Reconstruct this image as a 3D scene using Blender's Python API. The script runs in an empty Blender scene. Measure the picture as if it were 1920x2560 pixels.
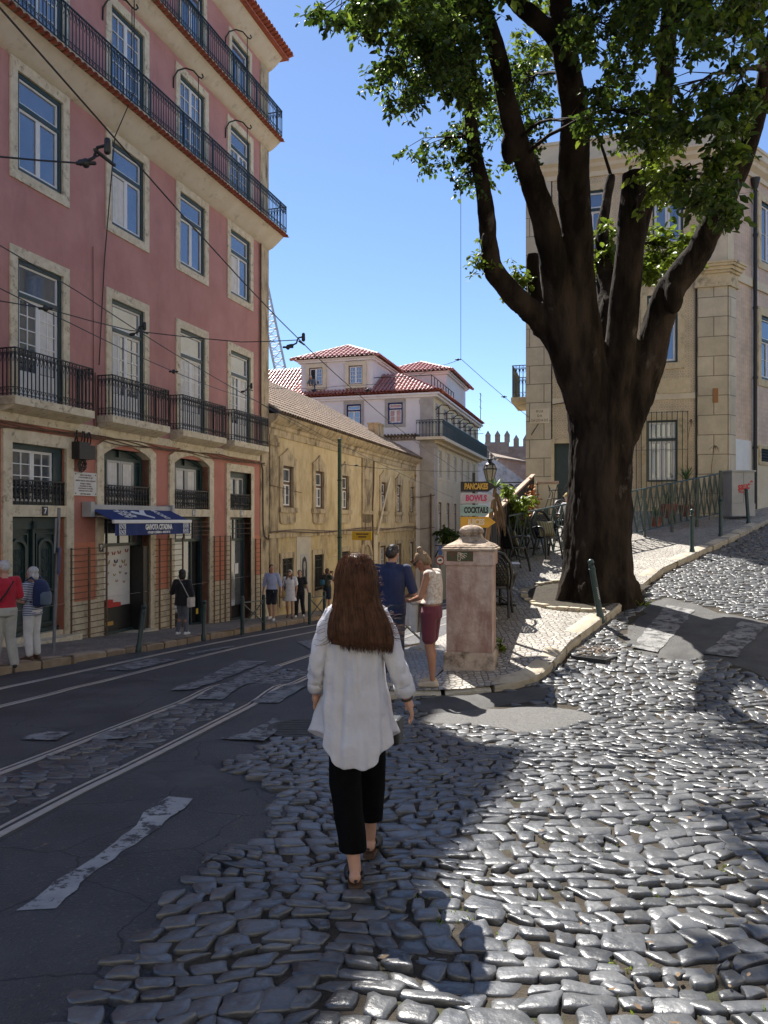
import bpy, bmesh, math, random
import numpy as np
from mathutils import Vector, Matrix, noise
from mathutils.geometry import delaunay_2d_cdt
R = math.radians
rnd = random.Random(11)
S = bpy.context.scene
C = S.collection
V = Vector

# ------------------------------------------------------------------ helpers
def tag(o, label=None, cat=None, group=None, kind=None):
    if label: o['label'] = label
    if cat: o['category'] = cat
    if group: o['group'] = group
    if kind: o['kind'] = kind
    return o

def thing(name, label, cat, loc=(0, 0, 0), rz=0.0, group=None):
    o = bpy.data.objects.new(name, None)
    o.empty_display_size = .2
    C.objects.link(o)
    o.location = loc
    o.rotation_euler = (0, 0, rz)
    return tag(o, label, cat, group)

def copy_tree(o, parent=None):
    c = o.copy(); C.objects.link(c)
    if parent: c.parent = parent
    for ch in list(o.children): copy_tree(ch, c)
    return c

def frame_of(d):
    d = d.normalized()
    a = V((0, 0, 1)) if abs(d.z) < .9 else V((1, 0, 0))
    x = d.cross(a).normalized()
    return x, x.cross(d).normalized()

class MB:
    def __init__(s): s.v = []; s.f = []
    def add(s, vs, fs, M=None):
        b = len(s.v)
        if M is not None: vs = [M @ V(p) for p in vs]
        s.v.extend([tuple(p) for p in vs]); s.f.extend([tuple(i + b for i in f) for f in fs]); return s
    def box(s, a, b, M=None):
        x0, y0, z0 = a; x1, y1, z1 = b
        return s.add([(x0,y0,z0),(x1,y0,z0),(x1,y1,z0),(x0,y1,z0),(x0,y0,z1),(x1,y0,z1),(x1,y1,z1),(x0,y1,z1)],
                     [(0,3,2,1),(4,5,6,7),(0,1,5,4),(1,2,6,5),(2,3,7,6),(3,0,4,7)], M)
    def bar(s, p, q, w, h=None, up=(0, 0, 1)):
        p = V(p); q = V(q); d = (q - p); L = d.length; d.normalize(); h = h or w
        u = V(up)
        if abs(d.dot(u)) > .95: u = V((0, 1, 0))
        x = d.cross(u).normalized(); z = x.cross(d)
        M = Matrix(((x.x,d.x,z.x,p.x),(x.y,d.y,z.y,p.y),(x.z,d.z,z.z,p.z),(0,0,0,1)))
        return s.box((-w/2, 0, -h/2), (w/2, L, h/2), M)
    def tube(s, pts, r, n=6, caps=True):
        pts = [V(p) for p in pts]; m = len(pts)
        rr = r if hasattr(r, '__len__') else [r] * m
        x = None; rings = []
        for i, p in enumerate(pts):
            d = pts[min(i+1, m-1)] - pts[max(i-1, 0)]
            if d.length < 1e-9: d = V((0, 0, 1))
            d.normalize()
            if x is None: x, y = frame_of(d)
            else:
                x = (x - d * x.dot(d)); x = x.normalized() if x.length > 1e-6 else frame_of(d)[0]
            y = d.cross(x)
            rings.append([p + (x * math.cos(2*math.pi*k/n) + y * math.sin(2*math.pi*k/n)) * rr[i] for k in range(n)])
        return s.loft(rings, caps)
    def loft(s, rings, caps=True, closed=True):
        n = len(rings[0]); b = len(s.v); m = len(rings)
        for r in rings: s.v.extend([tuple(p) for p in r])
        for i in range(m - 1):
            for k in range(n if closed else n - 1):
                k2 = (k + 1) % n
                s.f.append((b+i*n+k, b+i*n+k2, b+(i+1)*n+k2, b+(i+1)*n+k))
        if caps and closed:
            s.f.append(tuple(b + k for k in range(n))[::-1]); s.f.append(tuple(b + (m-1)*n + k for k in range(n)))
        return s
    def lathe(s, prof, n=16, M=None):
        t = MB(); t.loft([[(r*math.cos(2*math.pi*k/n), r*math.sin(2*math.pi*k/n), z) for k in range(n)] for r, z in prof])
        return s.add(t.v, t.f, M)
    def prism(s, poly, y0, y1, M=None):       # polygon in x,z pushed along y
        n = len(poly)
        vs = [(x, y0, z) for x, z in poly] + [(x, y1, z) for x, z in poly]
        fs = [tuple(range(n)), tuple(range(2*n-1, n-1, -1))] + [(i, (i+1) % n + 0, (i+1) % n + n, i + n)[::-1] for i in range(n)]
        return s.add(vs, fs, M)
    def ring(s, outer, inner, y0, y1):        # frame between two polygons of equal count
        n = len(outer)
        vs = [(x, y, z) for y in (y0, y1) for P in (outer, inner) for x, z in P]
        fs = []
        for i in range(n):
            j = (i + 1) % n
            fs += [(i, j, n+j, n+i), (2*n+i, 3*n+i, 3*n+j, 2*n+j), (i, 2*n+i, 2*n+j, j), (n+i, n+j, 3*n+j, 3*n+i)]
        return s.add(vs, fs)
    def ell(s, c, r, n=14, M=None):
        vs = []; fs = []; m = max(5, n // 2)
        for i in range(m + 1):
            a = math.pi * i / m
            for k in range(n):
                b = 2*math.pi*k/n
                vs.append((c[0] + r[0]*math.sin(a)*math.cos(b), c[1] + r[1]*math.sin(a)*math.sin(b), c[2] + r[2]*math.cos(a)))
        for i in range(m):
            for k in range(n):
                k2 = (k+1) % n; fs.append((i*n+k, (i+1)*n+k, (i+1)*n+k2, i*n+k2))
        return s.add(vs, fs, M)
    def cap(s, p, r0, q, r1, n=10):           # rounded tapered limb
        p = V(p); q = V(q); d = (q - p)
        if d.length < 1e-6: d = V((0, 0, 1e-4))
        d.normalize(); x, y = frame_of(d); rings = []
        for a in (-80, -50, -20): rings.append((p + d*r0*math.sin(R(a)), r0*math.cos(R(a))))
        for a in (20, 50, 80): rings.append((q + d*r1*math.sin(R(a)), r1*math.cos(R(a))))
        return s.loft([[c + (x*math.cos(2*math.pi*k/n) + y*math.sin(2*math.pi*k/n))*r for k in range(n)] for c, r in rings])
    def build(s, name, mat=None, parent=None, smooth=None, recalc=True, M=None):
        me = bpy.data.meshes.new(name)
        me.from_pydata([tuple(p) for p in s.v], [], s.f)
        if M is not None: me.transform(M)
        if recalc and len(s.f) < 60000:
            bm = bmesh.new(); bm.from_mesh(me); bmesh.ops.recalc_face_normals(bm, faces=bm.faces); bm.to_mesh(me); bm.free()
        if smooth is not None:
            me.shade_smooth()
            if smooth < 180: me.set_sharp_from_angle(angle=R(smooth))
        if mat: me.materials.append(mat)
        o = bpy.data.objects.new(name, me); C.objects.link(o)
        if parent: o.parent = parent
        return o

def bevel(o, w, seg=2):
    bm = bmesh.new(); bm.from_mesh(o.data)
    es = [e for e in bm.edges if len(e.link_faces) == 2 and e.calc_face_angle(0) > R(30)]
    bmesh.ops.bevel(bm, geom=es, offset=w, segments=seg, affect='EDGES', profile=.6, clamp_overlap=True)
    bm.to_mesh(o.data); bm.free(); return o

def bake(o, *mods):                            # apply modifiers through the evaluated mesh
    for t, kw in mods:
        m = o.modifiers.new(t, t)
        for k, v in kw.items(): setattr(m, k, v)
    dg = bpy.context.evaluated_depsgraph_get(); dg.update()
    me = bpy.data.meshes.new_from_object(o.evaluated_get(dg)); old = o.data
    o.modifiers.clear(); o.data = me; me.name = o.name; me.shade_smooth()
    bpy.data.meshes.remove(old); return o

def blob(name, m, vox, mat, parent=None, sm=4):
    o = m.build(name, mat, parent, recalc=False)
    return bake(o, ('REMESH', dict(mode='VOXEL', voxel_size=vox)), ('SMOOTH', dict(factor=.5, iterations=sm)))

def text(s, size, depth, mat, parent, M, bold=0.0, sx=1.0, name='lettering', shear=0.0, align='CENTER', space=1.0):
    cu = bpy.data.curves.new(name, 'FONT'); cu.body = s; cu.size = size; cu.extrude = depth; cu.offset = bold; cu.shear = shear
    cu.align_x = align; cu.align_y = 'CENTER'; cu.resolution_u = 3; cu.space_line = .9; cu.space_character = space
    o = bpy.data.objects.new(name, cu); C.objects.link(o)
    dg = bpy.context.evaluated_depsgraph_get(); dg.update()
    me = bpy.data.meshes.new_from_object(o.evaluated_get(dg)); bpy.data.objects.remove(o)
    me.transform(M @ Matrix.Diagonal((sx, 1, 1, 1))); me.materials.clear(); me.materials.append(mat)
    t = bpy.data.objects.new(name, me); C.objects.link(t); t.parent = parent; return t
def face_m(x, y, z):                            # text plane standing on a facade, read from -y
    return Matrix.Translation((x, y, z)) @ Matrix.Rotation(R(90), 4, 'X')

# ------------------------------------------------------------------ materials
def mat(name, c1, c2=None, scale=4., rough=.6, bump=0., bscale=60., metal=0., spec=.5, stain=None, stretch=1., coords='Object', island=0., trans=0., sheen=0., contrast=(.35, .65), rvar=0.):
    m = bpy.data.materials.new(name); m.use_nodes = True
    nt = m.node_tree; N = nt.nodes; L = nt.links; p = N['Principled BSDF']
    tc = N.new('ShaderNodeTexCoord')
    p.inputs['Roughness'].default_value = rough; p.inputs['Metallic'].default_value = metal
    p.inputs['Specular IOR Level'].default_value = spec
    if sheen: p.inputs['Sheen Weight'].default_value = sheen
    c2 = c2 or c1
    mp = N.new('ShaderNodeMapping'); mp.inputs['Scale'].default_value = (1, 1, stretch); L.new(tc.outputs[coords], mp.inputs[0])
    nz = N.new('ShaderNodeTexNoise'); nz.inputs['Scale'].default_value = scale; nz.inputs['Detail'].default_value = 8; nz.inputs['Roughness'].default_value = .62
    L.new(mp.outputs[0], nz.inputs['Vector'])
    rp = N.new('ShaderNodeValToRGB'); rp.color_ramp.elements[0].position = contrast[0]; rp.color_ramp.elements[1].position = contrast[1]
    rp.color_ramp.elements[0].color = (*c1, 1); rp.color_ramp.elements[1].color = (*c2, 1)
    L.new(nz.outputs['Fac'], rp.inputs[0]); col = rp.outputs[0]
    if stain:
        sc, ss, lo, hi, sz = stain
        mp2 = N.new('ShaderNodeMapping'); mp2.inputs['Scale'].default_value = (1, 1, sz); mp2.inputs['Location'].default_value = (3.1, 1.7, .4); L.new(tc.outputs[coords], mp2.inputs[0])
        n2 = N.new('ShaderNodeTexNoise'); n2.inputs['Scale'].default_value = ss; n2.inputs['Detail'].default_value = 9; n2.inputs['Roughness'].default_value = .7
        L.new(mp2.outputs[0], n2.inputs['Vector'])
        mr = N.new('ShaderNodeMapRange'); mr.inputs['From Min'].default_value = lo; mr.inputs['From Max'].default_value = hi; L.new(n2.outputs['Fac'], mr.inputs['Value'])
        mx = N.new('ShaderNodeMix'); mx.data_type = 'RGBA'; L.new(mr.outputs[0], mx.inputs['Factor']); L.new(col, mx.inputs['A']); mx.inputs['B'].default_value = (*sc, 1)
        col = mx.outputs['Result']
    if island:
        ge = N.new('ShaderNodeNewGeometry'); mr = N.new('ShaderNodeMapRange'); mr.inputs['To Min'].default_value = 1 - island; mr.inputs['To Max'].default_value = 1 + island
        L.new(ge.outputs['Random Per Island'], mr.inputs['Value'])
        mx = N.new('ShaderNodeMix'); mx.data_type = 'RGBA'; mx.blend_type = 'MULTIPLY'; mx.inputs['Factor'].default_value = 1
        L.new(col, mx.inputs['A']); L.new(mr.outputs[0], mx.inputs['B']); col = mx.outputs['Result']
    L.new(col, p.inputs['Base Color'])
    if rvar:
        mr = N.new('ShaderNodeMapRange'); mr.inputs['To Min'].default_value = rough - rvar; mr.inputs['To Max'].default_value = rough + rvar
        L.new(nz.outputs['Fac'], mr.inputs['Value']); L.new(mr.outputs[0], p.inputs['Roughness'])
    if bump:
        nb = N.new('ShaderNodeTexNoise'); nb.inputs['Scale'].default_value = bscale; nb.inputs['Detail'].default_value = 6; L.new(mp.outputs[0], nb.inputs['Vector'])
        bp = N.new('ShaderNodeBump'); bp.inputs['Strength'].default_value = bump; bp.inputs['Distance'].default_value = .02
        L.new(nb.outputs['Fac'], bp.inputs['Height']); L.new(bp.outputs[0], p.inputs['Normal'])
    if trans:
        tr = N.new('ShaderNodeBsdfTranslucent'); L.new(col, tr.inputs[0]); ms = N.new('ShaderNodeMixShader'); ms.inputs[0].default_value = trans
        L.new(p.outputs[0], ms.inputs[1]); L.new(tr.outputs[0], ms.inputs[2]); L.new(ms.outputs[0], N['Material Output'].inputs[0])
    m['col'] = 1
    return m

def cracks(m, scale, w, col):                     # thin dark cracks across a surface
    nt = m.node_tree; N = nt.nodes; L = nt.links; p = N['Principled BSDF']; src = p.inputs['Base Color'].links[0].from_socket
    tc = N.new('ShaderNodeTexCoord'); nz = N.new('ShaderNodeTexNoise'); nz.inputs['Scale'].default_value = 2.5; nz.inputs['Detail'].default_value = 5; L.new(tc.outputs['Object'], nz.inputs['Vector'])
    mx = N.new('ShaderNodeMix'); mx.data_type = 'RGBA'; mx.inputs['Factor'].default_value = .22; L.new(tc.outputs['Object'], mx.inputs['A']); L.new(nz.outputs['Color'], mx.inputs['B'])
    v = N.new('ShaderNodeTexVoronoi'); v.feature = 'DISTANCE_TO_EDGE'; v.voronoi_dimensions = '2D'; v.inputs['Scale'].default_value = scale; L.new(mx.outputs['Result'], v.inputs['Vector'])
    mr = N.new('ShaderNodeMapRange'); mr.inputs['From Min'].default_value = w*.4; mr.inputs['From Max'].default_value = w; mr.inputs['To Min'].default_value = 1; mr.inputs['To Max'].default_value = 0; L.new(v.outputs['Distance'], mr.inputs['Value'])
    m2 = N.new('ShaderNodeMix'); m2.data_type = 'RGBA'; L.new(mr.outputs[0], m2.inputs['Factor']); L.new(src, m2.inputs['A']); m2.inputs['B'].default_value = (*col, 1); L.new(m2.outputs['Result'], p.inputs['Base Color'])

def setts(name, c1, c2, joint, scale, rough=.55, bump=.6, jw=.07, dirt=None):   # small irregular paving stones
    m = bpy.data.materials.new(name); m.use_nodes = True
    nt = m.node_tree; N = nt.nodes; L = nt.links; p = N['Principled BSDF']
    tc = N.new('ShaderNodeTexCoord'); p.inputs['Roughness'].default_value = rough
    nz = N.new('ShaderNodeTexNoise'); nz.inputs['Scale'].default_value = 1.5; L.new(tc.outputs['Object'], nz.inputs['Vector'])
    def vor(feat):
        v = N.new('ShaderNodeTexVoronoi'); v.feature = feat; v.voronoi_dimensions = '2D'; v.inputs['Scale'].default_value = scale; v.inputs['Randomness'].default_value = .62
        L.new(tc.outputs['Object'], v.inputs['Vector']); return v
    ve = vor('DISTANCE_TO_EDGE'); vc = vor('F1')
    jr = N.new('ShaderNodeMapRange'); jr.inputs['From Min'].default_value = jw*.35; jr.inputs['From Max'].default_value = jw; L.new(ve.outputs['Distance'], jr.inputs['Value'])
    sep = N.new('ShaderNodeSeparateColor'); L.new(vc.outputs['Color'], sep.inputs[0])
    rp = N.new('ShaderNodeValToRGB'); rp.color_ramp.elements[0].color = (*c1, 1); rp.color_ramp.elements[1].color = (*c2, 1); L.new(sep.outputs[0], rp.inputs[0])
    big = N.new('ShaderNodeTexNoise'); big.inputs['Scale'].default_value = .9; big.inputs['Detail'].default_value = 6; L.new(tc.outputs['Object'], big.inputs['Vector'])
    mr = N.new('ShaderNodeMapRange'); mr.inputs['From Min'].default_value = .3; mr.inputs['From Max'].default_value = .7; mr.inputs['To Min'].default_value = .72; mr.inputs['To Max'].default_value = 1.1; L.new(big.outputs['Fac'], mr.inputs['Value'])
    ml = N.new('ShaderNodeMix'); ml.data_type = 'RGBA'; ml.blend_type = 'MULTIPLY'; ml.inputs['Factor'].default_value = 1; L.new(rp.outputs[0], ml.inputs['A']); L.new(mr.outputs[0], ml.inputs['B'])
    mx = N.new('ShaderNodeMix'); mx.data_type = 'RGBA'; L.new(jr.outputs[0], mx.inputs['Factor']); mx.inputs['A'].default_value = (*joint, 1); L.new(ml.outputs['Result'], mx.inputs['B'])
    L.new(mx.outputs['Result'], p.inputs['Base Color'])
    hr = N.new('ShaderNodeMapRange'); hr.interpolation_type = 'SMOOTHSTEP'; hr.inputs['From Max'].default_value = jw*2.2; L.new(ve.outputs['Distance'], hr.inputs['Value'])
    hs = N.new('ShaderNodeMath'); hs.operation = 'MULTIPLY_ADD'; hs.inputs[1].default_value = .35; L.new(sep.outputs[1], hs.inputs[0]); L.new(hr.outputs[0], hs.inputs[2])
    bp = N.new('ShaderNodeBump'); bp.inputs['Strength'].default_value = bump; bp.inputs['Distance'].default_value = .012; L.new(hs.outputs[0], bp.inputs['Height']); L.new(bp.outputs[0], p.inputs['Normal'])
    return m

def tiles(name, c1, c2, grout, sx, sz, off=0.0, pattern=0.0, pc=(.4, .25, .1)):   # wall tiles or coursed stone on local x,z
    m = bpy.data.materials.new(name); m.use_nodes = True
    nt = m.node_tree; N = nt.nodes; L = nt.links; p = N['Principled BSDF']
    tc = N.new('ShaderNodeTexCoord'); sp = N.new('ShaderNodeSeparateXYZ'); L.new(tc.outputs['Object'], sp.inputs[0])
    ad = N.new('ShaderNodeMath'); ad.operation = 'ADD'; L.new(sp.outputs[0], ad.inputs[0]); L.new(sp.outputs[1], ad.inputs[1])
    cb = N.new('ShaderNodeCombineXYZ'); L.new(ad.outputs[0], cb.inputs[0]); L.new(sp.outputs[2], cb.inputs[1])
    br = N.new('ShaderNodeTexBrick'); br.offset = off; br.inputs['Scale'].default_value = 1; br.inputs['Brick Width'].default_value = sx; br.inputs['Row Height'].default_value = sz
    br.inputs['Mortar Size'].default_value = min(sx, sz)*.025; br.inputs['Mortar Smooth'].default_value = .3
    br.inputs['Color1'].default_value = (*c1, 1); br.inputs['Color2'].default_value = (*c2, 1); br.inputs['Mortar'].default_value = (*grout, 1)
    L.new(cb.outputs[0], br.inputs['Vector']); col = br.outputs['Color']
    if pattern:                                  # a small printed rosette in every tile
        def mod(o, s):
            a = N.new('ShaderNodeMath'); a.operation = 'PINGPONG'; a.inputs[1].default_value = s/2; L.new(o, a.inputs[0]); return a.outputs[0]
        c2_ = N.new('ShaderNodeCombineXYZ'); L.new(mod(ad.outputs[0], sx), c2_.inputs[0]); L.new(mod(sp.outputs[2], sz), c2_.inputs[1])
        ln = N.new('ShaderNodeVectorMath'); ln.operation = 'LENGTH'; L.new(c2_.outputs[0], ln.inputs[0])
        w = N.new('ShaderNodeMath'); w.operation = 'PINGPONG'; w.inputs[1].default_value = sx*.16; L.new(ln.outputs['Value'], w.inputs[0])
        g_ = N.new('ShaderNodeMapRange'); g_.inputs['From Min'].default_value = sx*.09; g_.inputs['From Max'].default_value = sx*.13; g_.inputs['To Max'].default_value = pattern; L.new(w.outputs[0], g_.inputs['Value'])
        mx = N.new('ShaderNodeMix'); mx.data_type = 'RGBA'; L.new(g_.outputs[0], mx.inputs['Factor']); L.new(col, mx.inputs['A']); mx.inputs['B'].default_value = (*pc, 1); col = mx.outputs['Result']
    nz = N.new('ShaderNodeTexNoise'); nz.inputs['Scale'].default_value = 1.3; nz.inputs['Detail'].default_value = 9; nz.inputs['Roughness'].default_value = .7; L.new(tc.outputs['Object'], nz.inputs['Vector'])
    mr = N.new('ShaderNodeMapRange'); mr.inputs['From Min'].default_value = .3; mr.inputs['From Max'].default_value = .7; mr.inputs['To Min'].default_value = .7; mr.inputs['To Max'].default_value = 1.12; L.new(nz.outputs['Fac'], mr.inputs['Value'])
    ml = N.new('ShaderNodeMix'); ml.data_type = 'RGBA'; ml.blend_type = 'MULTIPLY'; ml.inputs['Factor'].default_value = 1; L.new(col, ml.inputs['A']); L.new(mr.outputs[0], ml.inputs['B'])
    L.new(ml.outputs['Result'], p.inputs['Base Color']); p.inputs['Roughness'].default_value = .55
    bp = N.new('ShaderNodeBump'); bp.inputs['Strength'].default_value = .4; bp.inputs['Distance'].default_value = .01; L.new(br.outputs['Fac'], bp.inputs['Height']); bp.invert = True; L.new(bp.outputs[0], p.inputs['Normal'])
    return m

def stripes(name, c1, c2, freq, axis=2, rough=.8):
    m = bpy.data.materials.new(name); m.use_nodes = True
    nt = m.node_tree; N = nt.nodes; L = nt.links; p = N['Principled BSDF']; p.inputs['Roughness'].default_value = rough
    tc = N.new('ShaderNodeTexCoord'); sp = N.new('ShaderNodeSeparateXYZ'); L.new(tc.outputs['Object'], sp.inputs[0])
    a = N.new('ShaderNodeMath'); a.operation = 'MULTIPLY'; a.inputs[1].default_value = freq; L.new(sp.outputs[axis], a.inputs[0])
    f = N.new('ShaderNodeMath'); f.operation = 'FRACT'; L.new(a.outputs[0], f.inputs[0]); g_ = N.new('ShaderNodeMath'); g_.operation = 'GREATER_THAN'; g_.inputs[1].default_value = .5; L.new(f.outputs[0], g_.inputs[0])
    mx = N.new('ShaderNodeMix'); mx.data_type = 'RGBA'; L.new(g_.outputs[0], mx.inputs['Factor']); mx.inputs['A'].default_value = (*c1, 1); mx.inputs['B'].default_value = (*c2, 1); L.new(mx.outputs['Result'], p.inputs['Base Color'])
    return m

Mt = {}
Mt['pink'] = mat('pink_plaster', (.445, .205, .182), (.52, .262, .232), 1.1, .85, .12, 35, stain=((.36, .18, .16), 1.6, .5, .8, .3))
Mt['coral'] = mat('coral_plaster', (.47, .18, .135), (.53, .23, .175), 1.4, .85, .12, 35, stain=((.34, .15, .12), 2.0, .55, .8, .4))
Mt['salmon'] = mat('salmon_plaster', (.56, .20, .12), (.62, .25, .155), 2, .85, .1, 35)
Mt['lime'] = mat('limestone', (.58, .49, .34), (.72, .64, .48), 5, .75, .35, 45, stain=((.27, .21, .13), 7, .54, .68, 1))
Mt['cream'] = mat('cream_moulding', (.62, .55, .44), (.70, .65, .55), 2, .8, .15, 40, stain=((.36, .31, .25), 3, .56, .75, .8))
Mt['green'] = mat('dark_green_paint', (.018, .04, .042), (.025, .055, .055), 6, .42)
Mt['iron'] = mat('wrought_iron', (.012, .022, .024), (.02, .035, .036), 8, .45)
Mt['black'] = mat('black_metal', (.012, .012, .013), (.02, .02, .02), 8, .5)
Mt['white'] = mat('white_paint', (.72, .72, .70), (.80, .79, .77), 3, .5)
Mt['tile'] = mat('terracotta_tile', (.34, .085, .05), (.46, .14, .085), 6, .7, .2, 40, stain=((.2, .07, .05), 5, .55, .75, 1))
Mt['sky_tile'] = mat('glossy_roof_tile', (.36, .13, .10), (.50, .22, .18), 5, .38, .15, 40)
Mt['old_tile'] = mat('weathered_roof_tile', (.17, .125, .09), (.36, .27, .20), 7, .85, .3, 40, stain=((.10, .085, .06), 3, .5, .7, 1))
Mt['yellow'] = mat('yellow_plaster', (.58, .45, .25), (.68, .56, .35), 1.6, .9, .2, 30, stain=((.34, .25, .12), 1.3, .48, .75, .4))
Mt['ystone'] = mat('stained_stone', (.46, .36, .22), (.58, .47, .31), 3, .85, .3, 40, stain=((.10, .075, .05), 3.5, .48, .68, .3))
Mt['yquoin'] = mat('stained_quoin', (.36, .27, .15), (.50, .40, .25), 3, .85, .3, 40, stain=((.085, .06, .04), 3.0, .46, .64, .25))
Mt['brown'] = mat('brown_paint', (.085, .045, .028), (.13, .07, .045), 6, .5)
Mt['wall_w'] = mat('whitewash', (.72, .68, .68), (.80, .77, .76), 1.2, .85, .1, 30, stain=((.5, .46, .44), 1.2, .6, .8, .5))
Mt['wall_y'] = mat('pale_yellow_plaster', (.62, .54, .36), (.70, .62, .44), 1.2, .85, .1, 30, stain=((.46, .40, .28), 1.4, .55, .8, .3))
Mt['greystone'] = mat('grey_quoin_stone', (.36, .33, .30), (.46, .43, .39), 2, .85, .25, 30)
Mt['rstone'] = mat('ochre_limestone', (.60, .48, .28), (.72, .60, .39), 2.6, .8, .4, 30, stain=((.22, .175, .11), 2.4, .52, .7, .8))
Mt['rplain'] = mat('cream_render', (.66, .56, .39), (.74, .65, .48), 1.5, .85, .15, 30, stain=((.44, .38, .28), 2, .55, .8, .5))
Mt['azul'] = tiles('patterned_wall_tile', (.68, .56, .37), (.72, .60, .41), (.52, .43, .29), .16, .16, 0, .55, (.44, .28, .12))
Mt['azulp'] = tiles('pink_wall_tile', (.70, .51, .35), (.75, .57, .41), (.52, .38, .27), .30, .15, .5, .28, (.48, .30, .20))
Mt['ashlar'] = tiles('coursed_stone', (.58, .49, .33), (.67, .575, .41), (.24, .19, .12), .95, .62, .5)
Mt['castle'] = tiles('castle_masonry', (.40, .24, .17), (.50, .33, .25), (.32, .20, .15), 1.6, .7, .5)
Mt['bark'] = mat('tree_bark', (.010, .007, .005), (.044, .032, .024), 2.6, .95, 1.0, 34, stretch=.28, spec=.15, stain=((.085, .072, .062), 2.3, .60, .70, .5), contrast=(.40, .62))
Mt['asphalt'] = mat('old_asphalt', (.024, .024, .026), (.088, .087, .088), 1.1, .62, 1.0, 70, stain=((.16, .155, .15), 42, .58, .66, 1), rvar=.16, contrast=(.3, .7))
cracks(Mt['asphalt'], 1.7, .011, (.016, .016, .017))
Mt['patch'] = mat('light_asphalt_patch', (.085, .083, .08), (.16, .156, .15), 34, .75, .8, 120, stain=((.24, .235, .225), 70, .58, .68, 1))
Mt['paint'] = mat('worn_road_paint', (.27, .27, .275), (.40, .40, .39), 4, .7, .6, 90, stain=((.05, .05, .052), 7, .53, .58, 1))
Mt['cobble'] = mat('basalt_sett', (.052, .055, .060), (.108, .111, .115), 5, .39, .35, 26, island=.36, spec=.95, rvar=.12, stain=((.26, .19, .155), 1.3, .66, .74, 1))
Mt['dirt'] = mat('joint_dirt', (.024, .018, .012), (.055, .042, .027), 12, .95, .6, 90, stain=((.05, .065, .02), 3, .56, .7, 1))
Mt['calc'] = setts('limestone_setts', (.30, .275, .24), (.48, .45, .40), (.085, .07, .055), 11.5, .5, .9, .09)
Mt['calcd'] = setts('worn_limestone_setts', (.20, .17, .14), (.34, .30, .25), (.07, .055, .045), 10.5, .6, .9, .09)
Mt['kerb'] = mat('kerb_stone', (.40, .345, .255), (.54, .48, .37), 3.5, .7, .35, 40, island=.14, stain=((.24, .20, .15), 4, .52, .7, 1))
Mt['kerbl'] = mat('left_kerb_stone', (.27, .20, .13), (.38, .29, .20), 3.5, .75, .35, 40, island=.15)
Mt['steel'] = mat('worn_rail_steel', (.50, .49, .475), (.64, .63, .61), 12, .28, metal=.4)
Mt['railbed'] = mat('rail_groove', (.035, .033, .032), (.06, .055, .05), 8, .7, .4, 60)
Mt['rust'] = mat('rusty_steel', (.09, .05, .03), (.16, .10, .06), 10, .7, .3)
Mt['grey'] = mat('grey_cabinet_paint', (.36, .36, .35), (.44, .44, .43), 2, .5)
Mt['pole'] = mat('galvanised_pole', (.16, .165, .18), (.22, .225, .24), 5, .5, metal=.4)
Mt['glass'] = mat('window_glass', (.20, .23, .27), (.26, .29, .33), .6, .05, metal=.7, spec=1.0)
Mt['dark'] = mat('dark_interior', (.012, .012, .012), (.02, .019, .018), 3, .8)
Mt['curtain'] = mat('white_curtain', (.62, .60, .56), (.74, .72, .68), 6, .9)
Mt['navy'] = mat('navy_canvas', (.012, .028, .13), (.016, .036, .16), 5, .8)
Mt['sign'] = mat('white_lettering', (.80, .80, .78), rough=.6)
Mt['leaf'] = mat('leaf', (.036, .072, .010), (.095, .15, .020), 1.0, .45, island=.6, trans=.5)
Mt['leaf2'] = mat('bright_and_sunlit_leaf', (.12, .18, .020), (.22, .29, .03), 2, .45, island=.35, trans=.45)  # own green of bushes and grass; painted-in sunlight within the tree crown
Mt['succ'] = mat('blade_leaf', (.07, .13, .035), (.13, .20, .06), 4, .4, island=.3, trans=.25)
Mt['dry'] = mat('dry_leaf', (.16, .10, .055), (.28, .19, .11), 4, .8, island=.35, trans=.15)
Mt['wood'] = mat('dark_wood', (.022, .017, .013), (.045, .034, .025), 5, .7, .3, 40, stretch=.2)
Mt['rail_w'] = mat('weathered_wood_rail', (.34, .22, .15), (.46, .33, .24), 6, .7)
Mt['skin'] = mat('skin', (.46, .25, .165), (.52, .29, .20), 8, .5)
Mt['skin_t'] = mat('tanned_skin', (.36, .165, .095), (.41, .195, .115), 8, .5)
Mt['eye'] = mat('dark_eyes', (.02, .015, .012), rough=.3)
Mt['leather'] = mat('brown_leather', (.07, .035, .02), (.11, .06, .03), 8, .6)
def cloth(name, c, c2=None, **k): 
    Mt[name] = mat(name, c, c2 or tuple(min(1, x*1.2) for x in c), k.pop('scale', 9), .85, .25, 120, sheen=.15, **k); return Mt[name]

# ------------------------------------------------------------------ terrain
def sst(a, b, x):
    t = np.clip((x - a) / (b - a), 0, 1); return t*t*(3 - 2*t)
def G(x, y):
    x = np.asarray(x, float); y = np.asarray(y, float)
    A = .05 - .072*y
    kd = (x - 4.33)*-.791 + (y - 13.8)*.611
    B = -1.67 + .058*x + .11*y + .27*sst(1.0, 4.0, kd)*sst(11, 14, y)
    k = .12; h = np.maximum(0, k - np.abs(A - B))/k; M = np.maximum(A, B) + h*h*k/4
    s = (x - .9)*.9624 - (y - 11.0)*.2717
    f = 1 - sst(9.9, 11.4, y)*(1 - sst(-.2, .2, s))
    return A + (M - A)*f
def g(x, y): return float(G(x, y))
def PV(x, y): return .13 - .075*np.exp(-((np.asarray(x, float)-1.0)/1.5)**2 - ((np.asarray(y, float)-9.75)/1.0)**2)
def pave(x, y): return float(PV(x, y))                  # pavement height above the road, lower at the corner
F_, CX_, CY_, EYE = 1923., 960., 1300., 1.65
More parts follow.
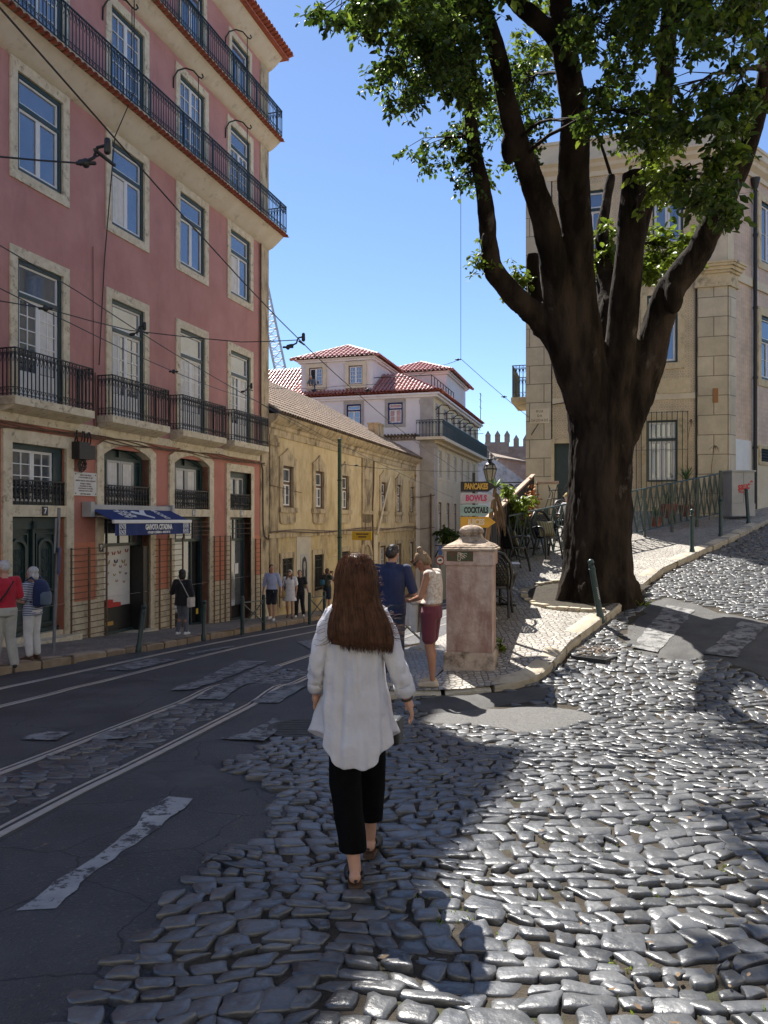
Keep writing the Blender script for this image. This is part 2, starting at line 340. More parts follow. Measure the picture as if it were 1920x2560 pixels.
def at(px, py, up=0.0):                         # photo pixel -> point on the terrain
    dx = (px - CX_)/F_; dz = -(py - CY_)/F_; t = 1.0
    while t < 130:
        if EYE + dz*t < g(dx*t, t) + up: return V((dx*t, t, EYE + dz*t))
        t += .01
    return V((dx*130, 130, 0))

def sheet(name, poly, up, mat_, res=.5, kind='structure', wob=0.0, edge=0.0):
    P = [V(p[:2]) for p in poly]; n = len(P)
    xs = [p.x for p in P]; ys = [p.y for p in P]
    B = []                                       # densified boundary
    for i in range(n):
        a, b = P[i], P[(i+1) % n]; k = max(1, int((b - a).length/res))
        for j in range(k): B.append(a.lerp(b, j/k))
    if wob: B = [p + V((noise.noise((p.x*4, p.y*4, 1)), noise.noise((p.x*4, p.y*4, 9))))*wob for p in B]
    pts = list(B); r2 = random.Random(3)
    bx = np.array([p.x for p in B]); by = np.array([p.y for p in B])
    y = min(ys) + res*.5
    while y < max(ys):
        x = min(xs) + res*.5
        while x < max(xs):
            qx = x + r2.uniform(-.2, .2)*res; qy = y + r2.uniform(-.2, .2)*res
            jx = np.roll(bx, 1); jy = np.roll(by, 1)
            c = ((by > qy) != (jy > qy)) & (qx < (jx - bx)*(qy - by)/(jy - by + 1e-12) + bx)
            if c.sum() % 2 and ((bx - qx)**2 + (by - qy)**2).min() > (res*.4)**2: pts.append(V((qx, qy)))
            x += res
        y += res
    nb = len(B)
    ov, _, of, _, _, _ = delaunay_2d_cdt(pts, [(i, (i+1) % nb) for i in range(nb)], [tuple(range(nb))], 1, 1e-5)
    m = MB(); bset = np.array([(p.x, p.y) for p in B])
    for p in ov:
        z = g(p.x, p.y) + (pave(p.x, p.y) if up == .13 else up)
        if wob or edge:
            d = math.sqrt(((bset - (p.x, p.y))**2).sum(1).min())
            z += edge*(math.exp(-d/.2)) + .006*noise.noise((p.x*2.5, p.y*2.5, 3))
        m.v.append((p.x, p.y, z))
    m.f = [tuple(f) for f in of]
    o = m.build(name, mat_, None, 180, recalc=False)
    me = o.data
    if me.polygons and sum(q.normal.z for q in me.polygons) < 0: me.flip_normals()
    return tag(o, kind=kind)
# ------------------------------------------------------------------ light, sky, camera
SUN_AZ, SUN_EL = R(23), R(53)                  # azimuth to the left of straight ahead
w = bpy.data.worlds.new("World"); S.world = w; w.use_nodes = True
bg = w.node_tree.nodes['Background']; sky = w.node_tree.nodes.new('ShaderNodeTexSky')
sky.sky_type = 'NISHITA'; sky.sun_disc = False; sky.sun_elevation = SUN_EL; sky.sun_rotation = -SUN_AZ
sky.air_density = .75; sky.dust_density = .08; sky.ozone_density = 4.0; sky.altitude = 60
w.node_tree.links.new(sky.outputs[0], bg.inputs[0]); bg.inputs[1].default_value = .094
sd = bpy.data.lights.new('sun', 'SUN'); sd.energy = 5.0; sd.angle = R(.5); sd.color = (1, .95, .87)
so = bpy.data.objects.new('sun', sd); C.objects.link(so); so.location = (0, 0, 40)
sv = V((-math.sin(SUN_AZ)*math.cos(SUN_EL), math.cos(SUN_AZ)*math.cos(SUN_EL), math.sin(SUN_EL)))
so.rotation_euler = sv.to_track_quat('Z', 'Y').to_euler()
cd = bpy.data.cameras.new('camera'); cam = bpy.data.objects.new('camera', cd); C.objects.link(cam); S.camera = cam
cd.sensor_fit = 'VERTICAL'; cd.sensor_height = 36; cd.lens = 36*F_/2560; cd.clip_end = 3000; cd.clip_start = .05
cam.location = (0, 0, EYE); cam.rotation_euler = (R(90), 0, 0); cd.shift_y = (CY_ - 1280)/2560
S.view_settings.view_transform = 'Standard'; S.view_settings.look = 'None'; S.view_settings.exposure = 1.12; S.view_settings.gamma = 1
S.cycles.max_bounces = 6; S.cycles.diffuse_bounces = 3; S.cycles.glossy_bounces = 3; S.cycles.transparent_max_bounces = 6; S.cycles.caustics_reflective = False
S.cycles.use_denoising = True

# ------------------------------------------------------------------ ground
def grid(name, xs, ys, up, mat_):
    X, Y = np.meshgrid(xs, ys); Z = G(X, Y) + up
    Z = np.where(np.hypot(X, Y) > 90, np.maximum(Z, -7), Z); Z = np.minimum(Z, 9)
    m = MB(); nx, ny = len(xs), len(ys)
    m.v = list(zip(X.ravel().tolist(), Y.ravel().tolist(), Z.ravel().tolist()))
    m.f = [(j*nx+i, j*nx+i+1, (j+1)*nx+i+1, (j+1)*nx+i) for j in range(ny-1) for i in range(nx-1)]
    return m.build(name, mat_, None, 180, recalc=False)
xs = np.unique(np.concatenate([np.linspace(-900, -40, 12), np.linspace(-40, -8, 25), np.arange(-8, 14, .2), np.linspace(14, 60, 30), np.linspace(60, 900, 12)]))
ys = np.unique(np.concatenate([np.linspace(-300, -12, 8), np.linspace(-12, 0, 12), np.arange(0, 30, .2), np.linspace(30, 140, 60), np.linspace(140, 1500, 12)]))
tag(grid('ground', xs, ys, -.04, Mt['dirt']), kind='structure')

KR = [(.41, 9.73), (1.0, 9.74), (1.6, 9.82), (2.03, 10.05), (2.36, 10.59), (2.73, 11.32), (3.43, 12.37), (4.33, 13.8), (5.07, 15.04), (5.97, 16.51), (8.86, 19.89), (11.59, 23.22), (16, 28.6)]
KR2 = [(0.0, 9.76), (-.22, 10.0), (-.3, 10.6), (-.25, 12), (.35, 15), (1.5, 19), (3.5, 26), (5.9, 34)]
KL = [(-9.6, 4), (-7.7, 8.5), (-6.26, 12.54), (-5.75, 14.07), (-5.13, 16.11), (-4.4, 19.69), (-3.68, 22.71), (-2.75, 26.84), (-1.75, 31.25), (.6, 40), (5.5, 57)]
XL = [(-1.2, -4), (-1.15, 1.2), (-.99, 2.75), (-.93, 3.1), (-.97, 3.76), (-.74, 4.24), (-.56, 4.95), (-.64, 5.58), (-1.18, 6.54), (-.94, 7.45), (-.63, 8.13), (-.1, 8.75), (.05, 9.3)]
sheet('road', KL + [(9.5, 57)] + KR2[::-1] + XL[::-1] + [(-14, -4)], .004, Mt['asphalt'], .45, wob=.14, edge=-.04)
dd = lambda L: [at(x*1.15733, y*1.15733) for x, y in L]
PATCH = dd([(880, 1550), (930, 1538), (1000, 1530), (1130, 1520), (1230, 1520), (1290, 1545), (1260, 1560), (1150, 1585), (1040, 1565), (930, 1560)])
PATCH2 = dd([(900, 1506), (1090, 1492), (1165, 1476), (1190, 1490), (1180, 1512), (1030, 1530), (930, 1538), (895, 1545)])
ZEB = dd([(1335, 1380), (1360, 1340), (1400, 1298), (1450, 1288), (1560, 1318), (1659, 1340), (1690, 1350), (1690, 1480), (1659, 1470), (1560, 1428), (1440, 1420), (1375, 1408)])
Mt['asph2'] = mat('grey_asphalt', (.055, .054, .055), (.095, .093, .09), 2.5, .75, .7, 130, stain=((.15, .145, .14), 60, .6, .7, 1))
sheet('road_patch', PATCH, .016, Mt['patch'], .22, wob=.16, edge=-.035)
sheet('road_patch', PATCH2, .013, Mt['asph2'], .22, wob=.12, edge=-.03)
sheet('road_patch', ZEB, .013, Mt['asph2'], .3, wob=.14, edge=-.035)
for q in ([(430,120),(800,118),(560,215),(180,235)], [(690,215),(1010,165),(1000,210),(620,300)], [(300,310),(620,270),(480,360),(60,420)], [(560,620),(900,600),(1050,700),(620,860),(480,760)], [(0,430),(190,420),(60,520),(0,530)]):
    sheet('road_patch', [at(x*.5787, 1560+y*.5787) for x, y in q], .009, Mt['asph2'], .3, wob=.16, edge=-.02)
# pavements
sheet('pavement', KR[::-1] + [(.72, 10.3), (1.1, 11.0), (4.75, 24), (4.9, 26.2), (10.9, 24.6), (15, 30)], .13, Mt['calc'], .3)
sheet('pavement', KR2 + [(7.35, 34), (.95, 11.0), (.7, 10.3), (.41, 9.75)], .13, Mt['calc'], .4)
FP = [(-4.26 + .2978*u, 27.55 + .9546*u) for u in (-26, -12, 0)]
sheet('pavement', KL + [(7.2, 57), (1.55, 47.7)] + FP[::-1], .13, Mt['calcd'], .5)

def spline(P, step):
    P = [V((*p[:2], 0)) for p in P]; out = []
    for i in range(len(P) - 1):
        p0 = P[max(i-1, 0)]; p1 = P[i]; p2 = P[i+1]; p3 = P[min(i+2, len(P)-1)]; n = max(1, int((p2-p1).length/step))
        for k in range(n):
            t = k/n; out.append(.5*((2*p1) + (p2-p0)*t + (2*p0-5*p1+4*p2-p3)*t*t + (3*p1-p0-3*p2+p3)*t**3))
    return out + [P[-1]]
def offs(P, i):
    d = P[min(i+1, len(P)-1)] - P[max(i-1, 0)]; d.normalize(); return V((-d.y, d.x, 0))     # left normal
def kerb(name, path, side, wd, ln, mat_, seed, hv=.02):
    P = spline(path, .05); r = random.Random(seed); m = MB(); i = 0
    while i < len(P) - 3:
        L_ = ln*r.uniform(.55, 1.35); j = i; acc = 0
        while j < len(P) - 1 and acc < L_: acc += (P[j+1]-P[j]).length; j += 1
        if j - i < 3: break
        up = .005 + r.uniform(-hv, hv); sh = r.uniform(-.02, .02); nn = max(2, int(acc/.2)); rings = []
        for k in range(nn + 1):
            q = i + 1 + (j - i - 1)*k/nn; a = P[int(q)]; o = offs(P, int(q))*side
            ins = .02 if k in (0, nn) else 0
            f = lambda t, z: (a.x + o.x*(t+sh), a.y + o.y*(t+sh), z)
            zr = g(a.x, a.y); zi = g(a.x+o.x*wd, a.y+o.y*wd); zi = max(min(zi, zr+.12), zr-.1)
            up_ = up+pave(a.x, a.y); rings.append([f(0, zr-.18), f(-.012, zr+up_-.03-ins), f(.025, zr+up_-ins), f(wd-.02, zi+up_+.008-ins), f(wd, zi+up_-.02-ins), f(wd, zi-.18)])
        m.loft(rings); i = j
    return tag(m.build(name, mat_, None, 40), kind='structure')
kerb('kerb', [(0, 9.76)] + KR, 1, .26, .95, Mt['kerb'], 4)
kerb('kerb', KR2, -1, .24, .95, Mt['kerb'], 5)
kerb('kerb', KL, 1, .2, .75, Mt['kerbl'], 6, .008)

# ------------------------------------------------------------------ tram rails
RR4 = [(-3.2, -2), (-2.38, 4.77), (-2.05, 6.84), (-1.19, 12.08), (-.35, 16), (.85, 21), (3.0, 28.5), (8, 45)]
RR2 = [(-7.0, -2), (-4.66, 9.33), (-3.29, 16.6), (-1.86, 22.2), (.1, 29), (5.0, 45)]
def rail(path, off):
    P = spline(path, .3); Q = [p + offs(P, i)*off for i, p in enumerate(P)]
    m = MB(); d = MB()
    for a, b, z0, z1 in ((-.055, .0, -.05, .013), (.042, .072, -.05, .009)):
        m.loft([[(p.x+n.x*s_, p.y+n.y*s_, g(p.x, p.y)+z_) for s_, z_ in ((a, z0), (a, z1), (b, z1), (b, z0))] for p, n in ((Q[i], offs(P, i)) for i in range(len(Q)))])
    d.loft([[(p.x+n.x*s_, p.y+n.y*s_, g(p.x, p.y)+z_) for s_, z_ in ((-.10, -.05), (-.10, .0065), (.11, .0065), (.11, -.05))] for p, n in ((Q[i], offs(P, i)) for i in range(len(Q)))])
    tag(m.build('tram_rail', Mt['steel'], None, 30), kind='structure'); tag(d.build('rail_bed', Mt['railbed'], None, 30), kind='structure')
for pth, of in ((RR4, 0), (RR4, .93), (RR2, 0), (RR2, 1.0)): rail(pth, of)

# ------------------------------------------------------------------ cobbles
def inside(poly, x, y):
    px = np.array([p[0] for p in poly]); py = np.array([p[1] for p in poly]); c = np.zeros(x.shape, bool); j = len(px) - 1
    for i in range(len(px)):
        c ^= ((py[i] > y) != (py[j] > y)) & (x < (px[j]-px[i])*(y-py[i])/(py[j]-py[i]+1e-12) + px[i]); j = i
    return c
def cobbles(name, zone, x0, x1, y0, y1, sx, sy, seed, ang=0.0, lift=0.0):
    r = np.random.RandomState(seed); cells = []
    y = y0; j = 0; ca, sa = math.cos(ang), math.sin(ang)
    while y < y1:
        h = sy*r.uniform(.72, 1.3); x = x0 - r.uniform(0, sx)
        while x < x1:
            wd = sx*(r.uniform(.6, 1.12) if r.rand() < .85 else r.uniform(1.1, 1.4)); cells.append((x, x+wd, y, y+h, j)); x += wd
        y += h; j += 1
    A = np.array(cells); n = len(A)
    cx = np.stack([A[:,0], A[:,1], A[:,1], A[:,0]], 1); cy = np.stack([A[:,2], A[:,2], A[:,3], A[:,3]], 1)
    def wave(x, y): return .085*np.sin(x*1.25 + y*.8) + .05*np.sin(x*2.9 - y*1.7 + 1) + .03*np.sin(x*6.1 + y*3)
    wx = .05*np.sin(cy*2.1 + cx*.7)
    cy = cy + wave(cx, cy); cx = cx + wx
    cx += r.normal(0, .018, cx.shape); cy += r.normal(0, .014, cy.shape); shr = r.normal(0, .26, (n, 1)); cx += (cy - cy.mean(1, keepdims=True))*shr
    mx, my = cx.mean(1), cy.mean(1); gx = mx*ca - my*sa; gy = mx*sa + my*ca
    k = zone(gx, gy); cx, cy, mx, my = cx[k], cy[k], mx[k], my[k]; n = len(mx)
    dx = cx - mx[:,None]; dy = cy - my[:,None]; wdt = np.abs(dx).mean(1); hgt = np.abs(dy).mean(1)
    gap = r.uniform(.0035, .010, n)
    dx *= (1 - gap/np.maximum(wdt, .02))[:,None]; dy *= (1 - gap/np.maximum(hgt, .02))[:,None]
    ox = []; oy = []
    for c in range(4):
        p, q = (c - 1) % 4, (c + 1) % 4
        for t, o in ((.11, p), (.11, q), (.5, q)):
            s = 1.0 if t < .3 else r.uniform(.93, 1.10, n)
            ox.append((dx[:,c]*(1-t) + dx[:,o]*t)*s); oy.append((dy[:,c]*(1-t) + dy[:,o]*t)*s)
    ox = np.stack(ox, 1); oy = np.stack(oy, 1)
    ox += r.normal(0, .0035, ox.shape); oy += r.normal(0, .0035, oy.shape)
    tx = r.normal(0, .045, n)[:,None]; ty = r.normal(0, .045, n)[:,None]; h0 = r.normal(0, .006, n)[:,None]
    dome = r.uniform(.6, 1.5, n)[:,None]; vs = []
    for s, z in ((1.0, -.07), (1.0, -.010), (.975, -.003), (.91, .002), (.5, .0045), (.0, .005)):
        q = ox.shape if s else (n, 1)
        ex = (ox*s if s else np.zeros(q)); ey = (oy*s if s else np.zeros(q))
        zz = (z*dome if z > -.05 else z) + ex*tx + ey*ty + h0 + (r.normal(0, .0016, q) if z > -.01 else 0)
        X = mx[:,None] + ex; Y = my[:,None] + ey; vs.append(np.stack([X*ca - Y*sa, X*sa + Y*ca, zz + lift], 2))
    P = np.concatenate(vs, 1); P[:,:,2] += G(P[:,:,0], P[:,:,1]) if True else 0
    nv = P.shape[1]; fs = []
    for a in range(4):
        for b in range(12): c = (b+1) % 12; fs.append((a*12+b, a*12+c, (a+1)*12+c, (a+1)*12+b))
    fq = np.array(fs); ft = np.array([(48+b, 48+(b+1) % 12, 60) for b in range(12)])
    me = bpy.data.meshes.new(name); me.vertices.add(n*nv); me.vertices.foreach_set('co', P.reshape(-1).astype(np.float32))
    base = (np.arange(n)*nv)[:,None,None]; Q = (fq[None]+base).reshape(-1); T = (ft[None]+base).reshape(-1)
    me.loops.add(len(Q)+len(T)); me.loops.foreach_set('vertex_index', np.concatenate([Q, T]).astype(np.int32))
    nq, ntr = len(Q)//4, len(T)//3; me.polygons.add(nq+ntr)
    me.polygons.foreach_set('loop_start', np.concatenate([np.arange(nq)*4, nq*4+np.arange(ntr)*3]).astype(np.int32))
    me.update(calc_edges=True); me.shade_smooth(); me.materials.append(Mt['cobble'])
    o = bpy.data.objects.new(name, me); C.objects.link(o); return tag(o, kind='structure')
ZONE = [(x - .16, y) for x, y in XL] + [(.2, 9.7)] + KR + [(20, 25.5), (15, 19), (13, 13), (10, 6), (6, -1), (-1.2, -1)]
def zone_main(x, y): jit = np.array([noise.noise((a*1.7, b*1.7, 5)) for a, b in zip(np.ravel(x), np.ravel(y))]).reshape(np.shape(x))*.3; return inside(ZONE, x+jit, y) & ~inside(PATCH, x, y) & ~inside(PATCH2, x, y) & ~inside(ZEB, x, y)
near = lambda x, y: zone_main(x, y) & (.61*(x-4.2)+.79*(y-9.4) < 0)
far = lambda x, y: zone_main(x, y) & (.61*(x-4.2)+.79*(y-9.4) >= 0)
cobbles('cobblestones', near, -2, 11, 1.0, 13.2, .148, .118, 3, R(2))
cobbles('cobblestones', far, -2, 26, -2, 26, .15, .12, 4, R(-14))
sheet('cobble_bed', [(x+.02, y) for x, y in XL] + [(.2, 9.6)] + [(p[0]+.03, p[1]-.03) for p in KR] + [(20, 25.5), (15, 19), (13, 13), (10, 6), (6, -1), (-1.1, -4)], -.016, Mt['dirt'], .4)
P4 = spline(RR4, .25)
def strip_zone(x, y):
    xa = np.interp(y, [p.y for p in P4], [p.x for p in P4])
    return (x < xa - .16) & (x > xa - .84) & (y > .5) & ((y < 9.6) | ((y > 11) & (y < 13)))
cobbles('cobblestones', strip_zone, -4, 4, -3, 15, .17, .13, 5, R(10), .008)

# ------------------------------------------------------------------ painted marks and a painted sun patch, drain, manhole, litter
Mt['paint2'] = mat('faded_paint_and_sun_patch', (.15, .15, .15), (.30, .30, .295), 4, .7, .6, 90, stain=((.055, .054, .055), 6, .49, .56, 1))  # worn markings, and the pale colour of a painted sunlit patch
z4 = lambda L: [at(x*.5787, 1560 + y*.5787) for x, y in L]
for q in (z4([(88,1250),(235,1245),(350,1118),(440,1060),(530,990),(690,880),(825,760),(720,750),(600,845),(490,960),(420,1010),(330,1060),(230,1120)]),):
    sheet('road_marking_and_sun_patch', q, .0075, Mt['paint'], .1, wob=.06)
for q in (z4([(440,205),(560,205),(765,157),(640,152)]), z4([(740,290),(830,288),(1150,165),(1040,160)]), z4([(845,330),(960,333),(1225,187),(1120,185)]), z4([(90,505),(250,510),(320,475),(170,470)]),
          z4([(1080,345),(1200,345),(1330,270),(1240,268)]), z4([(940,500),(1130,510),(1250,425),(1180,412),(1080,475)]), z4([(370,510),(540,500),(610,470),(470,468)]), z4([(800,130),(830,136),(1020,100),(1000,97)]), dd([(1365,1400),(1420,1412),(1500,1320),(1440,1308)]), dd([(1520,1415),(1590,1422),(1659,1352),(1600,1345)]), dd([(640,1388),(700,1418),(760,1395),(740,1372)])):  # last outline is a sunlit patch of road, painted pale
    sheet('road_marking_and_sun_patch', q, .017, Mt['paint2'], .15, wob=.05)
mh = at(652*1.157, 1577*1.157); m = MB(); m.lathe([(.0,-.02),(.36,-.02),(.36,.012),(.31,.014),(.30,.006),(.0,.006)], 28)
for a in range(6): m.box((-.26, -.24+a*.09, .004), (.26, -.2+a*.09, .011))
tag(m.build('manhole_cover', Mt['railbed'], None, 30, M=Matrix.Translation((mh.x, mh.y, g(mh.x, mh.y)+.012))), 'round iron manhole cover set in the road beside the tram rails', 'manhole')
dr = at(1298*1.157, 1413*1.157); t = thing('drain_grate', 'rectangular iron drain grate below the kerb, half covered in dry leaves', 'drain', (dr.x, dr.y, g(dr.x, dr.y)-.026), R(50))
m = MB(); m.ring([(-.42,-.26),(.42,-.26),(.42,.26),(-.42,.26)], [(-.38,-.22),(.38,-.22),(.38,.22),(-.38,.22)], -.03, .03)
m.build('grate_frame', Mt['black'], t, 30, M=Matrix.Rotation(R(90), 4, 'X'))
m = MB()
for a in range(11): m.box((-.36+a*.07, -.22, -.02), (-.33+a*.07, .22, .02))
m.build('grate_bars', Mt['black'], t)
m = MB(); m.box((-.38,-.22,-.03),(.38,.22,-.022)); m.build('drain_pit', Mt['dark'], t)
def litter(name, mk, spots, seed, lab):
    r = random.Random(seed); m = MB()
    for (cx, cy, sx, sy, n, up) in spots:
        for _ in range(n):
            x = r.gauss(cx, sx); y = r.gauss(cy, sy); z = g(x, y)+up+r.uniform(.004, .02); a = r.uniform(0, 6.28); l = r.uniform(.012, .028); wl = l*.42
            u = V((math.cos(a), math.sin(a), r.uniform(-.3, .3)))*l; v = V((-math.sin(a), math.cos(a), r.uniform(-.4, .4)))*wl; c = V((x, y, z))
            m.add([c-u, c-u*.2+v, c+u*.3+v*.9, c+u, c+u*.3-v*.9, c-u*.2-v], [(0,1,2,3),(0,3,4,5)])
    return tag(m.build(name, mk, None, recalc=False), lab, 'leaf litter', kind='stuff')
sp = [(dr.x-.05, dr.y+.15, .22, .15, 220, .004)] + [(p[0]+.18, p[1]-.12, .3, .3, 45, .01) for p in KR[4:11]] + [(1.4, 4.0, 1.6, 1.4, 30, .012), (.9, 2.9, .5, .5, 14, .012)]
litter('fallen_leaves', Mt['dry'], sp, 5, 'dry brown leaves scattered along the kerb and over the drain')
def tufts(name, spots, seed):
    r = random.Random(seed); m = MB()
    for (cx, cy, sx, sy, n, h) in spots:
        for _ in range(n):
            x = r.gauss(cx, sx); y = r.gauss(cy, sy); z = g(x, y) - .02
            a = r.uniform(0, 6.28); l = h*r.uniform(.5, 1.2); c = V((x, y, z)); u = V((math.cos(a), math.sin(a), 0))*.006; t = V((r.gauss(0, .4), r.gauss(0, .4), 1))*l
            m.add([c-u, c+u, c+u*.6+t*.6, c+t*1.0+V((t.x*.4, t.y*.4, 0))], [(0,1,2,3)])
    return tag(m.build(name, Mt['leaf2'], None, recalc=False), 'small grass tufts growing in the joints of the cobbles', 'grass', kind='stuff')
gs = random.Random(9); tufts('grass_tufts', [(gs.uniform(.2, 3.2), gs.uniform(2.6, 5.2), .06, .05, 24, .028) for _ in range(26)] + [(gs.uniform(3, 7), gs.uniform(7, 12), .08, .08, 20, .03) for _ in range(14)] + [(4.55, 13.9, .12, .1, 70, .12), (3.1, 13.6, .15, .12, 60, .1)], 2)
# ------------------------------------------------------------------ facade helpers (x along the wall, y into it, z up)
def wall_holes(m, x0, x1, z0, z1, holes, y=0.0, depth=.3):
    xs = sorted({x0, x1, *[max(x0, min(x1, h[k])) for h in holes for k in (0, 1)]}); zs = sorted({z0, z1, *[max(z0, min(z1, h[k])) for h in holes for k in (2, 3)]})
    for a, b in zip(xs, xs[1:]):
        for c, d in zip(zs, zs[1:]):
            mx, mz = (a+b)/2, (c+d)/2
            if any(h[0] < mx < h[1] and h[2] < mz < h[3] for h in holes): continue
            m.add([(a, y, c), (b, y, c), (b, y, d), (a, y, d)], [(0, 1, 2, 3)])
    for a, b, c, d in holes:
        m.add([(a,y,c),(b,y,c),(b,y,d),(a,y,d),(a,y+depth,c),(b,y+depth,c),(b,y+depth,d),(a,y+depth,d)], [(0,4,5,1),(1,5,6,2),(2,6,7,3),(3,7,4,0)])
def rect(x0, x1, z0, z1): return [(x0, z0), (x1, z0), (x1, z1), (x0, z1)]
def arch(x0, x1, z0, zs, zt, n=12):
    c = (x0+x1)/2; w = (x1-x0)/2; h = zt - zs; rr = (w*w+h*h)/(2*h); cz = zt - rr; a0 = math.asin(min(1, w/rr))
    return [(x0, z0), (x1, z0)] + [(c + rr*math.sin(a0*(1-2*k/n)), cz + rr*math.cos(a0*(1-2*k/n))) for k in range(n+1)]
def sash(m, x0, x1, z0, z1, y, cols=1, rows=1, tr=None, fw=.055, bw=.022, mull=True, d=.05, panel=0):
    def fr(a, b, c, e, w): m.ring(rect(a, b, c, e), rect(a+w, b-w, c+w, e-w), y, y+d)
    zt = z1
    if tr: fr(x0, x1, tr+.045, z1, fw*.8); zt = tr - .045
    halves = [(x0, (x0+x1)/2-.004), ((x0+x1)/2+.004, x1)] if mull else [(x0, x1)]
    for a, b in halves:
        fr(a, b, z0, zt, fw)
        if panel: m.box((a+fw-.004, y+.012, z0+fw-.004), (b-fw+.004, y+d-.006, z0+panel))
        lo = z0 + max(fw, panel)
        for k in range(1, cols): xx = a+fw + (b-a-2*fw)*k/cols; m.box((xx-bw/2, y+.01, lo-.003), (xx+bw/2, y+d-.008, zt-fw+.003))
        for k in range(1, rows): zz = lo + (zt-fw-lo)*k/rows; m.box((a+fw-.003, y+.012, zz-bw/2), (b-fw+.003, y+d-.01, zz+bw/2))
def window(root, cx, w_, z0, z1, sur, stone, frame, tr=None, cols=1, rows=1, panel=0, name='window', white='white', fw=.09, open_bottom=False, sash_fw=.055, deep=.0, glass='glass'):
    x0, x1 = cx - w_/2, cx + w_/2; m = MB(); b = 0 if open_bottom else sur
    m.ring(rect(x0-sur, x1+sur, z0-b-.001, z1+sur*1.1), rect(x0, x1, z0, z1), -.035, .14)
    o = m.build(name, Mt[stone], root, 30)
    m = MB(); m.ring(rect(x0+.002, x1-.002, z0+.002, z1-.002), rect(x0+fw, x1-fw, z0+(.03 if open_bottom else fw), z1-fw), .02+deep, .13+deep)
    if tr: m.box((x0+fw-.002, .025+deep, tr-.045), (x1-fw+.002, .125+deep, tr+.045))
    m.build('frame', Mt[frame], o, 30)
    m = MB(); sash(m, x0+fw+.003, x1-fw-.003, z0+(.033 if open_bottom else fw+.003), z1-fw-.003, .06+deep, cols, rows, tr, panel=panel, fw=sash_fw); m.build('sash', Mt[white], o, 30)
    m = MB(); m.box((x0+.01, .092+deep, z0+.01), (x1-.01, .10+deep, z1-.01)); m.build('pane', Mt[glass], o)
    return o
def fence_pattern(m, P, z0, z1, sp, r=.0075, top=.024, ends=True):
    """ornate iron railing along the plan path P (list of x,y)"""
    for (ax, ay), (bx, by) in zip(P, P[1:]):
        L_ = math.hypot(bx-ax, by-ay); n = max(2, int(round(L_/sp))); ux, uy = (bx-ax)/L_, (by-ay)/L_; q = lambda t, z: (ax+ux*t, ay+uy*t, z); d = L_/n; H = z1 - z0
        m.bar(q(-top/2, z1), q(L_+top/2, z1), top*1.6, top); m.bar(q(0, z0+.04), q(L_, z0+.04), top, .014); m.bar(q(0, z0+.17), q(L_, z0+.17), .012, .012)
        m.bar(q(0, z1-.09), q(L_, z1-.09), .012, .012)
        for i in range(n+1):
            big = i in (0, n); m.bar(q(i*d, z0), q(i*d, z1), .024 if big else r*2)
        for i in range(n):
            a, b = i*d, (i+1)*d; c = (a+b)/2; zt = z1 - .1; s = .17
            m.tube([q(a, zt-s), q(a+d*.12, zt-s*.45), q(c, zt), q(b-d*.12, zt-s*.45), q(b, zt-s)], r*.8, 4, False)
            m.tube([q(a, z1-.2), q(c, z1-.03), q(b, z1-.2)], r*.7, 4, False)
            m.tube([q(a, z1-.1), q(c, z1-.27), q(b, z1-.1)], r*.7, 4, False)
            m.tube([q(a, z0+.05), q(c, z0+.165), q(b, z0+.05)], r*.7, 4, False)
def tile_edge(m, x0, x1, y0, y1, z, sp=.19, r=.075, drop=.03, ends=()):
    n = int((x1-x0)/sp)
    for i in range(n):
        x = x0 + (i+.5)*(x1-x0)/n; k = 6
        for s_ in (1, -1):
            pts = [(r*math.cos(math.pi*j/k), s_*r*math.sin(math.pi*j/k)*.75) for j in range(k+1)]
            xx = x if s_ > 0 else x + .5*(x1-x0)/n
            m.loft([[(xx+a, y, z+b+e - (0 if s_ > 0 else -.03)) for a, b in pts] for y, e in ((y0, -drop), (y1, drop))], caps=False, closed=False)
def tile_roof(m, O, ux, up_, W, H, a, b, sp=.24, row=.42, r=.085):
    """corrugated roof plane: eave from O along ux (length W), slope vector up_ (unit, length H), ridge spans a..b"""
    O = V(O); ux = V(ux); u2 = V(up_); nrm = ux.cross(u2).normalized(); n = int(W/sp)
    if nrm.z < 0: nrm = -nrm
    m.add([O, O+ux*W, O+ux*b+u2*H, O+ux*a+u2*H], [(0, 1, 2, 3)])
    for i in range(n):
        x = (i+.5)*W/n; t = H
        if x < a: t = H*x/max(a, .01)
        elif x > b: t = H*(W-x)/max(W-b, .01)
        if t < .15: continue
        k = max(1, int(t/row)); rings = []
        for j in range(k):
            for s0, hh in ((j/k, 1.18), ((j+1)/k-.002, .86)):
                c = O + ux*x + u2*(t*s0)
                rings.append([c + ux*(r*hh*math.cos(math.pi*q/5)) + nrm*(r*hh*math.sin(math.pi*q/5)*1.05+.004) for q in range(6)])
        m.loft(rings, caps=False, closed=False)

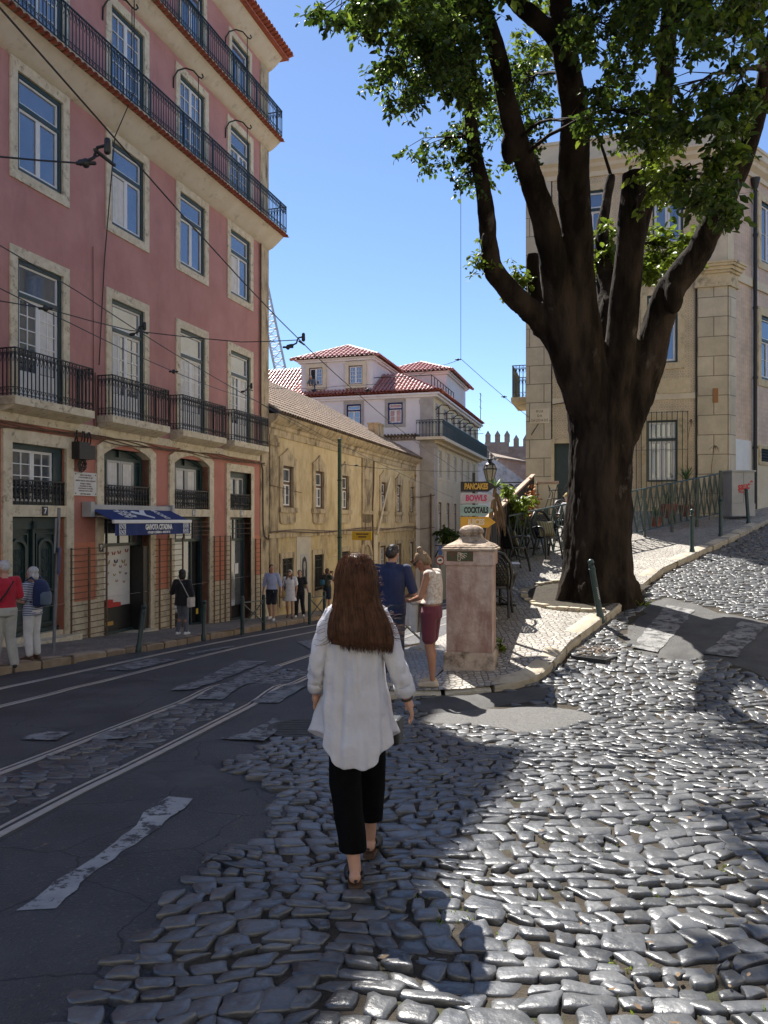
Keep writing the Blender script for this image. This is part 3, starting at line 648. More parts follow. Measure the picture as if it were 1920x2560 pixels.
# ------------------------------------------------------------------ pink building
PK = thing('pink_building', 'tall pink apartment building with long iron balconies and coral ground floor', 'building', (-4.16, 27.5, 0), math.atan2(.9546, .2978))
COLS = [-14.32, -11.22, -8.12, -5.03, -2.06]
EAVE, U0 = 18.15, -20.0
holes = []
for c in COLS:
    holes += [(c-.69, c+.69, 9.0, 11.1), (c-.69, c+.69, 4.0, 7.17), (c-.69, c+.69, 11.85, 14.47)]
    if c > -14: holes.append((c-.62, c+.62, 15.2, 17.38))
m = MB(); wall_holes(m, U0, 0, 3.72, EAVE, holes)
m.box((U0, .3, 3.72), (-.02, .34, EAVE-.02)); m.build('wall', Mt['pink'], PK)
m = MB(); m.add([(0, 0, -3), (0, 10, -3), (0, 10, EAVE), (0, 0, EAVE), (U0, 0, -3), (U0, 10, -3), (U0, 10, EAVE), (U0, 0, EAVE)], [(0, 1, 2, 3), (4, 7, 6, 5), (1, 5, 6, 2)]); m.build('gable_wall', Mt['pink'], PK)
lowh = [(-12.1, -10.47, -1.2, 3.28), (-9.14, -7.2, -1.6, 3.42), (-6.05, -4.12, -1.75, 3.42), (-2.84, -1.37, -1.8, 3.24)]
m = MB(); wall_holes(m, U0, 0, 1.12, 3.72, lowh, 0, .35); m.build('lower_wall', Mt['coral'], PK)
m = MB(); wall_holes(m, U0, 0, -.25, 1.12, lowh, -.004, .35); m.build('lower_wall', Mt['salmon'], PK)
m = MB(); wall_holes(m, U0, 0, -3, -.25, lowh, -.05, .4); m.add([(U0, -.05, -.25), (0, -.05, -.25), (0, 0, -.25), (U0, 0, -.25)], [(0, 1, 2, 3)]); m.build('plinth', Mt['lime'], PK)
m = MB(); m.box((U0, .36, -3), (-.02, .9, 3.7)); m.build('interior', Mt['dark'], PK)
# corner quoin and band
m = MB(); m.box((-.62, -.03, -3), (.03, .02, 11.3)); m.box((-.62, -.028, 11.9), (.03, .02, 14.86)); m.box((-.62, -.028, 15.3), (.03, .02, 17.7)); m.box((-.001, .02, -3), (.03, .6, 17.7)); m.build('quoin', Mt['ystone'], PK)
m = MB(); m.box((U0, -.05, 3.70), (-.63, -.002, 3.9)); m.build('string_course', Mt['lime'], PK)
def cornice(z0, z1, p, mat_, x1=.12, steps=5, name='cornice'):
    m = MB(); prof = [(.01, z0)]
    for k in range(steps): a = k/(steps); zz = z0 + (z1-z0)*((k+.15)/steps); prof += [(-p*a**.8-.03, zz), (-p*((k+.7)/steps)**.8-.03, z0 + (z1-z0)*((k+.8)/steps))]
    prof += [(-p-.03, z1), (.01, z1)]
    m.loft([[(x, y, z) for y, z in prof] for x in (U0, x1)]); m.build(name, Mt[mat_], PK, 30)
cornice(11.32, 11.74, .55, 'cream'); cornice(14.86, 15.14, .42, 'cream'); cornice(17.72, 18.12, .5, 'cream')
def balcony_long(z, p, zr, x1):
    m = MB(); m.box((U0, -p+.06, z+.03), (x1-.06, -.002, z+.12)); o = m.build('balcony', Mt['ystone'], PK)
    m = MB(); tile_edge(m, U0, x1, -p, -p+.3, z+.02); m.build('tile_edge', Mt['tile'], o, 50)
    m = MB(); fence_pattern(m, [(U0, -p+.07), (x1-.05, -p+.07), (x1-.05, 0)], z+.12, zr, .112, .008)
    for u in np.arange(U0+1, x1, 1.55): m.bar((u, -p+.07, z+.02), (u, -p+.07, zr), .034)
    m.build('railing', Mt['iron'], o)
balcony_long(11.74, .76, 12.78, .12); balcony_long(15.14, .62, 16.18, .06)
m = MB(); tile_edge(m, U0, .34, -.85, .3, 18.2, .2, .085, -.12); m.box((U0, -.7, 18.12), (.3, .5, 18.18)); m.build('roof_edge', Mt['tile'], PK, 50)
m = MB(); tile_roof(m, (U0, -.6, 18.2), (1, 0, 0), V((0, 1, .42)).normalized(), -U0+.5, 5.4, 0, -U0-4.5); m.build('roof', Mt['tile'], PK, 50)
m = MB(); m.box((U0, .05, 18.2), (-4.9, 4.5, 22.3)); at_ = m.build('added_attic', Mt['pink'], PK)  # unseen attic storey, added to extend the building's cast shadow over the road
m = MB(); tile_edge(m, U0, -4.7, -.15, .6, 22.4, .2, .085, -.12); m.box((U0, -.02, 22.25), (-4.75, 4.6, 22.34)); m.build('added_attic_eave', Mt['tile'], at_)
for c in (-14.3, -11.2, -8.1): window(PK, c, 1.2, 19.4, 21.3, .18, 'lime', 'green', tr=20.8)  # windows of the added, unseen storey
for c in COLS:                                                          # second floor
    o = window(PK, c, 1.37, 9.0, 11.09, .21, 'lime', 'green', tr=10.42)
    if c in (-8.12, -2.06):
        m = MB(); x0 = c-.5; m.loft([[(x0+.5*k/12, .088+.003*math.sin(k*1.7), z) for k in range(13)] for z in (9.15, 10.3)], False, False); m.build('curtain', Mt['curtain'], o, 180)
    o = window(PK, c, 1.37, 4.18, 7.16, .21, 'lime', 'green', tr=6.42, cols=2, rows=5, panel=.62, name='balcony_door', open_bottom=True)
    if c > -14:
        m = MB(); ks = {-11.22: (.02, .5), -8.12: (-.52, -.18), -5.03: (-.5, .5), -2.06: (.1, .52)}[c]; m.loft([[(c+ks[0]+(ks[1]-ks[0])*k/14, .088+.003*math.sin(k*1.9), z) for k in range(15)] for z in (4.85, 6.32)], False, False); m.build('curtain', Mt['curtain'], o, 180)
    window(PK, c, 1.37, 11.88, 14.46, .21, 'lime', 'green', tr=13.85 if c == -2.06 else None, cols=2, rows=5, panel=.5, name='balcony_door', open_bottom=True)
    if c > -14: window(PK, c, 1.22, 15.25, 17.37, .18, 'lime', 'green', tr=16.9, name='balcony_door', open_bottom=True)
    m = MB(); x0, x1 = c-1.22, c+1.22
    m.box((x0, -.46, 4.0), (x1, -.001, 4.17)); m.loft([[(x, y, z) for y, z in ((-.44, 4.0), (-.3, 3.93), (-.001, 3.86), (-.001, 4.0))] for x in (x0+.03, x1-.03)]); o = m.build('balcony', Mt['lime'], PK, 30)
    m = MB(); fence_pattern(m, [(x0+.03, -.02), (x0+.03, -.43), (x1-.03, -.43), (x1-.03, -.02)], 4.18, 5.14, .115, .0095); m.build('railing', Mt['black'], o)
    for zb in ((14.2, 17.1) if c > -14 else (14.2,)):                               # iron hoops beside the upper doors
        m = MB(); xb = c - 1.02
        m.tube([(xb, -.02, zb-.35), (xb, -.03, zb-.05), (xb+.06, -.12, zb+.16), (xb+.16, -.3, zb+.25), (xb+.26, -.5, zb+.2), (xb+.33, -.62, zb+.05), (xb+.4, -.68, zb+.02), (xb+.46, -.7, zb+.1), (xb+.42, -.68, zb+.17)], .022, 6)
        m.tube([(xb+.33, -.62, zb+.05), (xb+.33, -.62, zb-1.2)], .013, 5); m.build('iron_bracket', Mt['black'], PK, 60)
# door number 7
def surround(x0, x1, z0, z1, s, lint=None, name='door_surround', st='lime'):
    m = MB(); m.ring(rect(x0-s, x1+s, z0, z1+s*1.1), rect(x0, x1, z0-.001, z1), -.06, .2)
    if lint: m.box((x0-.002, -.055, lint[0]), (x1+.002, .2, lint[1]))
    return m.build(name, Mt[st], PK, 30)
o = surround(-12.08, -10.46, -1.1, 3.27, .25, (1.72, 1.97), 'door')
m = MB(); m.box((-12.08, .02, -.95), (-10.46, .5, -.84)); m.box((-12.3, -.28, -1.25), (-10.2, .1, -.95)); m.build('doorstep', Mt['lime'], o)
m = MB()
for a, b in ((-12.06, -11.29), (-11.25, -10.48)):
    c = (a+b)/2
    m.ring(rect(a, b, -.83, 1.7), arch(a+.17, b-.17, -.05, .9, 1.2, 1), .12, .2) if 0 else None
    m.box((a, .22, -.83), (b, .27, 1.7))
    for p0, p1, z0, z1 in ((a, b, 1.45, 1.7), (a, b, -.83, -.75)): m.box((p0, .14, z0), (p1, .2199, z1))
    A = arch(a+.15, b-.15, .05, .95, 1.25); B = arch(a+.21, b-.21, .11, .93, 1.18); m.ring(A, B, .15, .225); m.ring(rect(a+.12, b-.12, -.68, -.05), rect(a+.18, b-.18, -.62, -.11), .16, .225)
    m.ring(rect(a+.1, b-.1, -.02, 1.36), rect(a+.13, b-.13, .01, 1.33), .17, .225)
    for k in range(5): m.tube([(a+.25+k*.07, .18, .14), (a+.25+k*.07, .18, 1.02)], .008, 4)
    for zz in (.3, .6, .9): m.tube([(c+.13*math.cos(q), .178, zz+.1*math.sin(q)) for q in np.linspace(0, 6.28, 13)], .01, 4)
m.box((-11.3, .13, -.83), (-11.24, .2, 1.7)); m.tube([(-11.27, .12, 1.45), (-11.27, .1, 1.62)], .05, 8)
m.build('door_leaf', Mt['green'], o, 40)
m = MB(); m.ring(rect(-12.075, -10.465, 1.975, 3.265), rect(-11.97, -10.75, 2.05, 3.15), .06, .2); m.build('frame', Mt['green'], o)
m = MB(); sash(m, -11.97, -10.75, 2.05, 3.15, .1, 2, 4); m.build('sash', Mt['white'], o, 30)
m = MB(); m.box((-12.05, .135, 2.0), (-10.5, .145, 3.25)); m.build('pane', Mt['glass'], o)
def juliet(x0, x1, z0, z1, y=-.0):
    m = MB(); fence_pattern(m, [(x0+.02, y), (x1-.02, y)], z0, z1, .12, .011, .03)
    n = int((x1-x0)/.12)
    for k in range(n): xx = x0+.08+k*.12; m.tube([(xx+.045*math.cos(q), y-.005, (z0+z1)/2+.03+.05*math.sin(q)) for q in np.linspace(0, 6.28, 9)], .01, 4, False)
    m.build('window_railing', Mt['black'], PK)
juliet(-12.08, -10.46, 1.99, 2.5); juliet(-9.14, -7.2, 1.98, 2.51); juliet(-6.05, -4.12, 2.0, 2.51); juliet(-2.84, -1.37, 2.0, 2.49)
def archwin(x0, x1, zs, zt, ozs, ozt, s, zb):
    m = MB(); m.ring(arch(x0-s, x1+s, zb, ozs, ozt), arch(x0, x1, zb-.001, zs, zt), -.06, .2)
    m.box((x0-.002, -.055, 1.75), (x1+.002, .25, 1.97)); o = m.build('arched_window', Mt['lime'], PK, 30)
    cx = (x0+x1)/2; m = MB(); m.prism(arch(x0, x1, 1.96, zs, zt), .26, .3)
    m.ring(arch(x0+.002, x1-.002, 1.965, zs, zt-.003), arch(x0+.14, x1-.14, 2.1, zs-.02, zt-.1), .2, .262)
    for k in (-1, 1):
        xx = cx+k*.6; m.box((xx-.05, .2, 1.97), (xx+.05, .262, zs+.0)); m.ring(rect(cx+k*.77-.1, cx+k*.77+.1, 2.55, 3.12), rect(cx+k*.77-.07, cx+k*.77+.07, 2.58, 3.09), .235, .262)
    m.box((x0+.1, .19, 3.16), (x1-.1, .262, 3.25)); m.box((cx-.04, .2, 3.25), (cx+.04, .262, zt-.02)); m.build('frame', Mt['green'], o, 30)
    m = MB(); sash(m, cx-.55, cx+.55, 2.0, 3.16, .18, 1, 1, fw=.06); m.build('sash', Mt['grey'], o, 30)
    m = MB(); m.box((cx-.54, .215, 2.01), (cx+.54, .22, 3.15)); m.build('pane', Mt['glass'], o)
    m = MB()
    for sgn in (-1, 1):
        m.loft([[(cx+sgn*(.12+.40*q/14) + (.05 if zz < 2.6 else 0)*sgn, .205+.008*math.sin(q*1.9), zz) for q in range(15)] for zz in (2.02, 2.6, 3.14)], False, False)
    m.build('curtain', Mt['curtain'], o, 180)
archwin(-9.14, -7.2, 3.26, 3.53, 3.44, 3.8, .25, -1.5); archwin(-6.05, -4.12, 3.27, 3.53, 3.45, 3.78, .25, -1.7)
o = surround(-2.84, -1.37, -1.75, 3.23, .22, (1.74, 1.98), 'shop_entrance')
m = MB(); m.ring(rect(-2.83, -1.38, 1.985, 3.22), rect(-2.6, -1.6, 2.0, 3.05), .12, .22); m.build('frame', Mt['green'], o)
m = MB(); sash(m, -2.6, -1.6, 2.0, 3.05, .14); m.build('sash', Mt['grey'], o); m = MB(); m.box((-2.62, .18, 2.0), (-1.58, .19, 3.06)); m.build('pane', Mt['glass'], o)
# shop openings below the lintels
def shopfront(x0, x1, zb, zt, posts, transom, name='shop_window', leaf=None):
    m = MB(); m.ring(rect(x0+.003, x1-.003, zb, zt), rect(x0+.1, x1-.1, zb+.09, zt-.07), .2, .3); m.box((x0+.1, .21, transom-.04), (x1-.1, .29, transom+.04))
    for p in posts: m.box((p-.03, .205, zb+.05), (p+.03, .295, transom))
    for k in range(1, 4): xx = x0+(x1-x0)*k/4; m.box((xx-.015, .22, transom), (xx+.015, .28, zt-.06))
    o = m.build(name, Mt['green'], PK, 30); m = MB(); m.box((x0+.09, .25, transom+.03), (x1-.09, .256, zt-.06))
    if leaf: m.box((leaf[0], .25, zb+.5), (leaf[1], .256, transom-.03))
    m.build('pane', Mt['glass'], o); return o
o1 = shopfront(-9.12, -7.22, -1.25, 1.73, [], 1.02, 'shop_door')
m = MB(); m.box((-8.78, .27, -.55), (-7.66, .31, .98)); m.build('display_panel', Mt['white'], o1)
m = MB(); m.box((-8.9, .262, -1.2), (-7.6, .32, -.56)); m.box((-7.62, -.12, -1.3), (-7.56, .3, .95)); m.box((-7.56, .0, -1.3), (-7.26, .06, .95)); m.build('door_leaf', Mt['black'], o1)
m = MB(); m.box((-8.68, .258, -1.02), (-8.36, .2615, -.92)); m.build('letter_plate', mat('brass', (.42, .28, .08), rough=.4, metal=.6), o1)
m = MB(); m.box((-8.76, .15, -.55), (-8.2, .262, -.45)); m.box((-8.74, .16, -.448), (-8.5, .262, -.36)); m.build('red_boxes', mat('red_box', (.55, .03, .03)), o1)
bf = [mat('butterfly_red', (.30, .035, .02)), mat('butterfly_gold', (.35, .22, .04)), mat('butterfly_dark', (.02, .02, .035)), mat('butterfly_amber', (.42, .16, .03))]
r = random.Random(4); bm_ = [MB() for _ in bf]
for row, (zz, cnt, ix, sc) in enumerate(((.82, 4, (0, 0, 0, 0), .085), (.6, 3, (1, 2, 1), .09), (.47, 4, (1, 3, 0, 3), .06), (.28, 4, (1, 1, 1, 2), .055), (.06, 3, (3, 3, 3), .055))):
    for k in range(cnt):
        x = -8.7 + .1 + k*1.0/cnt + r.uniform(-.02, .05); zz2 = zz + r.uniform(-.04, .04)
        q = MB()
        for s_ in (-1, 1): q.add([(x, .262, zz2-.02), (x+s_*sc*.5, .262, zz2+sc*.6), (x+s_*sc, .262, zz2+sc*.55), (x+s_*sc*.75, .262, zz2), (x+s_*sc*.5, .262, zz2-sc*.5)], [(0, 1, 2, 3, 4)])
        q.build('butterfly_print', bf[ix[k]], o1)
fl = MB(); r = random.Random(8)
for _ in range(420):
    x = -8.98+r.gauss(0, .06); z = r.uniform(-1.15, .75); y = .2+r.gauss(0, .04); s_ = .035
    fl.add([(x, y, z), (x+r.uniform(-s_, s_), y-.02, z+s_), (x+r.uniform(-s_, s_)*1.5, y, z+.02)], [(0, 1, 2)])
fl.build('flower_garland', mat('garland', (.10, .12, .03), (.40, .13, .05), 22, .8, contrast=(.48, .56)), o1, recalc=False)
m = MB(); m.box((-9.14, -.3, -1.5), (-7.2, .2, -1.24)); m.build('doorstep', Mt['lime'], o1)
o2 = shopfront(-6.03, -4.14, -1.55, 1.73, [-4.75], 1.05, 'shop_window', (-5.93, -4.78))
m = MB(); m.box((-5.9, .262, .55), (-4.8, .3, .95)); m.build('sign_board', Mt['black'], o2)
text('CONTRAST', .13, .002, Mt['sign'], o2, Matrix.Translation((-5.3, .258, .75)) @ Matrix.Rotation(R(90), 4, 'X') @ Matrix.Diagonal((-1, 1, 1, 1)))
m = MB(); m.box((-4.5, .19, -1.2), (-4.38, .2, -1.03)); m.build('sticker', mat('yellow_sticker', (.6, .42, .05)), o2)
m = MB(); m.box((-6.05, -.12, -1.9), (-4.12, .2, -1.56)); m.build('doorstep', Mt['lime'], o2)
o3 = shopfront(-2.82, -1.39, -1.7, 1.73, [-2.35], 1.0, 'shop_door', (-2.32, -1.5))
m = MB(); m.box((-2.84, -.15, -2.1), (-1.37, .2, -1.7)); m.build('doorstep', Mt['lime'], o3)
m = MB(); m.box((-1.98, .24, -.15), (-1.74, .247, .2)); m.build('notice', Mt['sign'], o3)
# folding iron grilles
def grille(x0, x1, z0, z1, vs, y=-.12, step=.145):
    m = MB(); n = int((z1-z0)/step)
    for k in range(n+1): z = z0+(z1-z0)*k/n; m.bar((x0, y, z), (x1, y, z), .016)
    for v, t in vs: m.bar((v, y-.012, z0-.12), (v, y-.012, z1+.03), t, .03)
    m.build('folding_grille', Mt['rust'], PK)
grille(-10.42, -9.1, -1.05, .98, [(-10.39, .03), (-9.78, .06), (-9.14, .04)]); grille(-7.1, -5.7, -1.3, 1.12, [(-6.9, .05), (-6.35, .06), (-5.75, .04)])
grille(-4.05, -2.92, -1.45, 1.13, [(-3.98, .04), (-3.62, .03), (-3.3, .05), (-2.95, .04)]); grille(-1.25, -.75, -1.6, .98, [(-1.2, .05), (-.82, .03)])
m = MB()
for k in range(4): m.bar((-6.0, -.05, 1.2+k*.13), (-4.15, -.05, 1.2+k*.13), .012)
for k in range(3): m.bar((-2.8, -.05, 1.2+k*.17), (-1.4, -.05, 1.2+k*.17), .012)
m.build('window_bars', Mt['rust'], PK)
# plaque, numbers, meter box and cables
m = MB(); m.box((-10.2, -.05, 2.22), (-9.4, -.002, 2.77)); pq = bevel(m.build('plaque', mat('marble', (.60, .58, .54), (.68, .66, .62), 3), PK), .008)
for k, (s_, sz) in enumerate((('NESTA CASA VIVEU', .052), ('A 24 DE DEZEMBRO DE 1900', .045), ('AURÉLIO PAIS DA GAMA CARVALHO', .05), ('PIONEIRO E PRIMEIRO', .045), ('ENGENHEIRO DE MINAS', .045), ('INVESTIGADOR DE HISTÓRIA', .045), ('JORNALISTA, POETA, HERÓI', .045), ('ANTÓNIO RIBEIRO', .05))):
    text(s_, sz, .0015, Mt['rust'], pq, face_m(-9.8, -.052, 2.70-k*.055-(.02 if k > 1 else 0)-(.015 if k > 2 else 0)-(.02 if k > 6 else 0)), sx=.85)
m = MB()
for x, z in ((-10.15, 2.27), (-9.45, 2.27), (-10.15, 2.72), (-9.45, 2.72)): m.tube([(x, -.05, z), (x, -.062, z)], .014, 8)
m.build('rivet', Mt['rust'], pq)
def number(s_, x, z, mt, y=-.06):
    m = MB(); m.box((x-.085, y-.012, z-.1), (x+.085, y, z+.1)); o = m.build('number_plate', Mt[mt], PK); text(s_, .17, .002, Mt['sign'], o, face_m(x, y-.014, z), .004)
Mt['plate'] = mat('enamel_plate', (.015, .02, .04), rough=.3); Mt['plateg'] = mat('grey_plate', (.25, .25, .25))
number('7', -11.15, 1.845, 'plate'); number('9', -9.26, .98, 'plate'); number('11', -5.05, 1.86, 'plateg'); number('13', -2.1, 1.86, 'plateg')
m = MB(); m.box((-10.3, -.28, 3.05), (-9.92, -.06, 3.45)); m.box((-9.88, -.22, 3.08), (-9.66, -.06, 3.4)); mb_ = bevel(m.build('meter_box', Mt['black'], PK), .01)
m = MB(); r = random.Random(2)
for k in range(6): x = -10.25+k*.11; m.tube([(x, -.1, 3.44), (x-.06+r.uniform(-.05, .05), -.16, 3.58), (x+r.uniform(-.05, .1), -.1, 3.72)], .016, 5)
for k in range(8): cx = -10.02+r.uniform(-.05, .05); cz = 2.95+r.uniform(-.04, .04); rr_ = r.uniform(.06, .13); m.tube([(cx+rr_*math.cos(q), -.12+r.uniform(-.02, .02), cz+rr_*1.2*math.sin(q)) for q in np.linspace(0, 6.28, 14)], .012, 5, False)
m.build('cable_coil', Mt['black'], mb_)
m = MB()
for k in range(4):
    P = [(u, -.07-.01*k, 3.66-.03*k+.03*math.sin(u*1.3+k)+.02*math.sin(u*3.1+k*2)) for u in np.arange(-16, -.1, .4)]; m.tube(P, .013, 5, False)
m.tube([(-.62, -.06, 3.62), (-.5, -.06, 3.4), (-.48, -.06, 1.5), (-.42, -.07, 1.1), (-.1, -.07, .95), (.0, -.07, 1.1)], .025, 6); m.tube([(-9.5, -.02, 8.2), (-9.48, -.02, 5.2), (-9.45, -.02, 3.7)], .01, 4); m.tube([(-9.42, -.02, 5.2), (-9.38, -.03, 3.7)], .012, 4)
m.tube([(-.66, -.06, 11.3), (-.66, -.06, 3.7)], .03, 6); m.build('wall_cable', Mt['rust'], PK)
# awning over number nine
AW = thing('shop_awning', 'navy blue shop awning with white lettering over the gift shop door', 'awning', PK.location, PK.rotation_euler.z)
fz, fp, bz = 1.63, .82, 1.95
m = MB(); m.add([(-9.78, -.1, bz), (-6.5, -.1, bz), (-6.5, -fp, fz), (-9.78, -fp, fz), (-9.78, -.1, bz-.012), (-6.5, -.1, bz-.012), (-6.5, -fp, fz-.012), (-9.78, -fp, fz-.012)], [(0,3,2,1),(4,5,6,7),(0,1,5,4),(2,3,7,6),(0,4,7,3),(1,2,6,5)]); m.build('canopy', Mt['navy'], AW)
m = MB(); n = 60; m.loft([[(-9.76+3.24*k/n, -fp-.015+.006*math.sin(k*.8), z) for k in range(n+1)] for z in (fz-.05, fz-.35)], False, False); m.build('valance', Mt['navy'], AW, 180)
m = MB(); m.box((-9.82, -fp-.045, fz-.06), (-6.46, -fp+.03, fz+.025)); bevel(m.build('front_bar', Mt['white'], AW), .015)
m = MB(); m.box((-9.9, -.28, 1.72), (-9.76, -.02, 2.08)); m.box((-6.5, -.28, 1.75), (-6.38, -.02, 2.06)); m.box((-9.76, -.2, 1.88), (-6.5, -.03, 2.02)); bevel(m.build('cassette', Mt['grey'], AW), .01)
for x in (-9.6, -6.65):
    m = MB(); m.bar((x, -.15, 1.76), (x+.25, -.5, 1.68), .045); m.bar((x+.25, -.5, 1.68), (x, -fp, fz-.03), .045); m.build('folding_arm', Mt['grey'], AW)
text('GAIVOTA CITADINA', .18, .002, Mt['sign'], AW, face_m(-8.0, -fp-.032, fz-.16), .008, .7); text('AZULEJO E CERÂMICA - MADE BY US', .075, .002, Mt['sign'], AW, face_m(-8.0, -fp-.032, fz-.29), .003, .8)
sl = Matrix.Translation((0, 0, 0)); a_ = math.atan2(bz-fz, fp-.1)
def on_canopy(x, t): return Matrix.Translation((x, -.1-(fp-.1)*t, bz-(bz-fz)*t+.012)) @ Matrix.Rotation(a_, 4, 'X')
text('AZUL\nEJOS', .3, .002, Mt['sign'], AW, on_canopy(-8.85, .5) @ Matrix.Diagonal((1, .72, 1, 1)) @ Matrix.Rotation(R(90), 4, 'Z'), .008, .9); text('DECOR', .3, .002, Mt['sign'], AW, on_canopy(-7.35, .5) @ Matrix.Diagonal((1, .62, 1, 1)) @ Matrix.Rotation(R(90), 4, 'Z'), .008, .9)
m = MB(); m.add([(-.42, .12, 0), (-.2, .22, 0), (0, .1, 0), (.16, .26, 0), (.42, .3, 0), (.24, .12, 0), (.12, -.05, 0), (.3, -.22, 0), (.18, -.3, 0), (-.05, -.12, 0), (-.3, 0, 0)], [tuple(range(11))]); m.build('gull_emblem', Mt['sign'], AW, M=on_canopy(-8.15, .5) @ Matrix.Diagonal((.95, .9, 1, 1)))
m = MB()
for cx in (-9.5, -6.75):
    for i in (-1, 1):
        for j in (-1, 1):
            px, pz = cx+i*.055, fz-.2+j*.06
            m.tube([(px+.045*math.cos(q), -fp-.03, pz+.045*math.sin(q)) for q in np.linspace(0, 6.28, 13)], .009, 4, False); m.tube([(px-.03, -fp-.03, pz-.03), (px+.03, -fp-.03, pz+.03)], .008, 4)
    m.ring(rect(cx-.125, cx+.125, fz-.335, fz-.07), rect(cx-.112, cx+.112, fz-.322, fz-.083), -fp-.032, -fp-.026)
m.build('tile_emblem', Mt['sign'], AW)
# ------------------------------------------------------------------ yellow building
YW = thing('yellow_building', 'low ochre yellow building with stained stone window frames and old tiled roof', 'building', (-4.16, 27.5, 0), math.atan2(.96, .2795))
YU = [1.72, 5.05, 8.35, 11.67, 14.7, 17.9, 21.05]; YE = 22.35
hol = [(u-.5, u+.5, 2.12, 3.7) for u in YU]
m = MB(); wall_holes(m, .04, YE, 1.15, 5.2, hol); m.box((.1, .3, 1.0), (YE-.05, .35, 5.2)); m.build('wall', Mt['yellow'], YW)
gw = [(1.72, 1.05, -1.36, .2), (5.0, 1.05, -1.3, .2), (8.4, 1.05, -1.25, .2), (14.6, 1.15, -.95, .26), (17.9, 1.1, -1.0, .28), (21.0, 1.0, -1.0, .3)]
hol = [(u-w_/2, u+w_/2, a, b) for u, w_, a, b in gw] + [(10.75, 12.35, -3, .1)]
Mt['ylow'] = mat('lower_yellow_plaster', (.50, .38, .19), (.62, .50, .29), 1.6, .9, .2, 30, stain=((.30, .235, .14), 1.6, .45, .66, .6))
m = MB(); wall_holes(m, .04, YE, -6, 1.02, hol); m.build('lower_wall', Mt['ylow'], YW)
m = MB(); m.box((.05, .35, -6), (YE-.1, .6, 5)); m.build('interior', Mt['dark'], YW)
m = MB(); m.add([(YE, 0, -6), (YE, 9, -6), (YE, 9, 5.3), (YE, 4.0, 7.9), (YE, 0, 5.3)], [(0, 1, 2, 3, 4)]); m.add([(.03, .0, -6), (.03, 9, -6), (.03, 9, 5.3), (.03, 4.0, 7.9), (.03, 0, 5.3)], [(0, 1, 2, 3, 4)]); m.box((.1, 8.9, -6), (YE-.1, 9, 5.3)); m.build('gable_wall', Mt['yellow'], YW)
m = MB(); m.box((.0, -.06, 1.0), (YE+.04, .01, 1.16)); m.build('string_course', Mt['ystone'], YW)
m = MB(); prof = [(.01, 4.72), (-.05, 4.72), (-.06, 4.95), (-.12, 5.0), (-.14, 5.12), (-.3, 5.22), (-.42, 5.4), (-.42, 5.46), (.01, 5.46)]
m.loft([[(x, y, z) for y, z in prof] for x in (0.0, YE+.3)]); m.build('cornice', Mt['ystone'], YW, 30)
for a, b in ((.05, .8), (10.9, 12.4), (YE-.55, YE+.02)):
    m = MB(); m.box((a, -.06, -6), (b, -.002, .999)); m.box((a, -.06, 1.161), (b, -.002, 4.74)); m.box((a-.05, -.1, 4.35), (b+.05, -.003, 4.5)); m.build('quoin', Mt['yquoin'], YW)
def ogee(c, w_, z0, zs, h):
    L_ = [(c-w_, z0), (c+w_, z0), (c+w_, zs)]; pr = [(1.08, .02), (1.0, .15), (.62, .35), (.5, .5), (.32, .6), (.16, .78), (.0, 1.0)]
    return L_ + [(c+w_*a, zs+h*b) for a, b in pr] + [(c-w_*a, zs+h*b) for a, b in pr[-2::-1]] + [(c-w_, zs)]
for i, u in enumerate(YU):
    out = ogee(u, .76, 1.78, 3.95, .42); n = len(out); inn = rect(u-.5, u+.5, 2.12, 3.7)
    m = MB(); m.prism([(u-.76, 3.69)] + [(u+.76, 3.69)] + out[2:], -.07, .02); m.box((u-.76, -.07, 1.95), (u-.49, .12, 3.692)); m.box((u+.49, -.07, 1.95), (u+.76, .12, 3.692)); m.box((u-.84, -.12, 1.93), (u+.84, .12, 2.12))
    m.prism([(u-.72, 1.58), (u-.55, 1.5), (u+.55, 1.5), (u+.72, 1.58), (u+.76, 1.935), (u-.76, 1.935)], -.06, .0); o = m.build('window', Mt['ystone'], YW, 40)
    m = MB(); m.ring(rect(u-.495, u+.495, 2.122, 3.69), rect(u-.4, u+.4, 2.2, 3.6), .04, .14); m.box((u-.4, .05, 3.0), (u+.4, .13, 3.1)); m.build('frame', Mt['brown'], o)
    m = MB(); sash(m, u-.4, u+.4, 2.2, 3.6, .07, 1, 2, 3.05, fw=.06); m.build('sash', Mt['white'], o); m = MB(); m.box((u-.45, .1, 2.15), (u+.45, .106, 3.65)); m.build('pane', Mt['glass'], o)
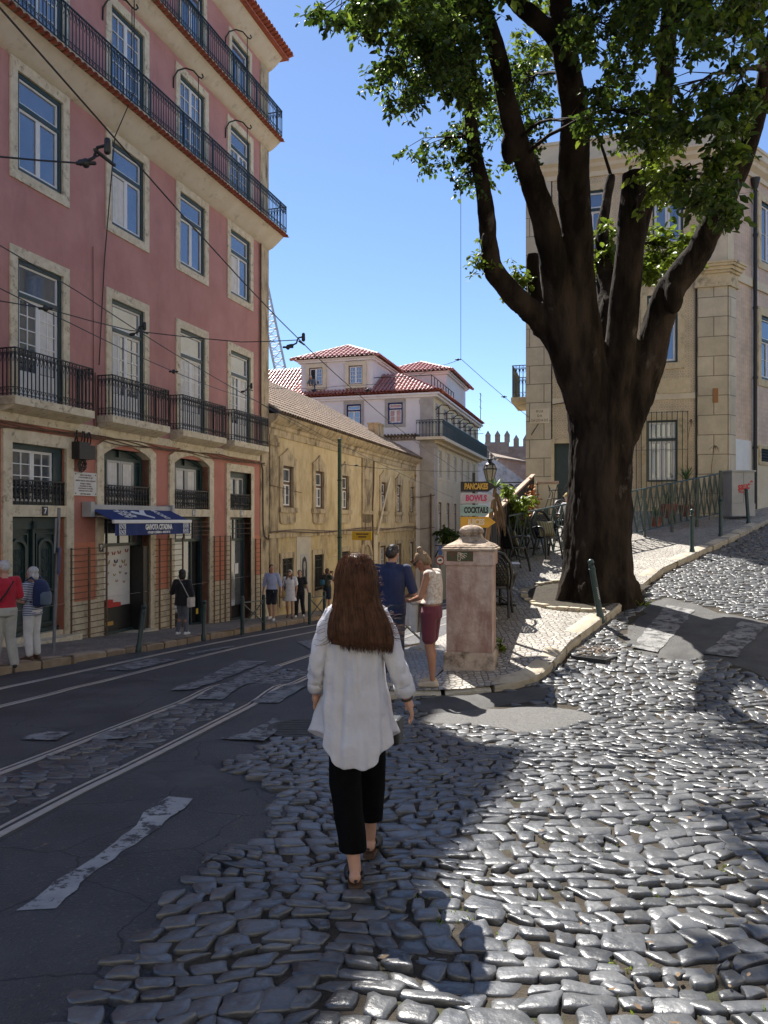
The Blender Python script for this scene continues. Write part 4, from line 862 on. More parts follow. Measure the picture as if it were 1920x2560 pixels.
for i, (u, w_, a, b) in enumerate(gw):
    m = MB(); m.ring(rect(u-w_/2-.2, u+w_/2+.2, a-.22, b+.22), rect(u-w_/2, u+w_/2, a, b), -.05, .1); o = m.build('barred_window' if i < 3 else 'window', Mt['ystone'], YW)
    if i < 3:
        m = MB()
        for k in range(9): x = u-w_/2+.06+k*(w_-.12)/8; m.bar((x, .03, a), (x, .03, b), .03)
        for zz in (a+.12, (a+b)/2+.2, b-.22): m.bar((u-w_/2, .03, zz), (u+w_/2, .03, zz), .045, .03)
        m.tube([(u+.3*math.cos(q), .03, b-.2+.14*math.sin(q)) for q in np.linspace(0, 3.14, 9)], .02, 5); m.build('window_grille', Mt['black'], o)
        m = MB(); sash(m, u-w_/2+.05, u+w_/2-.05, a+.05, b-.05, .16, 1, 2); m.build('sash', Mt['white'], o)
    else:
        m = MB(); m.ring(rect(u-w_/2+.002, u+w_/2-.002, a, b), rect(u-w_/2+.12, u+w_/2-.12, a+.1, b-.1), .04, .14); m.build('frame', Mt['brown'], o); m = MB(); sash(m, u-w_/2+.12, u+w_/2-.12, a+.1, b-.1, .08, 1, 3); m.build('sash', Mt['white'], o)
    m = MB(); m.box((u-w_/2, .2, a), (u+w_/2, .21, b)); m.build('pane', Mt['glass'], o)
m = MB(); m.ring(arch(10.6, 12.5, -4, -.1, .68), arch(10.85, 12.25, -4.001, -.15, .42), -.1, .25); o = m.build('arched_door', Mt['ystone'], YW, 30)
m = MB(); m.prism(arch(10.85, 12.25, -4, -.15, .42), .12, .2); m.ring(rect(10.95, 11.5, -1.6, -.25), rect(11.05, 11.4, -1.5, -.35), .08, .125); m.ring(rect(11.6, 12.15, -1.6, -.25), rect(11.7, 12.05, -1.5, -.35), .08, .125); m.build('door_leaf', Mt['brown'], o, 30)
m = MB(); m.box((2.62, -.02, -2.0), (4.1, -.003, 1.0)); po = m.build('pale_panel', mat('pale_plaster', (.52, .47, .38), (.60, .55, .46), 2, .9), YW)
m = MB(); m.box((13.0, -.02, -.8), (13.6, -.003, .9)); m.build('pale_panel', Mt['rplain'], YW)
# drawn portrait poster: plain generic head and hair
m = MB(); m.box((2.98, -.03, -1.2), (3.82, -.021, .28)); pp = m.build('portrait_poster', mat('poster_paper', (.42, .41, .40), (.52, .50, .48), 4, .9), YW)
m = MB(); m.prism([(3.16, -1.1), (3.62, -1.1), (3.68, -.6), (3.66, -.1), (3.56, .12), (3.38, .2), (3.2, .1), (3.14, -.15), (3.1, -.7)], -.034, -.031); m.build('drawn_hair', Mt['black'], pp)
m = MB(); m.prism([(3.4 + .12*math.cos(q), -.18+.19*math.sin(q)) for q in np.linspace(0, 6.1, 14)], -.038, -.0345); m.prism([(3.34, -.6), (3.46, -.6), (3.45, -.3), (3.35, -.3)], -.037, -.0342); m.build('drawn_face', mat('pencil_grey', (.36, .35, .34)), pp)
m = MB()
for x in (3.35, 3.45): m.box((x-.025, -.04, -.17), (x+.025, -.0385, -.15))
m.box((3.375, -.04, -.295), (3.425, -.0385, -.28)); m.build('drawn_eyes', Mt['black'], pp)
sl_ = V((0, 1, .62)).normalized()
m = MB(); tile_roof(m, (-.02, -.5, 5.46), (1, 0, 0), sl_, YE+.4, 5.3, 0, 15.2, .235, .4, .09); m.build('roof', Mt['old_tile'], YW, 60)
m = MB(); m.add([(15.2, 4.0, 8.22), (YE+.4, -.5, 5.46), (YE+.4, 9, 5.3)], [(0, 1, 2)]); m.add([(0, 4.0, 8.22), (15.2, 4.0, 8.22), (YE+.4, 9, 5.3), (0, 9, 5.3)], [(0, 1, 2, 3)]); m.build('back_roof', Mt['old_tile'], YW)
m = MB()
for k in range(40): x = 15.2*k/40; m.cap((x, 4.0, 8.25), .11, (x+.4, 4.0, 8.24), .1, 8)
for k in range(22): p = V((15.2, 4.0, 8.24)).lerp(V((YE+.35, -.45, 5.5)), k/22); q = V((15.2, 4.0, 8.24)).lerp(V((YE+.35, -.45, 5.5)), (k+1.05)/22); m.cap(p, .11, q, .1, 8)
m.build('ridge_tiles', Mt['old_tile'], YW, 60)
m = MB(); m.box((17.4, 1.1, 6.2), (18.6, 1.7, 7.25)); m.box((17.35, 1.05, 7.2), (18.65, 1.75, 7.3)); m.build('chimney', Mt['ystone'], YW)
m = MB(); m.box((.15, .9, 6.2), (.75, 1.5, 7.3)); m.box((.1, .85, 7.25), (.8, 1.55, 7.35)); m.box((.3, .89, 6.6), (.6, .91, 7.1)); m.build('dormer', Mt['ystone'], YW)
m = MB()
for k in range(2): m.tube([(u, -.1, 1.22-.05*k+.05*math.sin(u*.7+k)) for u in np.arange(0, YE, .6)], .018, 5)
m.tube([(12.75, -.08, 4.7), (12.7, -.08, 3.5), (12.5, -.08, 2.3), (12.55, -.08, 1.2), (12.6, -.08, -3)], .045, 6); m.tube([(.02, -.08, 2.9), (3, -.08, 2.72)], .012, 4); m.build('wall_cable', Mt['rust'], YW)
m = MB(); m.tube([(13.2, -.12, .9), (15.6, -.15, 4.0)], .05, 6); m.build('leaning_plank', Mt['rplain'], YW)
ys_ = thing('hanging_sign', 'small yellow hanging sign beside the green tram pole', 'sign', YW.location, YW.rotation_euler.z)
m = MB(); m.box((8.55, -1.25, .72), (8.62, -.3, 1.12)); bevel(m.build('sign_board', mat('yellow_sign', (.62, .40, .03), rough=.5), ys_), .01)
m = MB(); m.bar((8.58, .0, 1.16), (8.58, -1.25, 1.16), .03); m.build('bracket', Mt['black'], ys_)
m = MB(); m.box((8.54, -1.1, .97), (8.548, -.5, 1.03)); m.box((8.54, -1.0, .84), (8.548, -.6, .9)); m.build('sign_marks', Mt['brown'], ys_)

# ------------------------------------------------------------------ white building down the street
WB = thing('white_building', 'large whitewashed building with red tiled roofs, dormer storeys and a long iron balcony', 'building', (3.1, 48.1, 0), math.atan2(.96, .2795))
Wx = 17.2
def xf(o, M): o.matrix_local = M; return o
FM = Matrix.Rotation(R(-90), 4, 'Z')              # facade turned to face up the street: local x = -y of building
hol = [(-5.25-.49, -5.25+.49, 7.76, 9.1), (-2.48-.5, -2.48+.5, 7.74, 9.1)]
m = MB(); wall_holes(m, -10, 0, -6, 9.55, hol); m.box((-10, .3, -6), (-.05, .34, 9.5)); xf(m.build('front_wall', Mt['wall_w'], WB), FM)
DC = [1.2, 3.75, 6.3, 8.6, 10.8, 13.1, 15.5]; MC = [1.83, 4.46, 6.96, 9.6, 12.3, 15.0]
hol = [(c-.45, c+.45, 6.9, 8.9) for c in DC] + [(c-.5, c+.5, 4.4, 6.15) for c in MC] + [(c-.5, c+.5, .4, 2.8) for c in MC]
m = MB(); wall_holes(m, 0, Wx, -6, 9.5, hol); m.box((.05, .3, -6), (Wx-.05, .34, 9.4)); m.build('street_wall', Mt['wall_y'], WB)
m = MB(); m.add([(Wx, 0, -6), (Wx, 11, -6), (Wx, 11, 9.5), (Wx, 0, 9.5)], [(0, 1, 2, 3)]); m.build('end_wall', Mt['wall_w'], WB)
m = MB(); m.box((-.05, -.06, -6), (.0, .85, 6.7)); m.box((-.05, .0, 6.9), (-.0, .85, 9.3)); m.box((0, -.05, -6), (.9, 0, 6.7)); m.box((-.08, -.09, 6.2), (.95, .9, 6.45)); m.box((-.08, -.0, 8.95), (-.0, .9, 9.2)); m.build('quoin', Mt['greystone'], WB)
for s_, z0, z1 in ((-5.25, 7.76, 9.1), (-2.48, 7.74, 9.1)): xf(window(WB, s_, .98, z0, z1, .2, 'greystone', 'navy', tr=8.7, cols=1, rows=2, sash_fw=.06), FM)
for c in DC: window(WB, c, .9, 6.9, 8.9, .14, 'greystone', 'brown', tr=8.3)
for c in MC: window(WB, c, 1.0, 4.4, 6.15, .16, 'rplain', 'grey', rows=2); window(WB, c, 1.0, .4, 2.8, .16, 'rplain', 'brown', tr=2.1, rows=2)
m = MB(); m.box((.0, -.75, 6.62), (Wx+.3, -.001, 6.82)); m.box((-.6, -.75, 6.64), (-.05, 1.0, 6.82)); m.box((.0, -.3, 6.45), (Wx, -.001, 6.62)); o = m.build('balcony', Mt['rplain'], WB)
m = MB(); fence_pattern(m, [(-.55, .98), (-.55, -.7), (Wx+.25, -.7), (Wx+.25, 0)], 6.82, 7.85, .2, .016, .04)
for c in np.arange(.4, Wx, 2.1): m.box((c, -.735, 6.95), (c+1.1, -.695, 7.7)) if 0 else None
m.build('railing', Mt['iron'], o)
m = MB(); m.box((-.06, .9, 6.68), (-.001, 9.8, 6.82)); tm = Matrix.Rotation(R(-90), 4, 'Z'); q = MB(); tile_edge(q, -9.8, -1.0, -.3, .05, 6.92, .22, .08, -.1); m.add(q.v, q.f, tm); m.build('belt_tiles', Mt['old_tile'], WB, 50)
# eaves and roofs
m = MB(); m.box((-.25, -.4, 9.5), (Wx+.2, 10, 9.62)); m.box((-.15, -.25, 9.36), (Wx+.1, 9.9, 9.5)); m.build('cornice', Mt['wall_w'], WB)
m = MB(); q = MB(); tile_edge(q, -10, .5, -.35, .3, 9.7, .23, .085, -.1); m.add(q.v, q.f, FM); tile_edge(m, -.3, Wx+.3, -.5, .3, 9.7, .23, .085, -.1); m.build('roof_edge', Mt['tile'], WB, 50)
def hip(parent, x0, x1, y0, y1, z, rise, name, inset=None, sp=.3):
    m = MB(); w_, d = x1-x0, y1-y0; h = min(w_, d)/2; L_ = math.hypot(h, rise); cs, sn = h/L_, rise/L_
    for O, ux, inw, W, in ((V((x0, y1, z)), V((0, -1, 0)), V((1, 0, 0)), d), (V((x0, y0, z)), V((1, 0, 0)), V((0, 1, 0)), w_), (V((x1, y0, z)), V((0, 1, 0)), V((-1, 0, 0)), d), (V((x1, y1, z)), V((-1, 0, 0)), V((0, -1, 0)), w_)):
        tile_roof(m, O, ux, inw*cs + V((0, 0, sn)), W, L_, h, W-h, sp, .45, .105)
    A = [V((x0, y0, z)), V((x1, y0, z)), V((x1, y1, z)), V((x0, y1, z))]
    if w_ > d: T = [V((x0+h, y0+h, z+rise)), V((x1-h, y0+h, z+rise))]; idx = (0, 1, 1, 0)
    else: T = [V((x0+h, y0+h, z+rise)), V((x0+h, y1-h, z+rise))]; idx = (0, 0, 1, 1)
    for a, i in zip(A, idx):
        for k in range(9): m.cap(a.lerp(T[i], k/9), .12, a.lerp(T[i], (k+1.1)/9), .11, 7)
    for k in range(8): m.cap(T[0].lerp(T[1], k/8), .12, T[0].lerp(T[1], (k+1.05)/8), .11, 7)
    return m.build(name, Mt['sky_tile'], parent, 60)
def storey(x0, x1, y0, y1, z0, z1, rise, name):
    m = MB(); m.box((x0, y0, z0), (x1, y1, z1-.002)); m.box((x0-.15, y0-.15, z1-.22), (x1+.15, y1+.15, z1-.1)); m.box((x0-.25, y0-.25, z1-.1), (x1+.25, y1+.25, z1)); o = m.build(name, Mt['wall_w'], WB)
    hip(o, x0-.5, x1+.5, y0-.5, y1+.5, z1+.02, rise, 'roof'); return o
storey(.35, 5.5, 4.1, 9.05, 9.6, 12.2, 1.35, 'upper_storey'); storey(6.5, 14, .5, 5.3, 9.6, 12.2, 1.2, 'upper_storey')
for s_, z0, z1 in ((-7.95, 10.48, 11.65), (-5.2, 10.43, 11.64)): xf(window(WB, s_, .94, z0, z1, .24, 'rplain', 'brown', cols=2, rows=4, fw=.05), FM @ Matrix.Translation((0, .19, 0)))
m = MB(); m.box((.26, 7.99, 10.56), (.275, 8.3, 11.55)); m.build('open_sash', Mt['dark'], WB)
m = MB(); u2 = V((1, 0, .55)).normalized(); tile_roof(m, (-.35, 9.9, 9.7), (0, -1, 0), u2, 10.2, 3.6, 0, 7.0, .26, .45, .1); m.build('roof', Mt['sky_tile'], WB, 60)
m = MB(); tile_roof(m, (-.3, -.45, 9.7), (1, 0, 0), V((0, 1, .55)).normalized(), Wx+.6, 3.6, 3.0, Wx-3, .26, .45, .1); m.box((2.6, 2.6, 9.6), (Wx-2.5, 8, 11.2)); m.build('roof', Mt['sky_tile'], WB, 60)
m = MB(); tile_roof(m, (.8, 16, 10.1), (0, -1, 0), V((1, 0, .75)).normalized(), 6.6, 3.9, 0, 6.6, .26, .45, .1); m.box((.9, 9.4, 6), (8, 16, 10.1)); m.build('roof', Mt['sky_tile'], WB, 60)
m = MB()
for k in range(9): m.tube([(.3+k*.9, .2, 9.9), (.3+k*.9, .2, 10.8)], .03, 5)
m.tube([(.3, .2, 10.8), (7.5, .2, 10.8)], .03, 5); m.tube([(.3, .2, 10.8), (.3, 4.0, 10.8)], .03, 5); m.build('roof_railing', Mt['black'], WB)
for c in DC[:6]:
    m = MB(); m.tube([(c-.7, 0, 8.6), (c-.7, -.4, 8.9), (c-.7, -.8, 8.85), (c-.7, -.95, 8.6)], .03, 5); m.bar((c-.7, -.1, 8.35), (c-.7, -1.2, 8.35), .04); m.build('iron_bracket', Mt['black'], WB)
m = MB(); m.tube([(Wx-.6, -.3, 9.7), (Wx-.6, -.3, 12.2)], .03, 5)
for zz in (11.0, 11.6, 12.1): m.tube([(Wx-1.2, -.3, zz), (Wx+.1, -.3, zz)], .02, 4)
m.build('aerial', Mt['black'], WB)
m = MB()
for z in (1.2, 3.2): m.tube([(-.1, -.1, z), (-.12, .9, z-.12), (-.1, 3, z+.1)], .02, 4)
m.tube([(-.12, .15, -4), (-.12, .15, 3.3)], .05, 6); m.build('wall_cable', Mt['rust'], WB)

# ------------------------------------------------------------------ hillside houses, castle, crane
HH = thing('white_house', 'plain white house with a grey hipped roof below the castle', 'house', (10.0, 92, 0), R(-6))
m = MB(); m.box((0, 0, -8), (3.3, 8, 8.6)); m.build('wall', Mt['wall_w'], HH)
q = hip(HH, -1.2, 3.7, -.4, 9, 8.6, 2.7, 'roof', sp=.4); q.data.materials[0] = Mt['old_tile']
m = MB(); m.box((1.2, -.03, 6.2), (1.45, .1, 6.9)); m.build('window', Mt['dark'], HH)
HA = thing('stone_house', 'tan stone house with a sloping roof just below the castle wall', 'house', (14.4, 104, 0), R(-8))
m = MB(); m.prism([(0, -8), (12, -8), (12, 7.6), (5, 9.3), (0, 10.2)], 0, 9); m.build('wall', Mt['castle'], HA)
m = MB(); m.add([(-.4, -.4, 10.4), (5, -.4, 9.5), (12.3, -.4, 7.8), (12.3, 9, 7.8), (5, 9, 9.8), (-.4, 6, 11.4)], [(0, 1, 2, 3, 4, 5)]); m.add([(-.4, -.4, 10.2), (5, -.4, 9.3), (12.3, -.4, 7.6), (12.3, -.4, 7.8), (5, -.4, 9.5), (-.4, -.4, 10.4)], [(0, 1, 2, 3, 4, 5)]); m.build('roof', Mt['old_tile'], HA)
m = MB(); m.box((2.4, -.05, 6.2), (2.9, .2, 7.9)); m.box((5.2, -.05, 5.4), (5.5, .2, 7.6)); m.build('window', Mt['dark'], HA)
BW = thing('buttress_wall', 'grey weathered sloping buttress wall behind the street lantern', 'wall', (9.5, 78, 0), R(-5))
m = MB(); m.prism([(0, -8), (9.5, -8), (9.5, 2.8), (6, 4.6), (4.3, 5.9), (2.2, 7.5), (1.3, 7.9), (0, 7.9)], 0, 2.2); m.build('wall', mat('lichen_wall', (.40, .40, .41), (.55, .54, .54), .8, .9, .3, 20, stain=((.16, .16, .16), .6, .5, .68, .8)), BW)
CA = thing('castle_wall', 'crenellated pinkish castle wall high on the hill', 'castle', (23.2, 168, 1.5), R(-6))
m = MB(); m.box((0, 0, -12), (30, 3, 16.2)); m.box((-1.2, -1.5, -12), (4, 3.2, 17.0)); m.build('wall', Mt['castle'], CA)
for k in range(15):
    x = -1.1+k*2.05; z = 17.0 if x < 3.2 else 16.2; y = -1.5 if x < 3.2 else 0
    m = MB(); m.box((x, y, z-.01), (x+1.15, y+.9, z+1.5)); m.add([(x-.05, y-.05, z+1.5), (x+1.2, y-.05, z+1.5), (x+1.2, y+.95, z+1.5), (x-.05, y+.95, z+1.5), (x+.58, y+.45, z+2.6)], [(0, 1, 4), (1, 2, 4), (2, 3, 4), (3, 0, 4)]); m.build('merlon', Mt['castle'], CA)
CR = thing('construction_crane', 'white lattice crane boom rising behind the red tiled roof', 'crane', (-14, 140, 0), 0)
def lattice(m, p, q, w_, n, r):
    p = V(p); q = V(q); d = (q-p).normalized(); x = V((1, 0, 0)); x = (x-d*x.dot(d)).normalized(); y = d.cross(x); cs = [x*w_+y*w_, -x*w_+y*w_, -x*w_-y*w_, x*w_-y*w_]
    for c in cs: m.tube([p+c, q+c], r, 5)
    for k in range(n):
        a, b = p.lerp(q, k/n), p.lerp(q, (k+1)/n)
        for i in range(4): j = (i+1) % 4; m.tube([a+cs[i], b+cs[j]], r*.55, 4); m.tube([a+cs[i], a+cs[j]], r*.5, 4)
Mt['crane'] = mat('crane_paint', (.62, .58, .56), (.7, .67, .66), 1, .5)
m = MB(); lattice(m, (-5.4, 0, 28), (-9.8, 0, 48.5), .95, 15, .13); lattice(m, (-3.3, 0, 20), (-5.4, 0, 28), 1.0, 5, .13); m.build('boom', Mt['crane'], CR)
CR.location.x = 960*0 + (693-960)/F_*140 + 6.2
m = MB(); lattice(m, (-3.2, .6, -12), (-3.2, .6, 21), 1.1, 22, .14); m.build('mast', Mt['crane'], CR)

# ------------------------------------------------------------------ tiled corner building on the right
RB = thing('corner_building', 'cream patterned tile corner building with stone pilasters behind the big tree', 'building', (9.87, 24.5, 0), math.atan2(-.2708, .9626))
hol = [(-1.42, -.48, 2.88, 4.86), (-1.42, -.48, 6.7, 8.9), (-1.25, -.32, 10.5, 12.5), (-3.62, -2.7, 10.5, 12.5), (-3.62, -2.7, 6.7, 8.9), (-4.35, -3.3, 1.0, 4.2)]
m = MB(); wall_holes(m, -5.2, .95, -1, 13.4, hol); m.box((-5.1, .34, -1), (.9, .38, 13.3)); m.build('front_wall', Mt['azul'], RB)
m = MB(); m.add([(-5.2, 0, -4), (-5.2, 0, 13.4), (-5.2, 16, 13.4), (-5.2, 16, -4)], [(0, 1, 2, 3)]); m.build('street_wall', Mt['rplain'], RB)
SD = Matrix.Translation((.95, -.006, 0)) @ Matrix.Rotation(math.atan2(.656, .755) - math.atan2(-.2708, .9626), 4, 'Z')
hol = [(2.5, 3.75, 6.4, 8.55), (2.5, 3.75, 10.35, 12.4), (6.6, 7.85, 6.4, 8.55), (6.6, 7.85, 10.35, 12.4), (2.4, 3.5, 3.62, 4.05)]
m = MB(); wall_holes(m, 0, 22, 4.2, 13.4, hol[:4]); m.box((.1, .34, 4.2), (21.9, .38, 13.3)); xf(m.build('side_wall', Mt['azulp'], RB), SD)
m = MB(); wall_holes(m, 0, 22, 1, 4.2, hol[4:], -.03); m.box((.1, .3, 1), (21.9, .33, 4.2)); xf(m.build('side_plinth', Mt['rplain'], RB), SD)
m = MB(); m.box((.46, -.035, 2.0), (1.7, -.031, 4.25)); xf(m.build('paint_patch', Mt['white'], RB), SD)
for v in (3.125, 7.225):
    xf(window(RB, v, 1.25, 6.4, 8.55, .24, 'rstone', 'green', tr=7.75, rows=2), SD); xf(window(RB, v, 1.25, 10.35, 12.4, .24, 'rstone', 'green', rows=2), SD)
m = MB(); m.ring(rect(2.25, 3.65, 3.5, 4.16), rect(2.4, 3.5, 3.62, 4.05), -.07, .1); 
o = xf(m.build('cellar_vent', Mt['rstone'], RB), SD); m = MB()
for k in range(12): m.bar((2.44+k*.09, -.02, 3.6), (2.44+k*.09, -.02, 4.06), .02)
for k in range(4): m.bar((2.4, -.02, 3.68+k*.1), (3.5, -.02, 3.68+k*.1), .02)
m.build('vent_grille', Mt['black'], o); m = MB(); m.box((2.4, .05, 3.6), (3.5, .06, 4.06)); m.build('vent_dark', Mt['dark'], o)
m = MB(); m.box((1.9, -.05, 2.35), (2.35, -.034, 3.0)); xf(bevel(m.build('meter_hatch', Mt['rplain'], RB), .01), SD)
m = MB(); m.box((.5, -.06, 9.33), (22, -.002, 9.6)); xf(m.build('string_course', Mt['rplain'], RB), SD)
m = MB(); m.tube([(1.81, -.12, 2.0), (1.81, -.12, 12.6)], .062, 10); m.lathe([(.065, 12.55), (.09, 12.6), (.15, 12.85), (.16, 12.9), (.0, 12.9)], 10, Matrix.Translation((1.81, -.12, 0)))
for z in (4, 6.3, 8.6, 11): m.lathe([(.08, z), (.08, z+.08)], 10, Matrix.Translation((1.81, -.12, 0)))
xf(m.build('downpipe', Mt['black'], RB, 40), SD)
def corn(z0, z1, p, x0, x1): 
    m = MB(); pr = [(.0, z0), (-.06, z0), (-.08, z0+(z1-z0)*.3), (-p*.6, z0+(z1-z0)*.5), (-p*.7, z0+(z1-z0)*.7), (-p, z0+(z1-z0)*.85), (-p, z1), (.0, z1)]; m.loft([[(x, y, z) for y, z in pr] for x in (x0, x1)]); return m
corn(12.95, 13.45, .38, -5.5, 1.1).build('cornice', Mt['rplain'], RB, 30); xf(corn(12.95, 13.45, .38, -.1, 22).build('cornice', Mt['rplain'], RB, 30), SD)
m = MB(); m.box((-5.25, .0, 13.4), (.95, .4, 14.15)); m.box((-5.3, -.05, 14.15), (1.0, .45, 14.25)); m.build('parapet', Mt['rplain'], RB); m = MB(); m.box((0, .0, 13.4), (22, .4, 14.0)); m.box((0, -.05, 14.0), (22, .45, 14.1)); xf(m.build('parapet', Mt['rplain'], RB), SD)
m = MB(); tile_roof(m, (-5.1, .5, 14.1), (1, 0, 0), V((0, 1, .5)).normalized(), 6.2, 5, 2, 4, .26, .45, .1); m.build('roof', Mt['old_tile'], RB, 60)
m = MB(); m.box((-5.28, -.07, -1), (-4.45, .02, 12.94)); m.box((-5.27, .02, -1), (-5.2, .7, 12.94)); m.build('left_quoin', Mt['ashlar'], RB)
m = MB(); m.box((.1, -.1, -1), (.97, .02, 9.0)); m.build('pilaster', Mt['ashlar'], RB); m = MB(); m.box((-.02, -.1, 1), (.45, .02, 9.0)); xf(m.build('pilaster', Mt['ashlar'], RB), SD)
m = MB(); m.box((.33, -.06, 9.75), (.97, .02, 12.96)); m.build('upper_pilaster', Mt['rplain'], RB); m = MB(); m.box((-.02, -.06, 9.75), (.4, .02, 12.96)); xf(m.build('upper_pilaster', Mt['rplain'], RB), SD)
for M_, x0, x1 in ((None, .03, 1.0), (SD, -.05, .52)):
    m = MB()
    for z0, z1, p in ((9.0, 9.08, .16), (9.08, 9.42, .12), (9.42, 9.5, .18), (9.5, 9.6, .25), (9.6, 9.68, .32), (9.68, 9.75, .36)): m.box((x0-p*.6+.07, -p, z0), (x1+p*.45, .02, z1-.001))
    o = m.build('capital', Mt['rstone'], RB); 
    if M_: xf(o, M_)
for z0_, z1_ in ((5.52, 5.7), (9.2, 9.45)): m = MB(); m.box((-4.44, -.03, z0_), (.09, -.001, z1_)); m.build('string_course', Mt['rplain'], RB)
m = MB(); m.box((-3.1, -.02, 5.72), (-.1, -.001, 6.2)); m.build('stone_panel', Mt['rstone'], RB)
for cx, z0, z1 in ((-.95, 2.88, 4.86), (-.95, 6.7, 8.9), (-.785, 10.5, 12.5), (-3.16, 10.5, 12.5), (-3.16, 6.7, 8.9)): window(RB, cx, .93, z0, z1, .2, 'rstone', 'green', tr=z1-.62, rows=1, sash_fw=.07, fw=.06)
m = MB()
for k in range(11): x = -1.75+k*.155; m.tube([(x, -.16, 2.35), (x, -.16, 5.12)], .012, 5)
for z in (2.36, 3.9, 5.1): m.bar((-1.78, -.16, z), (-.18, -.16, z), .03, .012); m.bar((-1.76, 0, z), (-1.76, -.16, z), .02); m.bar((-.2, 0, z), (-.2, -.16, z), .02)
m.build('window_bars', Mt['iron'], RB)
m = MB(); m.box((-4.35, .2, 1.0), (-3.3, .28, 4.2)); m.build('door_leaf', Mt['green'], RB)
m = MB(); m.ring(rect(-4.45, -3.2, .9, 4.35), rect(-4.35, -3.3, .899, 4.2), -.06, .1); m.build('door_surround', Mt['rstone'], RB)
m = MB(); m.box((-5.85, .6, 5.75), (-5.2, 3, 5.9)); o = m.build('balcony', Mt['rstone'], RB); m = MB(); fence_pattern(m, [(-5.2, .65), (-5.8, .65), (-5.8, 2.95), (-5.2, 2.95)], 5.9, 7.0, .13, .012); m.build('railing', Mt['iron'], o)
m = MB(); m.box((-5.14, -.1, 4.88), (-4.5, -.072, 5.38)); sp_ = bevel(m.build('street_name_plate', Mt['rplain'], RB), .008)
for k, s_ in enumerate(('RUA', 'DA', 'SAUDADE')): text(s_, .12, .002, Mt['rust'], sp_, face_m(-4.82, -.103, 5.28-k*.15), sx=.85, space=1.3)
m = MB(); m.tube([(-4.43, -.03, 13), (-4.43, -.03, 1.5)], .02, 5); m.tube([(-4.5, -.03, 5.45), (-5.1, -.09, 4.5)], .014, 5); m.tube([(-4.4, -.04, 5.5), (-3.6, -.05, 5.6), (-2, -.05, 5.48)], .014, 5); m.tube([(.06, -.05, 9), (.06, -.05, 2)], .018, 5); m.build('wall_cable', Mt['black'], RB)
m = MB(); m.box((.55, -.13, 5.35), (.7, -.1, 5.8)); m.build('junction_box', mat('orange_rust', (.36, .16, .05)), RB)

# ------------------------------------------------------------------ houses across the street, seen as reflections in the panes
def house(lab, loc_, rz, L_, Hh, z0, wm):
    t = thing('street_house', lab, 'house', loc_, rz); hs_ = []
    n = int(L_/3.2)
    for f in range(int((Hh-3.6)/3.4)+1):
        for k in range(n): c = (k+.5)*L_/n; zz = z0+1.0+f*3.4; hs_.append((c-.6, c+.6, zz+.3, zz+2.3))
    m = MB(); wall_holes(m, 0, L_, z0-3, z0+Hh, hs_); m.box((.1, .4, z0-3), (L_-.1, 7, z0+Hh-.1)); m.build('wall', Mt[wm], t)
    for a, b, c, d in hs_: window(t, (a+b)/2, 1.2, c, d, .2, 'lime', 'green', tr=d-.6)
    m = MB(); m.box((-.2, -.35, z0+Hh), (L_+.2, 7.2, z0+Hh+.25)); m.build('cornice', Mt['rplain'], t)
    m = MB(); tile_roof(m, (-.2, -.4, z0+Hh+.25), (1, 0, 0), V((0, 1, .5)).normalized(), L_+.4, 4.4, 1, L_-1, .5, .8, .18); m.build('roof', Mt['tile'], t, 60)
house('cream house across the street, reflected in the first floor panes of the pink building', (9.5, -9.0, 0), R(180), 24, 11, .3, 'rplain')
house('cream house up the right street, reflected in the pink building windows', (16.8, 18.0, 0), R(236), 17, 11, .8, 'rplain')
# ------------------------------------------------------------------ street furniture
def ray_at(px, py, D): return V(((px-CX_)/F_*D, D, EYE-(py-CY_)/F_*D))
def set_lean(o, lx, ly): o.rotation_euler = (-ly, lx, o.rotation_euler.z)
def bollard_mesh(t, h=.92):
    m = MB(); m.lathe([(.062, -.1), (.062, .05), (.05, .07), (.05, h-.14), (.058, h-.135), (.058, h-.115), (.05, h-.11), (.047, h-.06), (.03, h-.045), (.0, h-.045)], 14); m.build('post', Mt['green'], t, 40)
    m = MB(); m.lathe([(.02, h-.05), (.045, h-.04), (.055, h-.01), (.045, h+.02), (.02, h+.04), (.0, h+.042)], 14); m.build('cap', Mt['green'], t, 60)
BL = [((300, 1398), 'leaning green bollard on the left kerb in front of the gift shop door', .12, .0), ((440, 1375), 'upright green bollard beside the woman in the black top', .02, 0),
      ((1297, 1333), 'leaning green bollard nearest the tree trunk with white scribbles', -.22, .04), ((1495, 1192), 'upright green bollard on the right kerb in the middle of the slope', 0, 0),
      ((1557, 1158), 'green bollard on the right kerb in front of the lattice railing end', .0, 0), ((1617, 1130), 'slightly leaning green bollard in front of the grey cabinet with red graffiti', -.09, 0)]
for i, ((x, y), lab, lx, ly) in enumerate(BL):
    p = at(x*1.15733, y*1.15733, .13); t = thing('bollard', lab, 'bollard', p, 0, 'green bollards along the kerbs'); bollard_mesh(t, .84 if i < 2 else .94 if i == 2 else .98); t.rotation_euler = (ly, lx, .3)
    if i == 2:
        m = MB(); r = random.Random(1)
        for k in range(7): z = .5-.03*k; m.tube([(-.02+r.uniform(0, .02), -.051, z), (0, -.054, z+.015), (.015, -.052, z-.02)], .003, 4)
        m.build('scribble', Mt['sign'], t)
